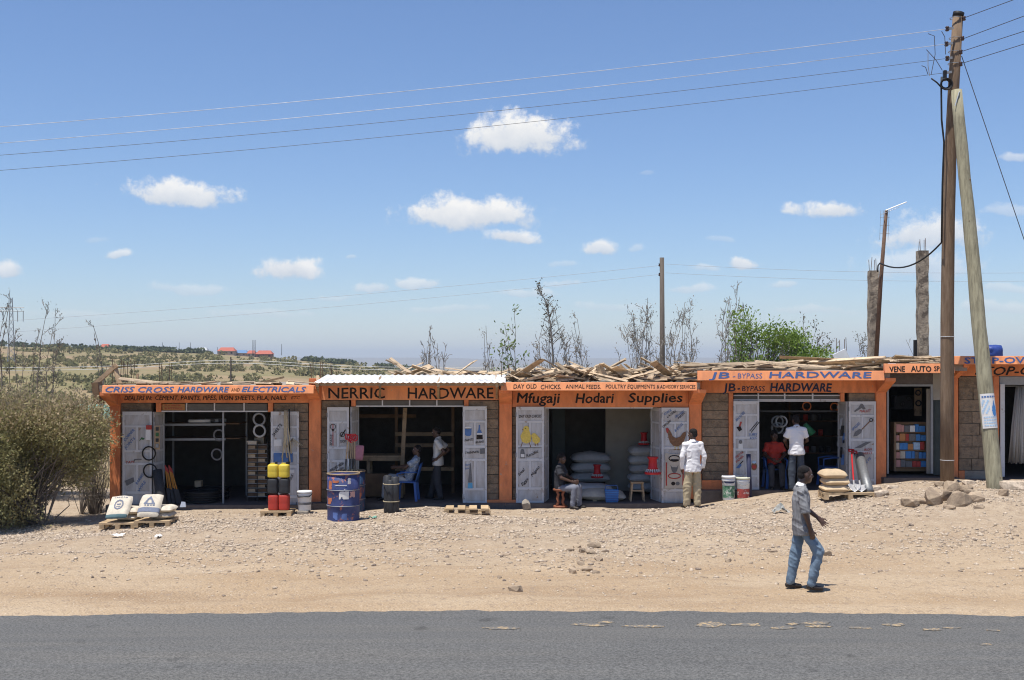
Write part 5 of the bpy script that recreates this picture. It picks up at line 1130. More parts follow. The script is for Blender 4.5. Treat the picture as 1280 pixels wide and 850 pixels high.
for k in range(6): m = MB(); x = 1052 + 1.2 * (k % 4); y = 523 + 9 * k; m.bar(P(x, y, 27.15), P(x - 2 + k % 3, y + 13, 27.15), .05 + .02 * (k % 2), .015); m.build(('saw_blade', 'tool_handle')[k % 2], ('steel_grey', 'black_plastic', 'door_blue')[k % 3], t)
p = G(978, 641); m = MB(); n = 10; rr = random.Random(4)
for j in range(n + 1):
    for k in range(n + 1):
        u, v = k / n - .5, j / n - .5; m.v.append((p.x + u * .36 + rr.uniform(-.02, .02), p.y + v * .3 + rr.uniform(-.02, .02), p.z + .01 + max(0, .16 * (1 - 2.6 * abs(u + .12)) * (.6 + rr.random())) * (1 - abs(v)) + rr.uniform(0, .025)))
for j in range(n):
    for k in range(n): m.f.append((j*(n+1)+k, j*(n+1)+k+1, (j+1)*(n+1)+k+1, (j+1)*(n+1)+k))
solo(m, 'torn_sack', mat('torn_plastic', (.30, .30, .28), .6, .5, 12), 'crumpled grey and white scrap of sacking lying on the ground', 'litter')
# ---- fifth shop: glazed cabinet of boxed parts
t = thing('display_cabinet', 'low cabinet of boxed spare parts in the narrow shop doorway', 'cabinet', tuple(Fp(1140, 593, F5))); Yc = 27.3
m = MB(); m.pbox(1118, 1160.5, 528, 589, Yc + .1, .35); m.build('carcass', mat('cabinet_brown', (.27, .18, .11), .7), t)
for x in (1118, 1158.8): part(t, 'side_stile', 'cabinet_brown', (x, x + 1.8, 528, 589, Yc - .02, .1))
for y in (528, 540, 562.5, 584): part(t, 'shelf_edge', 'dark_timber', (1119.8, 1158.6, y, y + 1.4, Yc, .1))
rr = random.Random(12); cols = [mat('box_blue', (.06, .22, .52), .5), 'white_paper', mat('box_orange', (.5, .22, .08), .5), 'sack_cloth', 'door_red', 'pale_blue_paper', mat('box_pink', (.5, .25, .22), .5), 'box_blue', 'grey_decal']
NMB = {'box_blue': 'blue', 'white_paper': 'white', 'box_orange': 'orange', 'sack_cloth': 'cream', 'door_red': 'red', 'pale_blue_paper': 'pale blue', 'box_pink': 'pink', 'grey_decal': 'grey'}; SH = {530: 'top', 542: 'second', 552: 'third', 564: 'fourth', 574: 'lowest'}
for (y0, y1) in ((530, 539.8), (542, 551), (552, 562), (564, 573), (574, 583.6)):
    x = 1120.4
    while x < 1156:
        w = rr.uniform(4, 8.5); w = min(w, 1158.2 - x)
        mm = MATS['box_blue'] if x > 1143 and rr.random() < .6 else rr.choice(cols[1:] if x < 1143 else cols)
        m = MB(); m.pbox(x, x + w - .5, y0 + rr.uniform(0, 3), y1, Yc - .01, .1); o = solo(m, 'parts_box', mm, f'{NMB[mm if isinstance(mm, str) else mm.name]} parts box on the {SH[y0]} shelf of the low display cabinet', 'box', 'boxes in the display cabinet')
        x += w
for k, (x, y, r_) in enumerate(((1147.5, 491, .055), (1148, 504, .06), (1136, 498, .05), (1128, 505, .05))):
    m = MB(); m.ring(P(x, y, 27.9), r_, .016, 18, 6); solo(m, 'fan_belt', 'rubber', ('upper', 'lower', 'middle', 'leftmost')[k] + ' black belt hanging in the spare parts shop', 'belt', 'belts hanging in the spare parts shop', True)
m = MB(); m.pbox(1143, 1152, 485, 520, 27.95, .03); solo(m, 'peg_board', 'timber', 'pale strip of pegboard behind the hanging belts', 'board')
m = MB(); m.pbox(1118, 1142, 494, 512, 28.3, .3); solo(m, 'shelf_bundle', 'can_black', 'dark bundle of parts hanging in the spare parts shop', 'parts', bevel=.03)
# ---------------------------------------------------------------- on the roofs
def roof_z(x):
    for a, b, z in ((137, 393, PZ(482, YF)), (393, 632, PZ(478, 27.1)), (632, 869, PZ(478.5, YF)), (869, 1100, PZ(464, YF)), (1100, 1194, PZ(455, YF)), (1194, 1400, PZ(446, YF))):
        if a <= x < b: return z - 0.004
    return 2.7
def offcuts(n, x0, x1, hmax, lens, label, group, seed, flat=False, y0=26.5, y1=29.5, front=0.5):
    r = random.Random(seed)
    for k in range(n):
        X = PX(r.uniform(x0, x1), 27.0); Yy = y0 + (y1 - y0) * r.random() ** 1.6
        zr = roof_z(640 + X * FOC / 27.0)
        L_ = r.uniform(*lens) * (1 if r.random() < .75 else .6); w = r.uniform(.05, .20); t_ = r.uniform(.012, .035)
        hp = hmax * (.35 + .65 * min(1, (Yy - y0) / .8)) * (0.55 + .9 * max(0, .5 + float(vnoise(X * .8, 5.5)))) 
        az = r.gauss(0, .5) if flat else r.uniform(-1.0, 1.0)
        tilt = r.gauss(0, .05 if flat else .26)
        zz = zr + max(abs(math.sin(tilt)) * L_ / 2 + .03, hp * r.random() ** .7)
        d = Vector((math.cos(az) * math.cos(tilt), math.sin(az) * math.cos(tilt), math.sin(tilt)))
        X = max(PX(x0, 27) + abs(d.x) * L_ / 2 * .6, min(PX(x1, 27) - abs(d.x) * L_ / 2 * .6, X))
        Yy = max(Yy, 26.42 + abs(d.y) * L_ / 2)
        s = Vector((-math.sin(az), math.cos(az), r.uniform(-.5, .5))).normalized(); n_ = d.cross(s).normalized(); s = n_.cross(d)
        m = MB(); c = Vector((X, Yy, zz)); m.obox(c, d, s, n_, L_ / 2, w / 2, t_ / 2)
        m.v = [tuple(Vector(v) + Vector((r.uniform(-.02, .02), r.uniform(-.02, .02), r.uniform(-.008, .008)))) for v in m.v]
        pos = ('left', 'left of middle', 'right of middle', 'right')[min(3, int(4 * (640 + X * FOC / 27.0 - x0) / (x1 - x0)))]
        solo(m, 'timber_offcut', 'offcut_wood', ('long' if L_ > lens[0] + .6 * (lens[1] - lens[0]) else 'short') + (' broad' if w > .14 else ' narrow' if w < .09 else '') + ' ' + label + (', front' if Yy < y0 + .35 * (y1 - y0) else ', back') + ' ' + pos, 'plank', group)
offcuts(150, 640, 868, .30, (.3, 1.25), 'timber offcut in the poultry feed shop roof heap', 'timber heap on the feed shop roof', 1)
offcuts(40, 480, 630, .24, (.35, 1.2), 'timber offcut on the canopied shop roof', 'timber on the canopied shop roof', 2, y0=27.8, y1=29.5)
offcuts(70, 872, 1098, .22, (.8, 2.4), 'timber slab on the fourth shop roof', 'timber slabs on the fourth roof', 3, True)
offcuts(22, 1102, 1192, .16, (.6, 1.5), 'timber slab on the spare parts shop roof', 'timber slabs on the fifth roof', 4, True)
offcuts(20, 160, 392, .05, (.3, 1.1), 'timber scrap on the left shop roof', 'timber scraps on the left roof', 5, True, y0=26.25, y1=27.5)
def plank(a, b, w, t_, label, matl='timber', name='plank', up=(0, 0, 1)):
    m = MB(); m.bar(a, b, w, t_, up); return solo(m, name, matl, label, 'plank')
plank(P(119, 480, 26.6), P(146, 456, 26.6), .10, .09, 'thick timber propped diagonally at the left end of the roof')
plank(P(150, 482, 26.5), P(143, 457, 26.65), .10, .05, 'timber leaning the other way at the left end of the roof')
plank(P(121, 478, 26.4), P(124, 505, 26.4), .14, .30, 'dark timber block under the left end of the roof', 'dark_timber')
plank(P(172, 481, 26.6), P(172, 467, 26.6), .05, .05, 'short upright timber stub on the left roof')
plank(P(322, 479, 26.9), P(355, 471.5, 26.9), .05, .04, 'pale pole lying aslant on the left roof')
for i, (x0, x1, yt, yb, w) in enumerate(((748, 756, 456, 472, .16), (772, 786, 459, 472, .2), (694, 700, 461, 476, .07), (712, 715, 469, 478, .08))):
    m = MB(); Yy = 27.0; m.bar(P(x1, yb, Yy), P(x0, yt, Yy), w, .05, (0, 1, 0)); solo(m, 'timber_offcut', 'offcut_wood', ('short upright board sticking out of the roof heap', 'broad slanting board sticking out of the roof heap', 'thin slanting lath sticking out of the roof heap', 'stubby board end at the front of the roof heap')[i], 'plank')
def rebar(x, Yy, n, yb, yt, label, spread=.14):
    r = random.Random(int(x)); t = thing('rebar_starter', label, 'rebar', tuple(P(x, yb, Yy)), 'rebar sticking up from the roofs')
    for k in range(n):
        a = P(x, yb, Yy) + Vector(((k % 2 - .5) * spread, (k // 2 - .5) * spread, -.05)); b = Vector((a.x + r.uniform(-.03, .03), a.y, PZ(yt + r.uniform(-3, 3), Yy)))
        m = MB(); m.tube([a, a.lerp(b, .6), b], .008, 5); m.build('bar', 'rust', t)
rebar(147, 27.3, 4, 480, 450, 'rusty rebar rising at the left end of the row', .18); rebar(162, 28.9, 4, 478, 452, 'rusty rebar cluster just right of the propped timbers')
rebar(207, 30.6, 4, 476, 453, 'rusty rebar cluster on the left shop roof, left of the far pole', .25); rebar(396, 27.3, 4, 474, 454, 'rusty rebar above the column left of the canopy', .2)
rebar(418, 30.4, 3, 472, 459, 'short rusty rebar behind the left end of the canopy'); rebar(632, 27.4, 4, 474, 455, 'rusty rebar above the column right of the canopy', .18); rebar(1052, 29.6, 4, 452, 424, 'thin rusty rebar beside the pale board on the roof', .2)
mat('pale_roof', (.62, .66, .68), .6)
m = MB(); m.obox(P(1052, 447, 27.8), Vector((.9, .1, .42)).normalized(), Vector((0, 1, .1)).normalized(), Vector((-.42, 0, .9)).normalized(), .17, .02, .15); solo(m, 'pale_board', 'pale_roof', 'tilted pale board on the roof under the rebar', 'board')
mm, _ = pillow(P(1242, 440, 28.2), EX, EZ, -EY, .42, .34, .3, 3, 12); solo(mm, 'plastic_bundle', mat('tarp_blue', (.03, .06, .25), .5, .3, 10), 'dark blue plastic bundle on the right-hand roof', 'bundle', smooth=True)
for i, (x0, x1, yt, yb) in enumerate(((1087.5, 1098.5, 338, 449), (1149, 1161, 313, 447))):
    Yy = 28.6; t = thing('concrete_pillar', ('rough concrete pillar beside the rusty antenna mast', 'rough concrete pillar between the mast and the utility pole')[i], 'pillar', (PX((x0 + x1) / 2, Yy), Yy, PZ(yb, Yy)), 'unfinished pillars on the roof')
    r = random.Random(40 + i); nseg = 14; m = MB(); hw = (x1 - x0) / 2 * Yy / FOC; z0, z1 = PZ(yb + 6, Yy), PZ(yt, Yy); cx = PX((x0 + x1) / 2, Yy)
    for k in range(nseg + 1):
        z = z0 + (z1 - z0) * k / nseg; j = hw * (.93 if k % 4 == 3 else 1.0); ox = r.uniform(-.012, .012)
        for sx, sy in ((-1, -1), (1, -1), (1, 1), (-1, 1)): m.v.append((cx + ox + sx * (j + r.uniform(-.006, .006)), Yy + .12 + sy * (.12 + r.uniform(-.01, .01)), z))
    for k in range(nseg):
        for q in range(4): m.f.append((4*k+q, 4*k+(q+1) % 4, 4*k+4+(q+1) % 4, 4*k+4+q))
    m.f.append((4*nseg, 4*nseg+1, 4*nseg+2, 4*nseg+3)); m.build('shaft', 'pillar_concrete', t)
    for k in range(4):
        a = Vector((cx + (k % 2 - .5) * .13, Yy + .06 + .12 * (k // 2), z1 - .02)); m = MB(); m.tube([a, a + Vector((r.uniform(-.03, .03), 0, .22 + .12 * r.random()))], .007, 5); m.build('rebar', 'rust', t)
t = thing('antenna_mast', 'thin rusty mast with a small television antenna at its top', 'antenna', tuple(P(1096, 449, 28.3)))
m = MB(); m.tube([P(1095, 452, 28.3), P(1101, 350, 28.3), P(1108, 263, 28.3)], [.055, .05, .04], 8); m.build('mast', 'rust', t, True)
m = MB(); m.tube([P(1107, 263, 28.25), P(1133, 252.5, 28.25)], .014, 6); m.build('boom', 'aluminium_wire', t)
for k in range(6):
    c = P(1104 + 3.2 * k, 267 - 1.3 * k, 28.25); m = MB(); m.tube([c + Vector((0, -.2, .0)), c + Vector((0, .2, 0))], .006, 5); m.build('element', 'aluminium_wire', t)
for k in range(4):
    m = MB(); x = 1101 + 3.5 * k; m.tube([P(x, 263, 28.3), P(x - 1.5, 300, 28.3)], .004, 5); m.build('reflector_rod', 'steel_grey', t)
for k in range(3):
    m = MB(); y = 272 + 10 * k; m.tube([P(1100, y, 28.3), P(1112, y, 28.3)], .004, 5); m.build('reflector_rod', 'steel_grey', t)
m = MB(); m.tube([P(1144, 449, 28.4), P(1144, 425, 28.4)], .045, 10); solo(m, 'black_pipe', 'rubber', 'short black pipe standing on the roof between the two pillars', 'pipe')

# ---------------------------------------------------------------- poles and wires
t = thing('utility_pole', 'tall dark creosoted utility pole carrying the overhead wires', 'utility pole', tuple(P(1184, 608, 25.6)))
m = MB(); pts = [(1184, 612, .142), (1184, 500, .14), (1184, 400, .137), (1185.5, 280, .13), (1188.5, 180, .122), (1192.5, 100, .115), (1197.5, 18, .106)]
m.tube([P(x, y, 25.6) for x, y, _ in pts], [r_ for _, _, r_ in pts], 16); m.build('pole', 'creosote_wood', t, True)
m = MB(); a = P(1197.3, 21, 25.6); m.tube([a, a + Vector((.02, 0, .09))], [.115, .118], 16); m.build('pole_cap', 'rubber', t, True)
mat('pale_wire', (.42, .44, .47), .5, .4, 1.5)
mat('faint_wire', (.36, .40, .45), .6)
INS = [(1184, 36), (1183, 55), (1184, 73), (1181, 91)]
for i, (x, y) in enumerate(INS):
    c = P(x, y, 25.45); k = MB(); k.lathe(c - EZ * .05, [(.03, 0), (.045, .02), (.028, .045), (.028, .055), (.045, .08), (.03, .1)], 12); k.build('insulator', 'insulator', t, True)
    k = MB(); k.bar(c + Vector((.02, 0, 0)), P(1193 - .04 * y, y - 1, 25.47), .035, .05); k.build('shackle', 'steel_grey', t)
for i, (x, y) in enumerate(((1205, 23), (1203, 48), (1201, 65), (1201, 80))):
    c = P(x, y, 25.5); k = MB(); k.lathe(c - EZ * .045, [(.03, 0), (.042, .02), (.026, .045), (.042, .07), (.03, .09)], 12); k.build('insulator', 'insulator', t, True)
    k = MB(); k.ring(P(1196 - .045 * y, y, 25.6), .122, .008, 20, 5, (.05, 0, 1)); k.build('pole_band', 'steel_grey', t)
for x0, x1, yb in ((1184, 1184, 421), (1184, 1184, 575)): k = MB(); k.ring(P(1184, yb, 25.6), .142, .008, 24, 5, (0, 0, 1)); k.build('pole_band', 'aluminium_wire', t)
for i, ((x, y), lx, ly, mid, w) in enumerate(zip(INS, (0, 0, 0, 0), (158.5, 179, 194, 213), (0, 0, 0, 0), (.006, .006, .005, .005))):
    m = MB(); pts = []
    for k in range(31):
        f_ = -.0 + k / 30 * 1.55; xx = x + (lx - x) * f_; yy = y + (ly - y) * f_ + 13 * 4 * (f_ * (1 - f_)) * .62
        pts.append(P(xx, yy, 25.45))
    m.tube(pts, w, 5); solo(m, 'overhead_wire', 'pale_wire' if i < 2 else 'dark_wire', ('topmost', 'second highest', 'third', 'lowest')[i] + ' long overhead wire running left from the pole', 'wire', 'overhead wires', root=tuple(P(x, y, 25.45)))
for i, (x, y, ex, ey) in enumerate(((1206, 22, 1266, 0), (1205, 48, 1280, 20), (1203, 64, 1280, 39), (1203, 79, 1280, 55))):
    m = MB(); a = P(x, y, 25.5); b = P(ex, ey, 24.2); m.tube([a, b, a + (b - a) * 4.0 + EZ * .3], .008, 5); solo(m, 'overhead_wire', 'dark_wire', ('topmost', 'second highest', 'third', 'lowest')[i] + ' short stretch of wire leaving the pole to the right', 'wire', 'overhead wires', root=tuple(a))
m = MB(); a = P(1202, 70, 25.6); b = P(1281, 302, 25.0); m.tube([a, b, b + (b - a) * .55], .009, 5); solo(m, 'stay_wire', 'dark_wire', 'dark stay wire slanting down to the right from the pole top', 'wire', root=tuple(a))
for i, pt in enumerate(([(1160, 42), (1168, 45), (1169, 68), (1164, 93)], [(1177, 39), (1181, 46), (1182, 68)], [(1158, 62), (1170, 75), (1178, 88)], [(1160, 66), (1160, 82), (1162, 95)], [(1152, 82), (1157, 84), (1160, 93)])):
    m = MB(); m.tube([P(x, y, 25.42) for x, y in pt], .008, 5); solo(m, 'jumper_wire', 'dark_wire' if i != 3 else 'steel_grey', ('long drooping jumper wire left of the pole top', 'jumper wire nearest the pole top', 'slanting jumper wire above the black cable coil', 'vertical pale jumper wire left of the pole', 'small bent jumper wire furthest left of the pole')[i], 'wire', 'jumper wires by the pole top')
t = thing('service_cable', 'thick black service cable coiled and hanging down the utility pole', 'cable', tuple(P(1180, 108, 25.4)))
for k in range(4): m = MB(); m.ring(P(1182 + .4 * k, 105, 25.42 - .02 * k), .085 + .012 * k, .014, 26, 6, (.1, 1, 0)); m.build('coil', 'rubber', t, True)
m = MB(); m.tube([P(1164, 98, 25.42), P(1171, 103, 25.42), P(1176.5, 109, 25.42)], .016, 6); m.build('lead', 'rubber', t, True)
m = MB(); m.tube([P(1177, 96, 25.42), P(1176.5, 110, 25.42), P(1177, 150, 25.42), P(1180, 178, 25.44), P(1178, 230, 25.44), P(1177, 303, 25.44)], .02, 7); m.build('drop', 'rubber', t, True)
m = MB(); m.box(*[v for v in (PX(1179, 25.4), PX(1183, 25.4))], 25.36, 25.44, PZ(101, 25.4), PZ(88, 25.4)); m.build('fuse_box', 'black_plastic', t, bevel=.01)
m = MB(); pts = []
for k in range(13):
    f_ = k / 12; pts.append(Vector(P(1177, 303, 25.44)).lerp(P(1100, 329, 28.2), f_) - EZ * (.28 * 4 * f_ * (1 - f_)))
m.tube(pts + [P(1097.5, 332, 28.2), P(1097, 340, 28.2)], .018, 6); solo(m, 'looped_cable', 'rubber', 'black cable sagging from the utility pole to the antenna mast', 'cable', smooth=True)
t = thing('strut_pole', 'pale greenish prop pole leaning against the dark utility pole', 'utility pole', tuple(P(1246, 636, 24.4)))
A_, B_ = P(1246.5, 640, 24.4), P(1195.5, 113, 25.36); m = MB(); n = 14
jit = random.Random(5)
m.tube([A_.lerp(B_, k / n) + Vector((jit.uniform(-.008, .008), 0, 0)) for k in range(n + 1)], [.168 - .055 * k / n + jit.uniform(-.003, .003) for k in range(n + 1)], 18); m.build('pole', 'treated_wood', t, True)
for k in range(9):
    f_ = .08 + .1 * k; c = A_.lerp(B_, f_) + Vector((jit.uniform(-.07, .07), -.135 + .05 * f_, 0)); m = MB(); m.ell(c, .018, .025, .03, 8, 6); m.build('knot', 'creosote_wood', t, True)
m = MB(); c = A_.lerp(B_, .99); m.tube([A_.lerp(B_, .965) + Vector((-.1, -.11, -.05)), c + Vector((.0, -.13, .02)), c + Vector((.1, -.02, .1))], .009, 5); m.build('binding_wire', 'aluminium_wire', t)
m = MB(); ax = (B_ - A_).normalized(); f0, f1 = .192, .272; n = 14
side = Vector((1, 0, 0)); side = (side - ax * side.dot(ax)).normalized(); fr = side.cross(ax) if side.cross(ax).y < 0 else -side.cross(ax)
po = thing('paper_poster', 'white and blue printed poster wrapped round the pale prop pole', 'poster', tuple(A_.lerp(B_, f0)))
def strip(f_, s, lift): 
    rr_ = .168 - .055 * f_ + lift; a = s * 1.25; return A_.lerp(B_, f_) + side * (rr_ * math.sin(a)) + fr * (rr_ * math.cos(a))
def patch(name, matl, s0, s1, g0_, g1_, lift, inside=None, ns=14, nf=10):
    m = MB()
    for i in range(ns):
        for j in range(nf):
            sa, sb_ = s0 + (s1 - s0) * i / ns, s0 + (s1 - s0) * (i + 1) / ns; fa, fb = g0_ + (g1_ - g0_) * j / nf, g0_ + (g1_ - g0_) * (j + 1) / nf
            if inside and not inside((i + .5) / ns, (j + .5) / nf): continue
            m.add([strip(f0 + (f1 - f0) * fa, sa, lift), strip(f0 + (f1 - f0) * fa, sb_, lift), strip(f0 + (f1 - f0) * fb, sb_, lift), strip(f0 + (f1 - f0) * fb, sa, lift)], [(0, 1, 2, 3)])
    return m.build(name, matl, po, True)
patch('sheet', 'white_paper', -.95, 1.0, 0, 1, .008)
patch('drop_emblem', 'box_blue', .12, .72, .34, .82, .012, lambda u, v: math.hypot((u - .5) * 2.2, (v - .36) * 2.6) < .95 or (v > .36 and abs(u - .5) < .42 * (1 - v) / .64), 20, 20)
patch('headline', 'door_blue', -.75, .8, .885, .935, .012, lambda u, v: int(u * 24) % 4 != 3, 24, 2)
patch('side_print', 'pale_blue_paper', -.8, -.05, .42, .82, .012, lambda u, v: (int(u * 7) * 3 + int(v * 7)) % 4 < 2, 14, 14)
for k in range(4): patch('print_line', 'pale_blue_paper', -.75, .7 - .15 * (k % 2), .06 + .08 * k, .10 + .08 * k, .012, lambda u, v: int(u * 30 + k * 5) % 5 != 0, 30, 1)
# pole behind the roofs and its thin wires
def g_(X, Y): return float(ground_h(X, Y))
Yk = 46.0; X = PX(828, Yk); t = thing('service_pole', 'slim grey pole standing behind the roofs, between two dry shrubs', 'utility pole', (X, Yk, g_(X, Yk)))
m = MB(); m.tube([(X + .02, Yk, g_(X, Yk) - .2), (X, Yk, 3.0), (X - .02, Yk, PZ(322, Yk))], [.11, .10, .085], 10); m.build('pole', 'grey_pole', t, True)
for y in (333, 345): m = MB(); m.lathe(P(824.5, y, Yk), [(.03, 0), (.05, .03), (.03, .08), (.045, .11)], 8); m.build('insulator', 'insulator', t)
for i, (a, b, nm) in enumerate((((824, 332), (-140, 410), 'upper thin wire running left from the slim grey pole'), ((824, 343), (-140, 425), 'lower thin wire running left from the slim grey pole'), ((832, 330), (1400, 339), 'thin wire running right from the slim grey pole'), ((832, 341), (1400, 349), 'lower thin wire running right from the slim grey pole'))):
    m = MB(); pts = []
    for k in range(21): f_ = k / 20; pts.append(P(a[0] + (b[0] - a[0]) * f_, a[1] + (b[1] - a[1]) * f_ + 6 * 4 * f_ * (1 - f_), Yk))
    m.tube(pts, .006, 4); solo(m, 'thin_wire', 'faint_wire', nm, 'wire', 'thin wires behind the roofs', root=tuple(P(a[0], a[1], Yk)))

# ---------------------------------------------------------------- rocks round the pole and loose stones
GR = 'rocks heaped round the foot of the utility pole'
RK = [(1142, 633, 14, 8, 'dark brown rock at the left end of the heap by the pole'), (1158, 630, 9, 6, 'small pale rock behind the dark one left of the pole'), (1170, 631, 17, 14, 'large grey rock just left of the pole foot'), (1187, 626, 10, 9, 'rock under the foot of the dark pole'), (1192, 614, 12, 8, 'brown rock high on the heap right of the dark pole'),
      (1202, 631, 17, 12, 'large slanting pale rock between the two poles'), (1209, 614, 11, 6, 'flat rock at the back of the heap between the poles'), (1213, 622, 8, 8, 'dark upright rock near the prop pole'), (1222, 628, 12, 9, 'dark rock touching the prop pole'), (1176, 608, 8, 5, 'small rock behind the dark pole foot'), (1225, 636, 7, 4, 'small flat rock before the prop pole'), (1188, 636, 9, 4, 'low flat rock at the front of the heap'), (1256, 620, 7, 7, 'dark rock right of the prop pole')]
for i, (x, y, hw, hh, lab) in enumerate(RK):
    g = G(x, y); s = g.y / FOC; rock(g + EY * hw * s * .5 - EZ * .03, hw * s, hw * s * .8, hh * s, 200 + i, 'rock', lab, GR, rnd.uniform(0, 3))
for i, (x, y, hw, hh, lab) in enumerate([(1098, 616, 10, 6, 'pale stone beside the right end of the pallet'), (1106, 622, 12, 6, 'broad flat pale stone right of the pallet'), (1118, 612, 11, 4, 'low slab before the spare parts shop'), (1266, 612, 26, 8, 'big pale slab of rock at the right edge by the last shop'), (1216, 606, 10, 4, 'flat step stone against the right plinth')]):
    g = G(x, y); s = g.y / FOC; rock(g + EY * .2 - EZ * .03, hw * s, hw * s * .7, hh * s, 240 + i, 'gravel_pale', lab, 'pale stones before the shops', rnd.uniform(-.3, .3), 'stone', 'stone')
for i, (x, y, hw, hh, lab) in enumerate([(645, 739, 8, 4.5, 'lone fist-sized grey stone near the tarmac'), (742, 684, 8, 3, 'dark stone topping the rubble in the middle of the verge'), (728, 690, 6, 3, 'stone at the left of the rubble'), (735, 713, 7, 3, 'stone low on the rubble'), (716, 716, 6, 3.5, 'grey stone at the lower left of the rubble'), (748, 700, 6, 2.5, 'stone at the right of the rubble'), (712, 689, 5, 2.5, 'small stone furthest left on the rubble'),
      (1034, 694, 5, 3.5, 'brown stone behind the walking man'), (1030, 702, 4, 2, 'small stone at the walking man knee'), (910, 702, 5, 2.5, 'lone stone in the sand left of the walking man'), (966, 690, 5, 2, 'small stone just left of the walking man legs'), (630, 694, 5, 1.8, 'dark flat stone left of the rubble'), (624, 722, 4, 1.8, 'dark stone left of the rubble near the road'), (722, 684, 6, 2.4, 'flat slab at the back of the rubble'), (738, 692, 7, 2.6, 'grey slab in the middle of the rubble'), (726, 705, 5, 2.2, 'small slab below the middle of the rubble'), (745, 716, 6, 2.0, 'flat stone at the lower right of the rubble'), (757, 690, 4, 2.0, 'small stone furthest right on the rubble'), (880, 722, 5, 1.4, 'thin flat stone in the sand near the tarmac')]):
    g = G(x, y); s = g.y / FOC; rock(g - EZ * .02, hw * s * 1.35, hw * s * .95, hh * s * 1.4, 260 + i, 'rock', lab, 'loose stones on the verge', rnd.uniform(0, 3), 'stone', 'stone')
for i, (x, y, w, lab) in enumerate(((148, 671, 9, 'white scrap of paper lying left of the pallets'), (466, 648, 6, 'scrap of greenish plastic before the rolled mats'), (197, 672, 5, 'tiny white scrap on the ground before the bags'))):
    g = G(x, y); s = g.y / FOC; m = MB(); r = random.Random(i); n = 5
    for j in range(n + 1):
        for k in range(n + 1): m.v.append((g.x + (k / n - .5) * w * 1.6 * s, g.y + (j / n - .5) * .22, g.z + .03 + r.uniform(-.02, .03)))
    for j in range(n):
        for k in range(n): m.f.append((j*(n+1)+k, j*(n+1)+k+1, (j+1)*(n+1)+k+1, (j+1)*(n+1)+k))
    solo(m, 'paper_scrap', ('white_paper', mat('scrap_green', (.2, .4, .32), .6), 'white_paper')[i], lab, 'litter', 'scraps of litter')

# ---------------------------------------------------------------- plants
def tubes_fast(segs, n=4):
    """segs: list of (p0, p1, r0, r1)"""
    m = MB(); k = len(segs)
    if not k: return m
    A = np.array([s[0] for s in segs]); B = np.array([s[1] for s in segs]); ra = np.array([s[2] for s in segs]); rb = np.array([s[3] for s in segs])
    d = B - A; d /= np.maximum(np.linalg.norm(d, axis=1, keepdims=True), 1e-6)
    u = np.where(np.abs(d[:, 2:3]) < .9, np.array([[0, 0, 1.]]), np.array([[1., 0, 0]])); x = np.cross(u, d); x /= np.linalg.norm(x, axis=1, keepdims=True); y = np.cross(d, x)
    V = np.zeros((k, 2 * n, 3))
    for i in range(n):
        c, s = math.cos(2*math.pi*i/n), math.sin(2*math.pi*i/n); o = x * c + y * s
        V[:, i] = A + o * ra[:, None]; V[:, n + i] = B + o * rb[:, None]
    m.v = V.reshape(-1, 3).tolist()
    base = [(i, (i+1) % n, n + (i+1) % n, n + i) for i in range(n)]
    m.f = [tuple(q + 2 * n * j for q in f) for j in range(k) for f in base]
    return m
def leaves_fast(pts, dirs, size, g, aspect=.45, m=None):
    k = len(pts); m = m or MB()
    if k == 0: return m
    P0 = np.array(pts); a = g.normal(size=(k, 3)) if dirs is None else np.array(dirs) + g.normal(size=(k, 3)) * .6
    a /= np.linalg.norm(a, axis=1, keepdims=True); b = np.cross(a, g.normal(size=(k, 3))); b /= np.maximum(np.linalg.norm(b, axis=1, keepdims=True), 1e-6)
    L_ = (size * g.uniform(.6, 1.4, k))[:, None]
    V = np.stack([P0, P0 + a * L_ * .5 + b * L_ * aspect * .5, P0 + a * L_, P0 + a * L_ * .5 - b * L_ * aspect * .5], 1).reshape(-1, 3)
    k0 = len(m.v); m.v.extend(V.tolist()); m.f.extend([(k0+4*i, k0+4*i+1, k0+4*i+2, k0+4*i+3) for i in range(k)]); return m
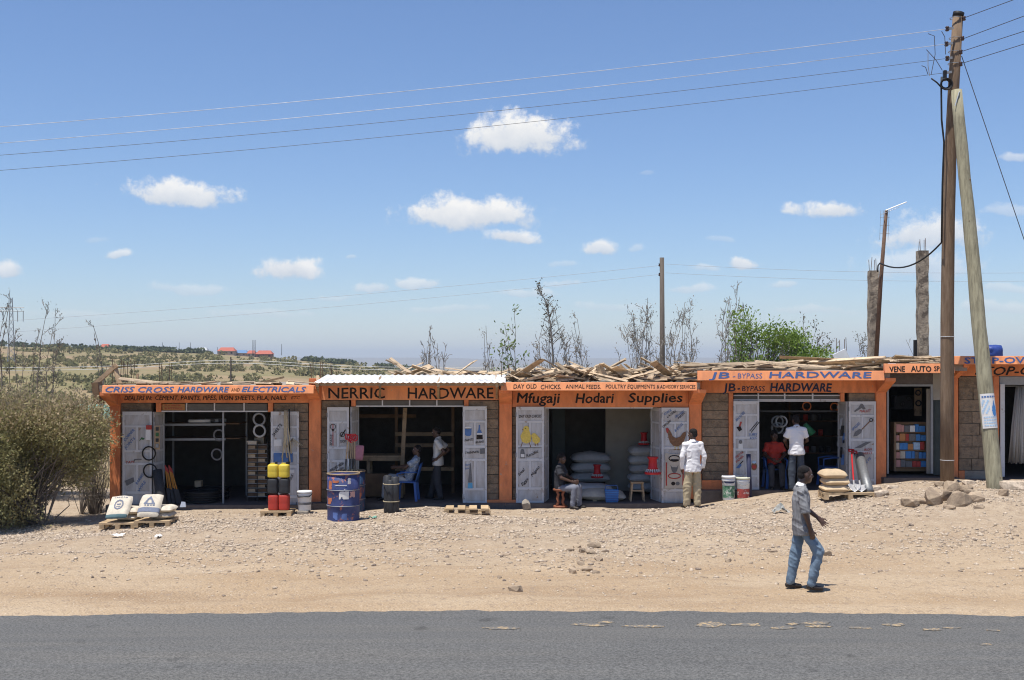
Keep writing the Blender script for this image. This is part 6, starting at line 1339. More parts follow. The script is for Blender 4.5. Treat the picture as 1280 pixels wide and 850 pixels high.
def tree(name, label, cat, x, ytop, Yd, seed, stems, depth, rad, lean=.15, leaf=None, lsize=.08, lper=3, lspread=.15, group=None, spread=.5, up=.25, L0=.6, barkm='bark_grey', kids=(2, 3), leaf_h=0.0, base_w=.0, shrink=.5, tmin=.0088, hw=30):
    X = PX(x, Yd); z0 = g_(X, Yd) - .05; H = PZ(ytop, Yd) - z0; r = random.Random(seed); g = np.random.default_rng(seed); W_ = hw * Yd / FOC
    segs = []; tips = []
    def twig(p, d, L_, ra, lev):
        q = Vector(p); d = Vector(d).normalized(); n = 3
        for i in range(n):
            d = (d + Vector((r.gauss(0, .16), r.gauss(0, .16), r.gauss(0, .10) + .10))).normalized(); e = q + d * (L_ / n); r1 = ra * (1 - .3 * (i + 1) / n)
            segs.append((tuple(q), tuple(e), max(ra, tmin), max(r1, tmin * .8))); q = e
            if lev > 0 and r.random() < .8:
                o = Vector((r.gauss(0, 1), r.gauss(0, 1), r.gauss(0, .4))); o = (o - d * o.dot(d)).normalized(); twig(q, d * .8 + o * .65, L_ * r.uniform(.35, .6), ra * .6, lev - 1)
        tips.append((tuple(q), tuple(d)))
    for k in range(stems):
        u = r.uniform(-1, 1) if k else r.uniform(-.3, .3); v = r.uniform(-.8, .8); h = H * (1 - .22 * u * u) * (r.uniform(.78, .99) if k else 1.0)
        b = Vector((X + u * W_ * .12, Yd + v * W_ * .12, z0)); tip = Vector((X + u * W_ * .85, Yd + v * W_ * .8, z0 + h)); n = 9; q = b; bow = Vector((r.gauss(0, .05) * H, r.gauss(0, .05) * H, 0)); R0 = rad * (.75 if k else 1)
        for i in range(1, n + 1):
            f_ = i / n; c = b.lerp(tip, f_); c.x = b.x + (tip.x - b.x) * f_ ** 1.25; c.y = b.y + (tip.y - b.y) * f_ ** 1.25; c += bow * math.sin(f_ * math.pi) + Vector((r.gauss(0, .012), r.gauss(0, .012), 0)) * H * .5
            ra, rb = R0 * (1 - .85 * (i - 1) / n), R0 * (1 - .85 * f_); segs.append((tuple(q), tuple(c), max(ra, tmin), max(rb, tmin))); d = (c - q).normalized()
            if f_ > .28:
                for _ in range(r.choice((1, 1, 1, 2)) if depth > 2 else 1):
                    a = r.uniform(0, 6.28); o = Vector((math.cos(a), math.sin(a), .1)); twig(q.lerp(c, r.random()), d + o * r.uniform(.5, 1.0), min(H * .26, W_ * .8) * (1.15 - .6 * f_) * r.uniform(.5, 1.1), rb * .6, depth - 1)
            q = c
        tips.append((tuple(q), (0, 0, 1)))
    t = thing(name, label, cat, (X, Yd, z0), group)
    cut = rad * .45
    tubes_fast([s for s in segs if s[2] >= cut], 6).build('trunk', barkm, t, True)
    m = tubes_fast([s for s in segs if s[2] < cut], 3); m.build('twigs', barkm, t, True)
    if leaf:
        pts = []; dr = []
        for p, d in tips:
            if (p[2] - z0) / H < leaf_h: continue
            for k in range(lper if lper >= 1 else (1 if r.random() < lper else 0)):
                pts.append((p[0] + r.gauss(0, lspread), p[1] + r.gauss(0, lspread), p[2] + r.gauss(0, lspread) * .8)); dr.append(d)
        leaves_fast(pts, dr, lsize, g).build('crown', leaf, t)
    return t
GT = 'dry shrubs and saplings behind the roofs'
tree('dry_shrub', 'thin bare shrub behind the canopied shop roof', 'shrub', 541, 405, 40, 1, 11, 3, .022, .32, None, group=GT, up=.2, spread=.5, hw=24)
tree('dry_shrub', 'bare grey sapling left of the green-leaved one', 'shrub', 605, 404, 42, 2, 8, 3, .025, .22, 'dry_leaf', .06, .7, .1, group=GT, up=.2, spread=.55, hw=14)
tree('leafy_sapling', 'sapling with sparse green leaves over the timber heap', 'tree', 641, 392, 40, 33, 6, 3, .035, .25, 'soft_leaf', .14, 1, .10, group=GT, up=.2, spread=.42, leaf_h=.3, hw=22)
tree('dry_tree', 'tallest bare tree behind the timber heap, with a long leaning top', 'tree', 690, 378, 42, 14, 13, 3, .03, .25, 'dry_leaf', .06, .5, .12, group=GT, up=.2, spread=.55, hw=26)
tree('dry_shrub', 'dense bare shrub right of the tallest bare tree', 'shrub', 721, 398, 43, 5, 15, 3, .025, .3, 'dry_leaf', .06, .6, .08, group=GT, up=.2, spread=.55, hw=20)
tree('dry_tree', 'spreading brown tree left of the slim grey pole', 'tree', 803, 372, 41, 26, 15, 3, .035, .35, 'dry_leaf', .06, 1, .09, group=GT, up=.2, spread=.55, hw=34)
tree('dry_tree', 'narrow brown tree right of the slim grey pole', 'tree', 853, 378, 42, 37, 12, 3, .032, .3, 'dry_leaf', .06, 1, .09, group=GT, up=.2, spread=.55, hw=25)
tree('dry_tree', 'tall bare shrub rising behind the bright green bush', 'tree', 918, 356, 43, 48, 13, 3, .035, .4, 'dry_leaf', .06, .5, .08, group=GT, up=.2, spread=.55, hw=30)
tree('thorn_tree', 'flat-topped thorn tree right of the bright green bush', 'tree', 1012, 393, 48, 59, 9, 3, .05, .4, 'grey_leaf', .10, 2, .10, group=GT, up=.12, spread=.55, leaf_h=.55, hw=32)
tree('dry_shrub', 'faint bare shrub behind the pillar roof', 'shrub', 1075, 420, 60, 63, 8,  3, .03, .3, 'grey_leaf', .09, 3, .1, group=GT, up=.2, hw=16)
tree('dry_shrub', 'thin bare twigs between the two roof pillars', 'shrub', 1135, 424, 55, 71, 4, 2, .025, .4, None, group=GT, up=.2, hw=14)
GL = 'bare trees behind the thorn bush'
tree('bare_tree', 'tall bare tree at the left edge behind the thorn bush', 'tree', 14, 362, 38, 81, 5, 3, .04, .15, 'grey_leaf', .05, 1, .08, group=GL, up=.2, spread=.55, barkm='bark', hw=18)
tree('bare_tree', 'bare forked tree second from the left edge behind the thorn bush', 'tree', 62, 377, 38, 92, 7, 3, .035, .3, 'grey_leaf', .05, 1, .08, group=GL, up=.2, spread=.55, barkm='bark', hw=24)
tree('bare_tree', 'slender bare tree nearest the left shop', 'tree', 116, 405, 36, 95, 3, 3, .04, .12, None, group=GL, up=.2, spread=.55, barkm='bark', hw=18)
Xt, Yt_ = PX(688, 41.8), 41.8; t = thing('leaning_sapling', 'long sparse sapling leaning left above the timber heap', 'tree', (Xt, Yt_, g_(Xt, Yt_)), GT)
tp = [P(692, 500, Yt_), P(691, 440, Yt_), P(688, 405, Yt_), P(683, 378, Yt_), P(671, 357, Yt_)]; m = MB(); m.tube([(Xt, Yt_, g_(Xt, Yt_))] + tp, [.045, .04, .032, .025, .018, .01], 6); m.build('trunk', 'bark_grey', t, True)
r = random.Random(77); sg = []; lp = []
for k in range(60):
    f_ = r.uniform(1.2, 3.98); i = int(f_); a = tp[i].lerp(tp[i + 1], f_ - i); b = a + Vector((r.uniform(-.5, .55), r.uniform(-.5, .5), r.uniform(.15, .7))) * (1.15 - .22 * f_); sg.append((tuple(a), tuple(b), .012, .006))
    for q in range(3): lp.append(tuple(a.lerp(b, r.uniform(.5, 1)) + Vector((r.gauss(0, .06), r.gauss(0, .06), r.gauss(0, .06)))))
tubes_fast(sg, 3).build('twigs', 'bark_grey', t, True); leaves_fast(lp, None, .09, np.random.default_rng(3)).build('crown', 'grey_leaf', t)
# bright green bush of leaves
def bush(name, label, blobs, leafm, n, lsize, stems, seed, cat='bush', barkm='bark', twig=.02, group=None, drym=None, dry=None, hollow=.35, gap=-.22):
    g = np.random.default_rng(seed); r = random.Random(seed); c0 = blobs[0][0]; gx, gy = c0[0], c0[1]; z0 = g_(gx, gy) - .05
    t = thing(name, label, cat, (gx, gy, z0), group)
    pts = []; dd = []; tot = sum(b[1] * b[2] * b[3] for b in blobs)
    clump = []
    for (c, rx, ry, rz) in blobs:
        k = int(n / 14 * rx * ry * rz / tot)
        v = g.normal(size=(k, 3)); v /= np.linalg.norm(v, axis=1, keepdims=True); rr = (hollow + (1.08 - hollow) * g.random(k) ** .55)[:, None] * (1 + .13 * g.normal(size=(k, 1)))
        q = np.array(c) + v * rr * np.array((rx, ry, rz)); keep = q[:, 2] > z0 + .02
        clump.append(np.concatenate([q, v], 1)[keep])
    cl = np.concatenate(clump)
    keep = np.array([float(vnoise(a * 1.9 + seed, b * 1.9 + c * 1.7)) > gap for a, b, c in cl[:, :3]]); cl = cl[keep]
    off = g.normal(size=(len(cl), 14, 3)) * np.array((.07, .07, .06)) * (lsize / .05)
    pts = (cl[:, None, :3] + off).reshape(-1, 3); dr = np.repeat(cl[:, None, 3:6], 14, 1).reshape(-1, 3) * .7 + np.array((0, 0, .35))
    if dry is not None:
        mk = np.array([dry(*p) for p in pts]) > g.random(len(pts)); leaves_fast(pts[mk], dr[mk], lsize, g).build('dry_crown', drym, t); pts, dr = pts[~mk], dr[~mk]
    leaves_fast(pts, dr, lsize, g).build('crown', leafm, t)
    segs = []
    base = [np.array((gx + r.uniform(-1, 1) * stems[1], gy + r.uniform(-1, 1) * stems[1] * .6, z0)) for _ in range(stems[0])]
    for i in range(0, len(cl), max(1, len(cl) // (stems[0] * 26))):
        e = cl[i, :3]; b = base[i % stems[0]]; m1 = b + (e - b) * .45 + np.array((0, 0, .14)) + g.normal(size=3) * .12; m2 = b + (e - b) * .75 + g.normal(size=3) * .09
        segs += [(tuple(b), tuple(m1), twig * 1.3, twig * .8), (tuple(m1), tuple(m2), twig * .8, twig * .45), (tuple(m2), tuple(e), twig * .45, .003)]
    tubes_fast(segs, 4).build('stems', barkm, t, True)
    return t
Yg = 41.0
bush('green_bush', 'bright green leafy bush behind the fourth shop roof', [(P(940, 428, Yg), .75, .8, .5), (P(978, 432, Yg), .85, .8, .5), (P(912, 446, Yg), .6, .7, .45), (P(1010, 448, Yg), .75, .8, .4), (P(928, 404, Yg), .38, .5, .38), (P(962, 412, Yg), .42, .5, .3), (P(996, 424, Yg), .4, .5, .3), (P(985, 460, Yg), 1.3, 1, .5), (P(925, 465, Yg), 1.1, 1, .55)], 'green_leaf', 17000, .11, (9, .5), 4, twig=.028, hollow=.2, gap=-.02)
YB_ = 25.5
Xb = PX(40, YB_)
def drymask(x, y, z): return min(.7, max(.03, .08 + .6 * (z - 1.5) / 1.2 + .5 * float(vnoise(x * 1.3, z * 1.3)))) 
bush('thorn_bush', 'big tangled grey-green thorn bush left of the shops', [(P(30, 560, YB_), 1.35, 1.2, 1.05), (P(-40, 552, YB_), 1.5, 1.3, 1.0), (P(80, 538, YB_ + .3), .92, 1.0, .72), (P(62, 585, YB_), .9, .9, .55), (P(103, 556, YB_ + .6), .48, .7, .62), (P(15, 522, YB_ + .3), 1.0, 1.0, .42), (P(20, 625, YB_ - .1), .95, .9, .5), (P(-30, 630, YB_), .9, .9, .6)], 'thorn_leaf', 100000, .066, (9, .5), 8, twig=.012, drym='straw_leaf', dry=drymask, hollow=.5)
bush('low_bush', 'pale dry bush behind the big thorn bush at the left edge', [(P(10, 535, 31), 1.7, 1.2, .8), (P(90, 540, 31), 1.0, 1.0, .6), (P(-60, 520, 31), 1.6, 1.2, .9), (P(60, 545, 31), 1.5, 1.1, .9)], 'thorn_leaf', 36000, .08, (6, .7), 9, twig=.012, drym='straw_leaf', dry=lambda x, y, z: .5, hollow=.5)
bush('twiggy_shrub', 'low bare twiggy shrub between the thorn bush and the left shop', [(P(118, 585, 27.6), .55, .7, .65), (P(122, 540, 28.2), .55, .7, .6)], 'dry_leaf', 2200, .05, (5, .3), 12, twig=.006, drym='thorn_leaf', dry=lambda x, y, z: .5)

# ---------------------------------------------------------------- the far hillside
def far_clumps(name, n, sampler, leafm, label, seed, lo, hi, cat='shrubs', per=26):
    g = np.random.default_rng(seed); X, Yy = sampler(g, n); S = g.uniform(lo, hi, len(X)); Z = ground_h(X, Yy)
    c = np.stack([X, Yy, Z + S * .35], 1); v = g.normal(size=(len(X), per, 3)); v /= np.linalg.norm(v, axis=2, keepdims=True)
    q = c[:, None] + v * (S[:, None, None] * np.array((.75, .75, .5))) * g.uniform(.5, 1.1, (len(X), per, 1))
    q = q.reshape(-1, 3); sz = np.repeat(S, per) * .55; k = len(q)
    a = g.normal(size=(k, 3)); a /= np.linalg.norm(a, axis=1, keepdims=True); b = np.cross(a, g.normal(size=(k, 3))); b /= np.linalg.norm(b, axis=1, keepdims=True)
    V = np.stack([q - a * sz[:, None] * .5, q + b * sz[:, None] * .4, q + a * sz[:, None] * .5, q - b * sz[:, None] * .4], 1).reshape(-1, 3)
    m = MB(); m.v = V.tolist(); m.f = [(4*i, 4*i+1, 4*i+2, 4*i+3) for i in range(k)]
    return tag(m.build(name, leafm, None, True), label, cat, kind='stuff')
def s_hill(g, n):
    Yy = 240 + 470 * g.random(n * 3) ** .9; px = g.uniform(-80, 620, n * 3); X = PX(px, Yy)
    k = (0.42 + 2.2 * vnoise(X / 55, Yy / 38)) * (1 - .75 * sst(560, 660, Yy)) > g.random(n * 3) * .95
    return X[k][:n], Yy[k][:n]
far_clumps('hillside_scrub', 1050, s_hill, 'far_leaf', 'green scrub dotted over the far hillside', 5, .8, 3.0)
def s_crest(g, n):
    px = np.concatenate([g.normal(172, 20, n // 3), g.uniform(128, 264, n // 3), g.uniform(-40, 128, n // 6), g.uniform(380, 450, n // 8), g.uniform(470, 545, n // 10)]); Yy = g.uniform(675, 705, len(px)); return PX(px, Yy), Yy
far_clumps('crest_trees', 330, s_crest, 'far_dark_leaf', 'dark line of trees along the crest of the far hill', 6, 1.4, 3.8, 'trees', 40)
def house(x, Yd, w, d, h, roofm, label, wallm='far_wall', pitch=.35):
    X = PX(x, Yd); z = g_(X, Yd) - .3; t = thing('far_house', label, 'house', (X, Yd, z), 'small houses on the far hill')
    MB().box(X - w / 2, X + w / 2, Yd - d / 2, Yd + d / 2, z, z + h).build('wall', wallm, t)
    m = MB(); e = .4; zt = z + h + .02; m.add([(X - w/2 - e, Yd - d/2 - e, zt), (X + w/2 + e, Yd - d/2 - e, zt), (X + w/2 + e, Yd + d/2 + e, zt), (X - w/2 - e, Yd + d/2 + e, zt), (X - w/2 + w * .12, Yd, zt + d * pitch), (X + w/2 - w * .12, Yd, zt + d * pitch)], [(0, 1, 5, 4), (2, 3, 4, 5), (1, 2, 5), (3, 0, 4), (3, 2, 1, 0)]); m.build('roof', roofm, t)
    n = max(2, int(w / 3))
    for k in range(n): u = X - w / 2 + w * (k + .5) / n; MB().box(u - .5, u + .5, Yd - d / 2 - .05, Yd - d / 2 - .003, z + 1.0, z + h - .5).build('window', 'dark_metal', t)
mat('far_wall', (.45, .36, .28), .9); mat('roof_red', (.42, .12, .08), .8); mat('roof_blue', (.12, .22, .38), .7); mat('roof_green', (.14, .25, .20), .7); mat('roof_grey', (.45, .47, .48), .6)
house(284, 690, 9.5, 6, 2.6, 'roof_red', 'long red-roofed house on the crest of the far hill'); house(302, 695, 7, 5, 2.0, 'roof_blue', 'blue-roofed house between the red-roofed ones on the far hill'); house(315, 694, 4.5, 5, 2.2, 'roof_red', 'small red-roofed house beside the twin masts on the far hill')
house(331, 692, 9, 6, 2.4, 'roof_red', 'rightmost red-roofed house on the crest of the far hill', mat('far_wall_dark', (.25, .13, .10), .9)); house(132, 695, 5, 5, 2.2, 'roof_red', 'small red-roofed house at the left of the hilltop tree line'); house(253, 690, 6, 5, 2, 'roof_grey', 'pale-roofed house at the right end of the hilltop tree line')
house(110, 120, 4.5, 4, 2.4, 'roof_green', 'green-roofed shack in the dip behind the thorn bush')
def mast(x, ytop, ybot, Yd, w, label, name='far_mast', cat='mast', group='far masts and poles', matl='dark_wire'):
    m = MB(); X = PX(x, Yd); m.tube([(X, Yd, PZ(ybot, Yd)), (X, Yd, PZ(ytop, Yd))], [w, w * .7], 6); return solo(m, name, matl, label, cat, group)
mast(316.2, 425, 443, 690, .28, 'left one of the twin masts on the far hill'); mast(318.8, 425, 443, 690, .28, 'right one of the twin masts on the far hill')
mast(288.5, 446, 477, 170, .13, 'dark pole standing on the hillside above the left shop', 'far_pole', 'utility pole', matl='grey_pole')
for x in (180, 203, 224, 238, 272, 352): mast(x, 428 + (x % 7), 444, 690, .16, 'thin pole on the skyline of the far hill')
for i, y in enumerate((448.5, 452)):
    m = MB(); m.tube([P(-60 + 20 * k, y + 5 - 9 * math.exp(-((-60 + 20 * k - 288) / 120) ** 2) + 6, 170) for k in range(40)], .035, 4); solo(m, 'far_wire', 'steel_grey', ('upper', 'lower')[i] + ' pale wire crossing the hillside above the left shop', 'wire', 'wires over the hillside')
t = thing('pylon', 'lattice pylon with a wide crossarm at the left edge', 'pylon', (PX(14, 420), 420, PZ(440, 420)))
m = MB(); Yp = 420
for sx in (-1, 1): m.tube([P(14 + sx * 4.5, 452, Yp), P(14 + sx * 1.2, 372, Yp)], .16, 4)
for k in range(9):
    w0, w1 = 4.5 - 3.3 * k / 9, 4.5 - 3.3 * (k + 1) / 9; y0, y1 = 452 - 80 * k / 9, 452 - 80 * (k + 1) / 9; m.tube([P(14 - w0, y0, Yp), P(14 + w1, y1, Yp)], .09, 3); m.tube([P(14 + w0, y0, Yp), P(14 - w1, y1, Yp)], .09, 3)
m.build('tower', 'steel_grey', t)
m = MB()
for y in (384, 388.5): m.tube([P(-16, y, Yp), P(30, y + .5, Yp)], .13, 4)
for k in range(8): m.tube([P(-14 + 5.5 * k, 384, Yp), P(-11 + 5.5 * k, 388.5, Yp)], .09, 3)
m.build('crossarm', 'steel_grey', t)
for x in (-8, 4, 22, 29): m = MB(); m.tube([P(x, 388.5, Yp), P(x, 402, Yp)], .14, 5); m.build('insulator_string', 'steel_grey', t)
# ---------------------------------------------------------------- people
def V3(*a): return Vector(a)
def capsule(m, a, ra, b, rb, side=None, ks=1.0, n=14, rings=4, ke=1.0):
    """tapered limb from a to b; cross-section widened by ks along side"""
    a = Vector(a); b = Vector(b); d = (b - a); L_ = d.length
    d = d / L_ if L_ > 1e-6 else Vector((0, 0, 1))
    s = Vector(side) if side is not None else (Vector((0, 1, 0)) if abs(d.y) < .9 else Vector((1, 0, 0)))
    s = (s - d * s.dot(d)).normalized(); t = d.cross(s)
    prof = []
    for i in range(rings + 1):
        q = -math.pi / 2 + math.pi / 2 * i / rings; prof.append((a + d * (math.sin(q) * ra * ke), max(ra * math.cos(q), ra * .04)))
    for i in range(rings + 1):
        q = math.pi / 2 * i / rings; prof.append((b + d * (math.sin(q) * rb * ke), max(rb * math.cos(q), rb * .04)))
    vs = []
    for c, r in prof:
        for k in range(n):
            an = 2 * math.pi * k / n; vs.append(c + s * (math.cos(an) * r * ks) + t * (math.sin(an) * r))
    fs = [(i*n+k, i*n+(k+1) % n, (i+1)*n+(k+1) % n, (i+1)*n+k) for i in range(len(prof) - 1) for k in range(n)]
    fs += [tuple(range(n-1, -1, -1)), tuple((len(prof)-1)*n+k for k in range(n))]
    m.add(vs, fs)
def fuse(m, name, matl, parent, voxel, smooth=6, folds=0.0, seed=0, fscale=9.0, fade=False):
    """one continuous skin over the overlapping limbs"""
    me = bpy.data.meshes.new('tmp'); me.from_pydata(m.v, [], m.f); me.update()
    o = bpy.data.objects.new('tmp', me); COL.objects.link(o)
    r = o.modifiers.new('r', 'REMESH'); r.mode = 'VOXEL'; r.voxel_size = voxel
    s = o.modifiers.new('s', 'SMOOTH'); s.iterations = smooth; s.factor = .5
    dg = bpy.context.evaluated_depsgraph_get(); dg.update()
    res = bpy.data.meshes.new_from_object(o.evaluated_get(dg)); bpy.data.objects.remove(o); bpy.data.meshes.remove(me)
    if folds:
        k = len(res.vertices); co = np.empty(k * 3); no = np.empty(k * 3); res.vertices.foreach_get('co', co); res.vertex_normals.foreach_get('vector', no)
        co = co.reshape(-1, 3); no = no.reshape(-1, 3); q = co * fscale + seed
        wx = .6 * vnoise(q[:, 0] * .5, q[:, 2] * .5 + 9); n1 = vnoise(q[:, 0] * .8 + q[:, 1] * .7 + wx, q[:, 2] * 1.1 + q[:, 0] * .6 + wx); n2 = vnoise(q[:, 0] * 2.0 - q[:, 1] * 1.6 + 5, q[:, 2] * 1.9 + q[:, 0] + wx * 2)
        f = .55 - 2.6 * np.minimum(np.abs(n1), .3) + .35 * n2       # creases: sharp crests between soft hollows
        w = np.clip((co[:, 2].max() - .16 - co[:, 2]) / .2, 0, 1) if fade else 1.0
        co = co + no * ((f + .1) * folds * w)[:, None]; res.vertices.foreach_set('co', co.ravel())
    res.polygons.foreach_set('use_smooth', [True] * len(res.polygons)); res.materials.clear(); res.materials.append(MATS[matl] if isinstance(matl, str) else matl); res.name = name; res.update()
    ob = bpy.data.objects.new(name, res); COL.objects.link(ob)
    if parent is not None: ob.parent = parent
    return ob
STAND = dict(pelvis=(0, 0, .93), waist=(0, 0, 1.05), chest=(.01, 0, 1.27), neck=(0, 0, 1.46), head=(.025, 0, 1.605), look=(1, 0, 0),
             shL=(0, .185, 1.40), shR=(0, -.185, 1.40), elL=(-.02, .225, 1.13), elR=(-.02, -.225, 1.13), wrL=(.04, .235, .88), wrR=(.04, -.235, .88),
             hiL=(0, .09, .90), hiR=(0, -.09, .90), knL=(.02, .10, .49), knR=(.02, -.10, .49), anL=(0, .105, .09), anR=(0, -.105, .09), toL=(1, .15, 0), toR=(1, -.15, 0), paL=(0, -1, 0), paR=(0, 1, 0), curl=.5)
def person(label, loc, rotz, pose, shirt, trousers, shoe='rubber', sleeve='short', scale=1.0, voxel=.010, female=False, hem=.86, hair='cap', shirtseed=1, group='people by the shops', belt=None, collar=None, open_hand=None, tw=1.0, fold=.011):
    J = dict(STAND); J.update(pose)
    V = {k: Vector(v) for k, v in J.items() if k not in ('curl',)}
    t = bpy.data.objects.new('person', None); COL.objects.link(t); tag(t, label, 'person', group); t.location = loc; t.rotation_euler = (0, 0, rotz); t.scale = (scale,) * 3; t.empty_display_size = .1
    BASE[t.name] = Vector((0, 0, 0))
    look = V['look'].normalized(); hs = EZ.cross(look).normalized(); hu = look.cross(hs)
    hp = lambda f, s, u: V['head'] + look * f + hs * s + hu * u
    rot = Matrix((look, hs, hu)).transposed()
    body = MB()
    # head
    body.ell(hp(-.012, 0, .035), .098, .076, .092, 20, 14, rot); body.ell(hp(.02, 0, -.035), .072, .062, .085, 18, 12, rot)
    capsule(body, hp(.055, 0, -.085), .028, hp(.062, 0, -.07), .03, hs, 1.1); capsule(body, hp(.082, 0, .025), .010, hp(.102, 0, -.018), .0155, hs, 1.15)
    capsule(body, hp(.072, -.03, .04), .014, hp(.072, .03, .04), .014); capsule(body, hp(.083, -.016, -.052), .010, hp(.083, .016, -.052), .010); capsule(body, hp(.08, -.015, -.066), .010, hp(.08, .015, -.066), .010)
    for s in (-1, 1): body.ell(hp(-.008, s * .077, -.005), .022, .010, .032, 10, 8, rot); capsule(body, hp(.055, s * .045, -.01), .02, hp(.05, s * .05, -.03), .02)
    side = (V['shL'] - V['shR']).normalized(); hside = (V['hiL'] - V['hiR']).normalized()
    capsule(body, V['neck'] - (V['head'] - V['neck']) * .3, .058, hp(-.02, 0, -.05), .052)
    # trunk and limbs under the clothes
    capsule(body, V['chest'], .085, V['neck'] - EZ * .06, .06, side, 1.4); capsule(body, V['pelvis'], .09, V['chest'], .10, side, 1.3)
    for S in 'LR':
        capsule(body, V['sh' + S].lerp(V['neck'], .12) - EZ * .03, .038, V['el' + S], .040, n=12); capsule(body, V['el' + S], .041, V['wr' + S], .027, n=12)
        capsule(body, V['hi' + S], .075, V['kn' + S], .052); capsule(body, V['kn' + S], .05, V['an' + S], .035)
        # hand: palm, four fingers, thumb from the side of the palm
        fd = (V['wr' + S] - V['el' + S]).normalized()
        if open_hand == S: fd = (fd + Vector(J.get('hd', (0, 0, 0)))).normalized()
        pn = V['pa' + S]; pn = (pn - fd * pn.dot(fd)).normalized(); tv = fd.cross(pn)      # palm normal, thumb axis
        if tv.dot(Vector((1, 0, .2))) < 0: tv = -tv
        w = V['wr' + S]; capsule(body, w, .024, w + fd * .075, .022, tv, 1.65, 12)
        cu = .25 if open_hand == S else J['curl']
        for i in range(4):
            b0 = w + fd * (.088 - .004 * abs(i - 1.2)) + tv * (.030 - .0195 * i); l1 = (.045, .050, .047, .036)[i]
            sp = tv * ((1.3 - i) * (.22 if open_hand == S else .05)); d1 = (fd * math.cos(cu * .6) + pn * math.sin(cu * .6) + sp).normalized(); d2 = (fd * math.cos(cu * 1.6) + pn * math.sin(cu * 1.6) + sp).normalized()
            capsule(body, b0 - fd * .015, .0098, b0 + d1 * l1, .0088, n=8, rings=2); capsule(body, b0 + d1 * l1, .0088, b0 + d1 * l1 + d2 * l1 * .8, .0075, n=8, rings=2)
        tb = w + fd * .03 + tv * .03; td = (fd * .75 + tv * .62 + pn * .25).normalized(); capsule(body, tb, .0125, tb + td * .05, .0105, n=8, rings=2); capsule(body, tb + td * .05, .0105, tb + td * .05 + (fd + pn * .3).normalized() * .03, .009, n=8, rings=2)
    fuse(body, 'body', 'skin', t, min(voxel, .008), 2)
    for s in (-1, 1): m = MB(); m.ell(hp(.0765, s * .03, .012), .010, .012, .007, 8, 6, rot); m.build('eye', 'eye_white', t, True)
    for s in (-1, 1): m = MB(); m.ell(hp(.0845, s * .03, .012), .004, .006, .006, 8, 6, rot); m.build('pupil', 'rubber', t, True)
    h = MB(); h.ell(hp(-.026, 0, .056), .094, .079, .078, 20, 14, rot); h.ell(hp(-.058, 0, .0), .060, .070, .066, 16, 12, rot)
    if hair == 'back': h.ell(hp(-.10, 0, .0), .05, .06, .06, 14, 10, rot); h.ell(hp(-.02, 0, .055), .10, .088, .092, 16, 12, rot)
    fuse(h, 'hair', 'hair', t, .010, 3, .004, 3, 60)
    # shirt
    sh = MB(); up_t = (V['neck'] - V['pelvis']).normalized(); hemp = V['pelvis'] + (V['pelvis'] - V['waist']).normalized() * (.93 - hem)
    bw = .105 if not female else .10
    capsule(sh, hemp, .138 if hem < .87 else .122, V['waist'], .118, hside, 1.36, 22, 4, .12); capsule(sh, V['waist'], .112, V['chest'], .122, side, 1.42, 22); capsule(sh, V['chest'], .122, V['chest'].lerp(V['neck'], .55), .098, side, 1.55, 22)
    if hem < .87 and V['knL'].z < .7:
        for S in 'LR': capsule(sh, V['hi' + S] + EZ * .03, .098, V['hi' + S].lerp(V['kn' + S], max(.02, (.875 - hem) / .40)), .104, None, 1.0, 16, 4, .12)
    capsule(sh, V['shR'] - EZ * .008, .060, V['shL'] - EZ * .008, .060, None, 1.0, 16)
    for S in 'LR': capsule(sh, V['sh' + S] - EZ * .01, .055, V['neck'] - up_t * .03, .055, None, 1.0, 14); capsule(sh, V['chest'].lerp(V['neck'], .6), .085, V['neck'] - up_t * .012, .066, side, 1.1, 18)
    if female: 
        fr_ = side.cross(up_t); fr_ = -fr_ if fr_.dot(look) < 0 else fr_
        for s in (-1, 1): sh.ell(V['chest'] + fr_ * .085 + side * s * .075 - EZ * .03, .06, .065, .06, 14, 10)
    for S in 'LR':
        e, a, w = V['el' + S], V['sh' + S], V['wr' + S]
        if sleeve == 'long': a = a.lerp(V['neck'], .07) - EZ * .022; capsule(sh, a, .060, e, .058, n=14); capsule(sh, e, .058, w - (w - e) * .04, .044, n=14)
        elif sleeve == 'elbow': a = a.lerp(V['neck'], .07) - EZ * .022; capsule(sh, a, .062, a.lerp(e, .95), .066, n=14, ke=.3)
        else: a = a.lerp(V['neck'], .07) - EZ * .022; capsule(sh, a, .060, a.lerp(e, .66), .072, n=14, ke=.3)
    fuse(sh, 'shirt', shirt, t, voxel, 4, fold, shirtseed, 13)
    if collar:
        c = MB(); n_ = V['neck'] + (V['head'] - V['neck']) * .12; nd = (V['head'] - V['neck']).normalized(); x_ = (look - nd * look.dot(nd)).normalized(); y_ = nd.cross(x_)
        for lift, r_ in ((-.035, .083), (.012, .068), (.016, .063)): c.v += [tuple(n_ + nd * (lift - .02 * max(0, math.cos(a))) + x_ * (r_ * math.cos(a)) + y_ * (r_ * math.sin(a))) for a in [2*math.pi*k/20 for k in range(20)]]
        for j in range(2): c.f += [(j*20+k, j*20+(k+1) % 20, (j+1)*20+(k+1) % 20, (j+1)*20+k) for k in range(20)]
        c.build('collar', collar, t, True)
    # trousers
    tr = MB(); capsule(tr, V['pelvis'] - EZ * .02, .10, V['pelvis'] + (V['waist'] - V['pelvis']) * .3, .085, hside, 1.34, 20)
    for S in 'LR':
        capsule(tr, V['hi' + S] * .97 + V['pelvis'] * .03 - EZ * .01, .078, V['kn' + S], .078 * tw, None, 1.0, 16); capsule(tr, V['kn' + S], .078 * tw, V['an' + S] + EZ * .0, .059 * tw, None, 1.0, 16)
    fuse(tr, 'trousers', trousers, t, voxel, 3, fold * 1.1, shirtseed + 4, 13, True)
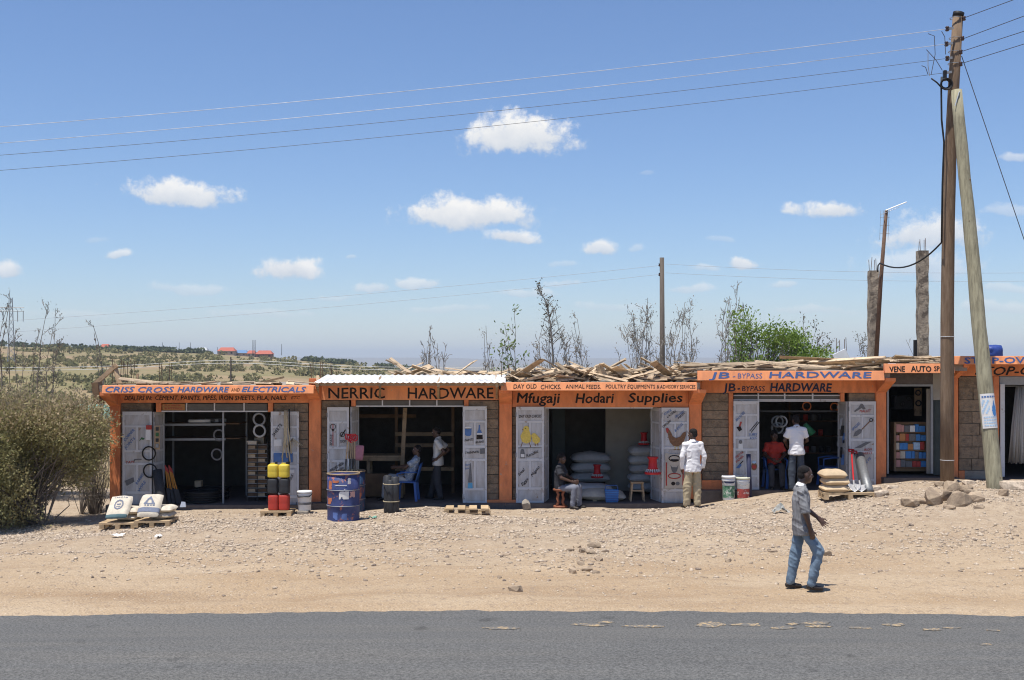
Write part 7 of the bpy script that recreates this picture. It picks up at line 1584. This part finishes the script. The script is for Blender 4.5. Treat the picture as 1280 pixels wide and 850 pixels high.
    for S in 'LR':
        a = V['an' + S]; f_ = V['to' + S].normalized(); q = MB(); sx = EZ.cross(f_).normalized() if abs(f_.z) < .9 else EY
        capsule(q, a - EZ * .05 - f_ * .045, .036, a - EZ * .05 + f_ * .04, .042, sx, 1.05, 14); capsule(q, a - EZ * .055 + f_ * .03, .036, a - EZ * .062 + f_ * .14, .026, sx, 1.5, 14); capsule(q, a - EZ * .04, .036, a - EZ * .005, .036)
        capsule(q, a - EZ * .082 - f_ * .06, .010, a - EZ * .082 + f_ * .155, .010, sx, 4.0, 12)
        fuse(q, 'shoe', shoe, t, .008, 3)
    return t
mat('grey_shirt', (.185, .185, .19), .9, .2, 3, c2=(.27, .27, .28), c2amt=.4, c2scale=5, c2edge=.1, stretch=(9, 9, 1))
mat('white_shirt', (.74, .73, .74), .85, .05, 8); mat('offwhite_shirt', (.62, .61, .58), .85, .1, 30, c2=(.42, .42, .44), c2amt=.25, c2scale=30)
mat('jeans', (.10, .15, .21), .9, .3, 6, 0.3, 60, c2=(.20, .27, .35), c2amt=.4, c2scale=4, c2edge=.22); mat('khaki', (.42, .35, .23), .9, .1, 6); mat('dark_trousers', (.04, .042, .05), .9, .15, 6); mat('navy_trousers', (.055, .068, .09), .9, .15, 6)  # jeans carry paler blue patches painted in as highlights
mat('check_shirt', (.22, .28, .38), .9, .4, 24, c2=(.45, .5, .55), c2amt=.35, c2scale=22); mat('stone_trousers', (.42, .42, .42), .9, .1, 6); mat('black_cloth', (.035, .037, .045), .9, .2, 6); mat('red_cloth', (.50, .05, .035), .85, .12, 8); mat('blue_grey_trousers', (.17, .18, .22), .9, .12, 6)
mat('shoe_brown', (.035, .028, .024), .5, .1)
# the man walking along the verge, seen in profile
gw = G(1004, 738); gw = Vector((PX(1004, 17.0), 17.0, float(ground_h(PX(1004, 17.0), 17.0))))
person('man in grey shirt and blue jeans walking right across the verge, hand held out', tuple(gw + EZ * .005), R(2), dict(
    pelvis=(-.02, 0, .92), waist=(-.035, 0, 1.03), chest=(-.03, 0, 1.27), neck=(-.025, 0, 1.47), head=(.035, 0, 1.622), look=(1, .04, -.06),
    shR=(-.06, -.185, 1.405), elR=(-.03, -.235, 1.10), wrR=(.045, -.22, .865), paR=(0, 1, 0), shL=(-.03, .185, 1.405), elL=(.10, .215, 1.12), wrL=(.27, .17, .985), paL=(-.1, -.75, .6), hd=(0, -.1, -.28),
    hiR=(-.02, -.09, .89), knR=(.185, -.12, .555), anR=(.09, -.105, .105), toR=(1, -.05, -.06), hiL=(-.02, .09, .89), knL=(-.085, .10, .475), anL=(-.155, .10, .10), toL=(1, .05, -.02), curl=.7),
    'grey_shirt', 'jeans', 'shoe_brown', 'elbow', 1.0, .0075, hem=.80, collar='white_shirt', open_hand='L', tw=1.0, shirtseed=2, fold=.013)
# man in white shirt looking into the feed shop, seen from behind
g = G(866, 635); sc = .985
person('man in white shirt and khaki trousers standing by the hen-painted door', tuple(g), R(100), dict(look=(.75, .66, -.1), elL=(-.03, .25, 1.13), wrL=(.03, .24, .88), elR=(-.04, -.25, 1.13), wrR=(.02, -.235, .88), anL=(.03, .13, .09), knL=(.03, .115, .49), anR=(-.02, -.10, .09), toL=(1, .35, 0), toR=(1, -.35, 0)),
    'white_shirt', 'khaki', 'rubber', 'long', sc, .011, hem=.80, collar='white_shirt', tw=1.25, shirtseed=6)
# man in white shirt standing in the second shop
g = Fp(546, 625, F2)
person('man in open white shirt standing inside the second shop, hand on hip', tuple(g + Vector((.02, .15, 0))), R(172), dict(look=(1, .1, -.25), head=(.05, 0, 1.60), chest=(-.01, 0, 1.27), elR=(-.22, -.24, 1.17), wrR=(.0, -.19, .98), elL=(-.2, .25, 1.15), wrL=(0, .18, .98), knR=(.10, -.11, .49), anR=(.20, -.11, .09), anL=(-.08, .13, .09), knL=(.0, .12, .49)),
    'offwhite_shirt', 'dark_trousers', 'rubber', 'short', .96, .012, hem=.82, tw=1.2, shirtseed=9, collar='offwhite_shirt')
# seated man leaning back on the blue chair
c = Fp(509, 626, F2) + EY * .1
SIT = dict(pelvis=(-.02, 0, .54), waist=(-.06, 0, .66), chest=(-.12, 0, .88), neck=(-.15, 0, 1.07), head=(-.11, 0, 1.22), shL=(-.15, .185, 1.02), shR=(-.15, -.185, 1.02), hiL=(0, .09, .52), hiR=(0, -.09, .52), knL=(.42, .12, .53), knR=(.42, -.12, .52), anL=(.46, .12, .10), anR=(.48, -.12, .10))
d = dict(SIT); d.update(chest=(-.16, 0, .86), neck=(-.22, 0, 1.04), head=(-.22, 0, 1.20), look=(1, .2, .05), shL=(-.22, .185, 1.0), shR=(-.22, -.185, 1.0), elL=(.02, .25, .82), wrL=(.26, .16, .80), elR=(.02, -.25, .82), wrR=(.27, -.16, .78), knR=(.44, -.14, .55), anR=(.40, -.14, .10), knL=(.50, .10, .54), anL=(.56, .1, .10))
person('man in blue checked shirt leaning back on a chair in the second shop', tuple(c + EZ * .0), math.pi * .98, d, 'check_shirt', 'stone_trousers', 'rubber', 'short', .95, .012, hem=.88, shirtseed=11)
# seated woman in the feed shop doorway
c = Vector((PX(700.5, 26.56), 26.56, float(ground_h(PX(700.5, 26.5), 26.5))))
d = dict(SIT); d.update(pelvis=(-.02, 0, .50), hiL=(0, .09, .49), hiR=(0, -.09, .49), waist=(-.03, 0, .62), chest=(-.02, 0, .85), neck=(0, 0, 1.03), head=(.04, 0, 1.175), look=(1, -.25, -.1), shL=(0, .17, .98), shR=(0, -.17, .98), elL=(.10, .22, .74), wrL=(.33, .12, .66), elR=(.10, -.22, .74), wrR=(.34, -.10, .64), knL=(.42, .11, .50), knR=(.40, -.13, .49), anL=(.44, .12, .09), anR=(.36, -.14, .09))
person('woman in black top seated on the carved stool in the feed shop doorway', tuple(c), R(-22), d, 'black_cloth', 'blue_grey_trousers', 'shoe_brown', 'short', .92, .011, female=True, hem=.88, hair='back', shirtseed=14)
# seated woman in red and man in white in the fourth shop
c = Fp(971, 611, F4) + EY * .25
d = dict(SIT); d.update(pelvis=(-.02, 0, .55), chest=(-.06, 0, .88), neck=(-.06, 0, 1.06), head=(-.02, 0, 1.21), look=(1, .15, -.05), shL=(-.06, .17, 1.01), shR=(-.06, -.17, 1.01), elL=(.04, .24, .78), wrL=(.26, .1, .68), elR=(.04, -.24, .78), wrR=(.26, -.08, .68))
person('woman in red top seated on a blue chair inside the fourth shop', tuple(c), R(-95), d, 'red_cloth', 'black_cloth', 'rubber', 'short', .97, .011, female=True, hem=.90, hair='back', shirtseed=17)
c = Fp(997, 615, F4)
person('man in white shirt standing with his back turned in the fourth shop', tuple(c + EY * .1), R(95), dict(look=(1, 0, -.3), head=(.05, 0, 1.59), elL=(.04, .26, 1.15), wrL=(.22, .15, 1.02), elR=(.04, -.26, 1.15), wrR=(.22, -.15, 1.02)), 'white_shirt', 'navy_trousers', 'rubber', 'short', .98, .011, hem=.84, tw=1.1, shirtseed=21, collar='white_shirt')
# ---------------------------------------------------------------- thin air haze over the plain
def make_haze():
    m = MB(); m.box(-9500, 9500, -80, 13000, -60, 120)
    M = bpy.data.materials.new('haze_air'); M.use_nodes = True; N = M.node_tree.nodes; L = M.node_tree.links; N.clear()
    v = N.new('ShaderNodeVolumePrincipled'); v.inputs['Color'].default_value = (0.72, 0.82, 0.95, 1); v.inputs['Density'].default_value = 0.00016; v.inputs['Anisotropy'].default_value = 0.0
    o = N.new('ShaderNodeOutputMaterial'); L.new(v.outputs[0], o.inputs['Volume'])
    ob = m.build('haze', M); tag(ob, 'thin bluish haze over the distant plain', 'haze', kind='stuff')
make_haze()
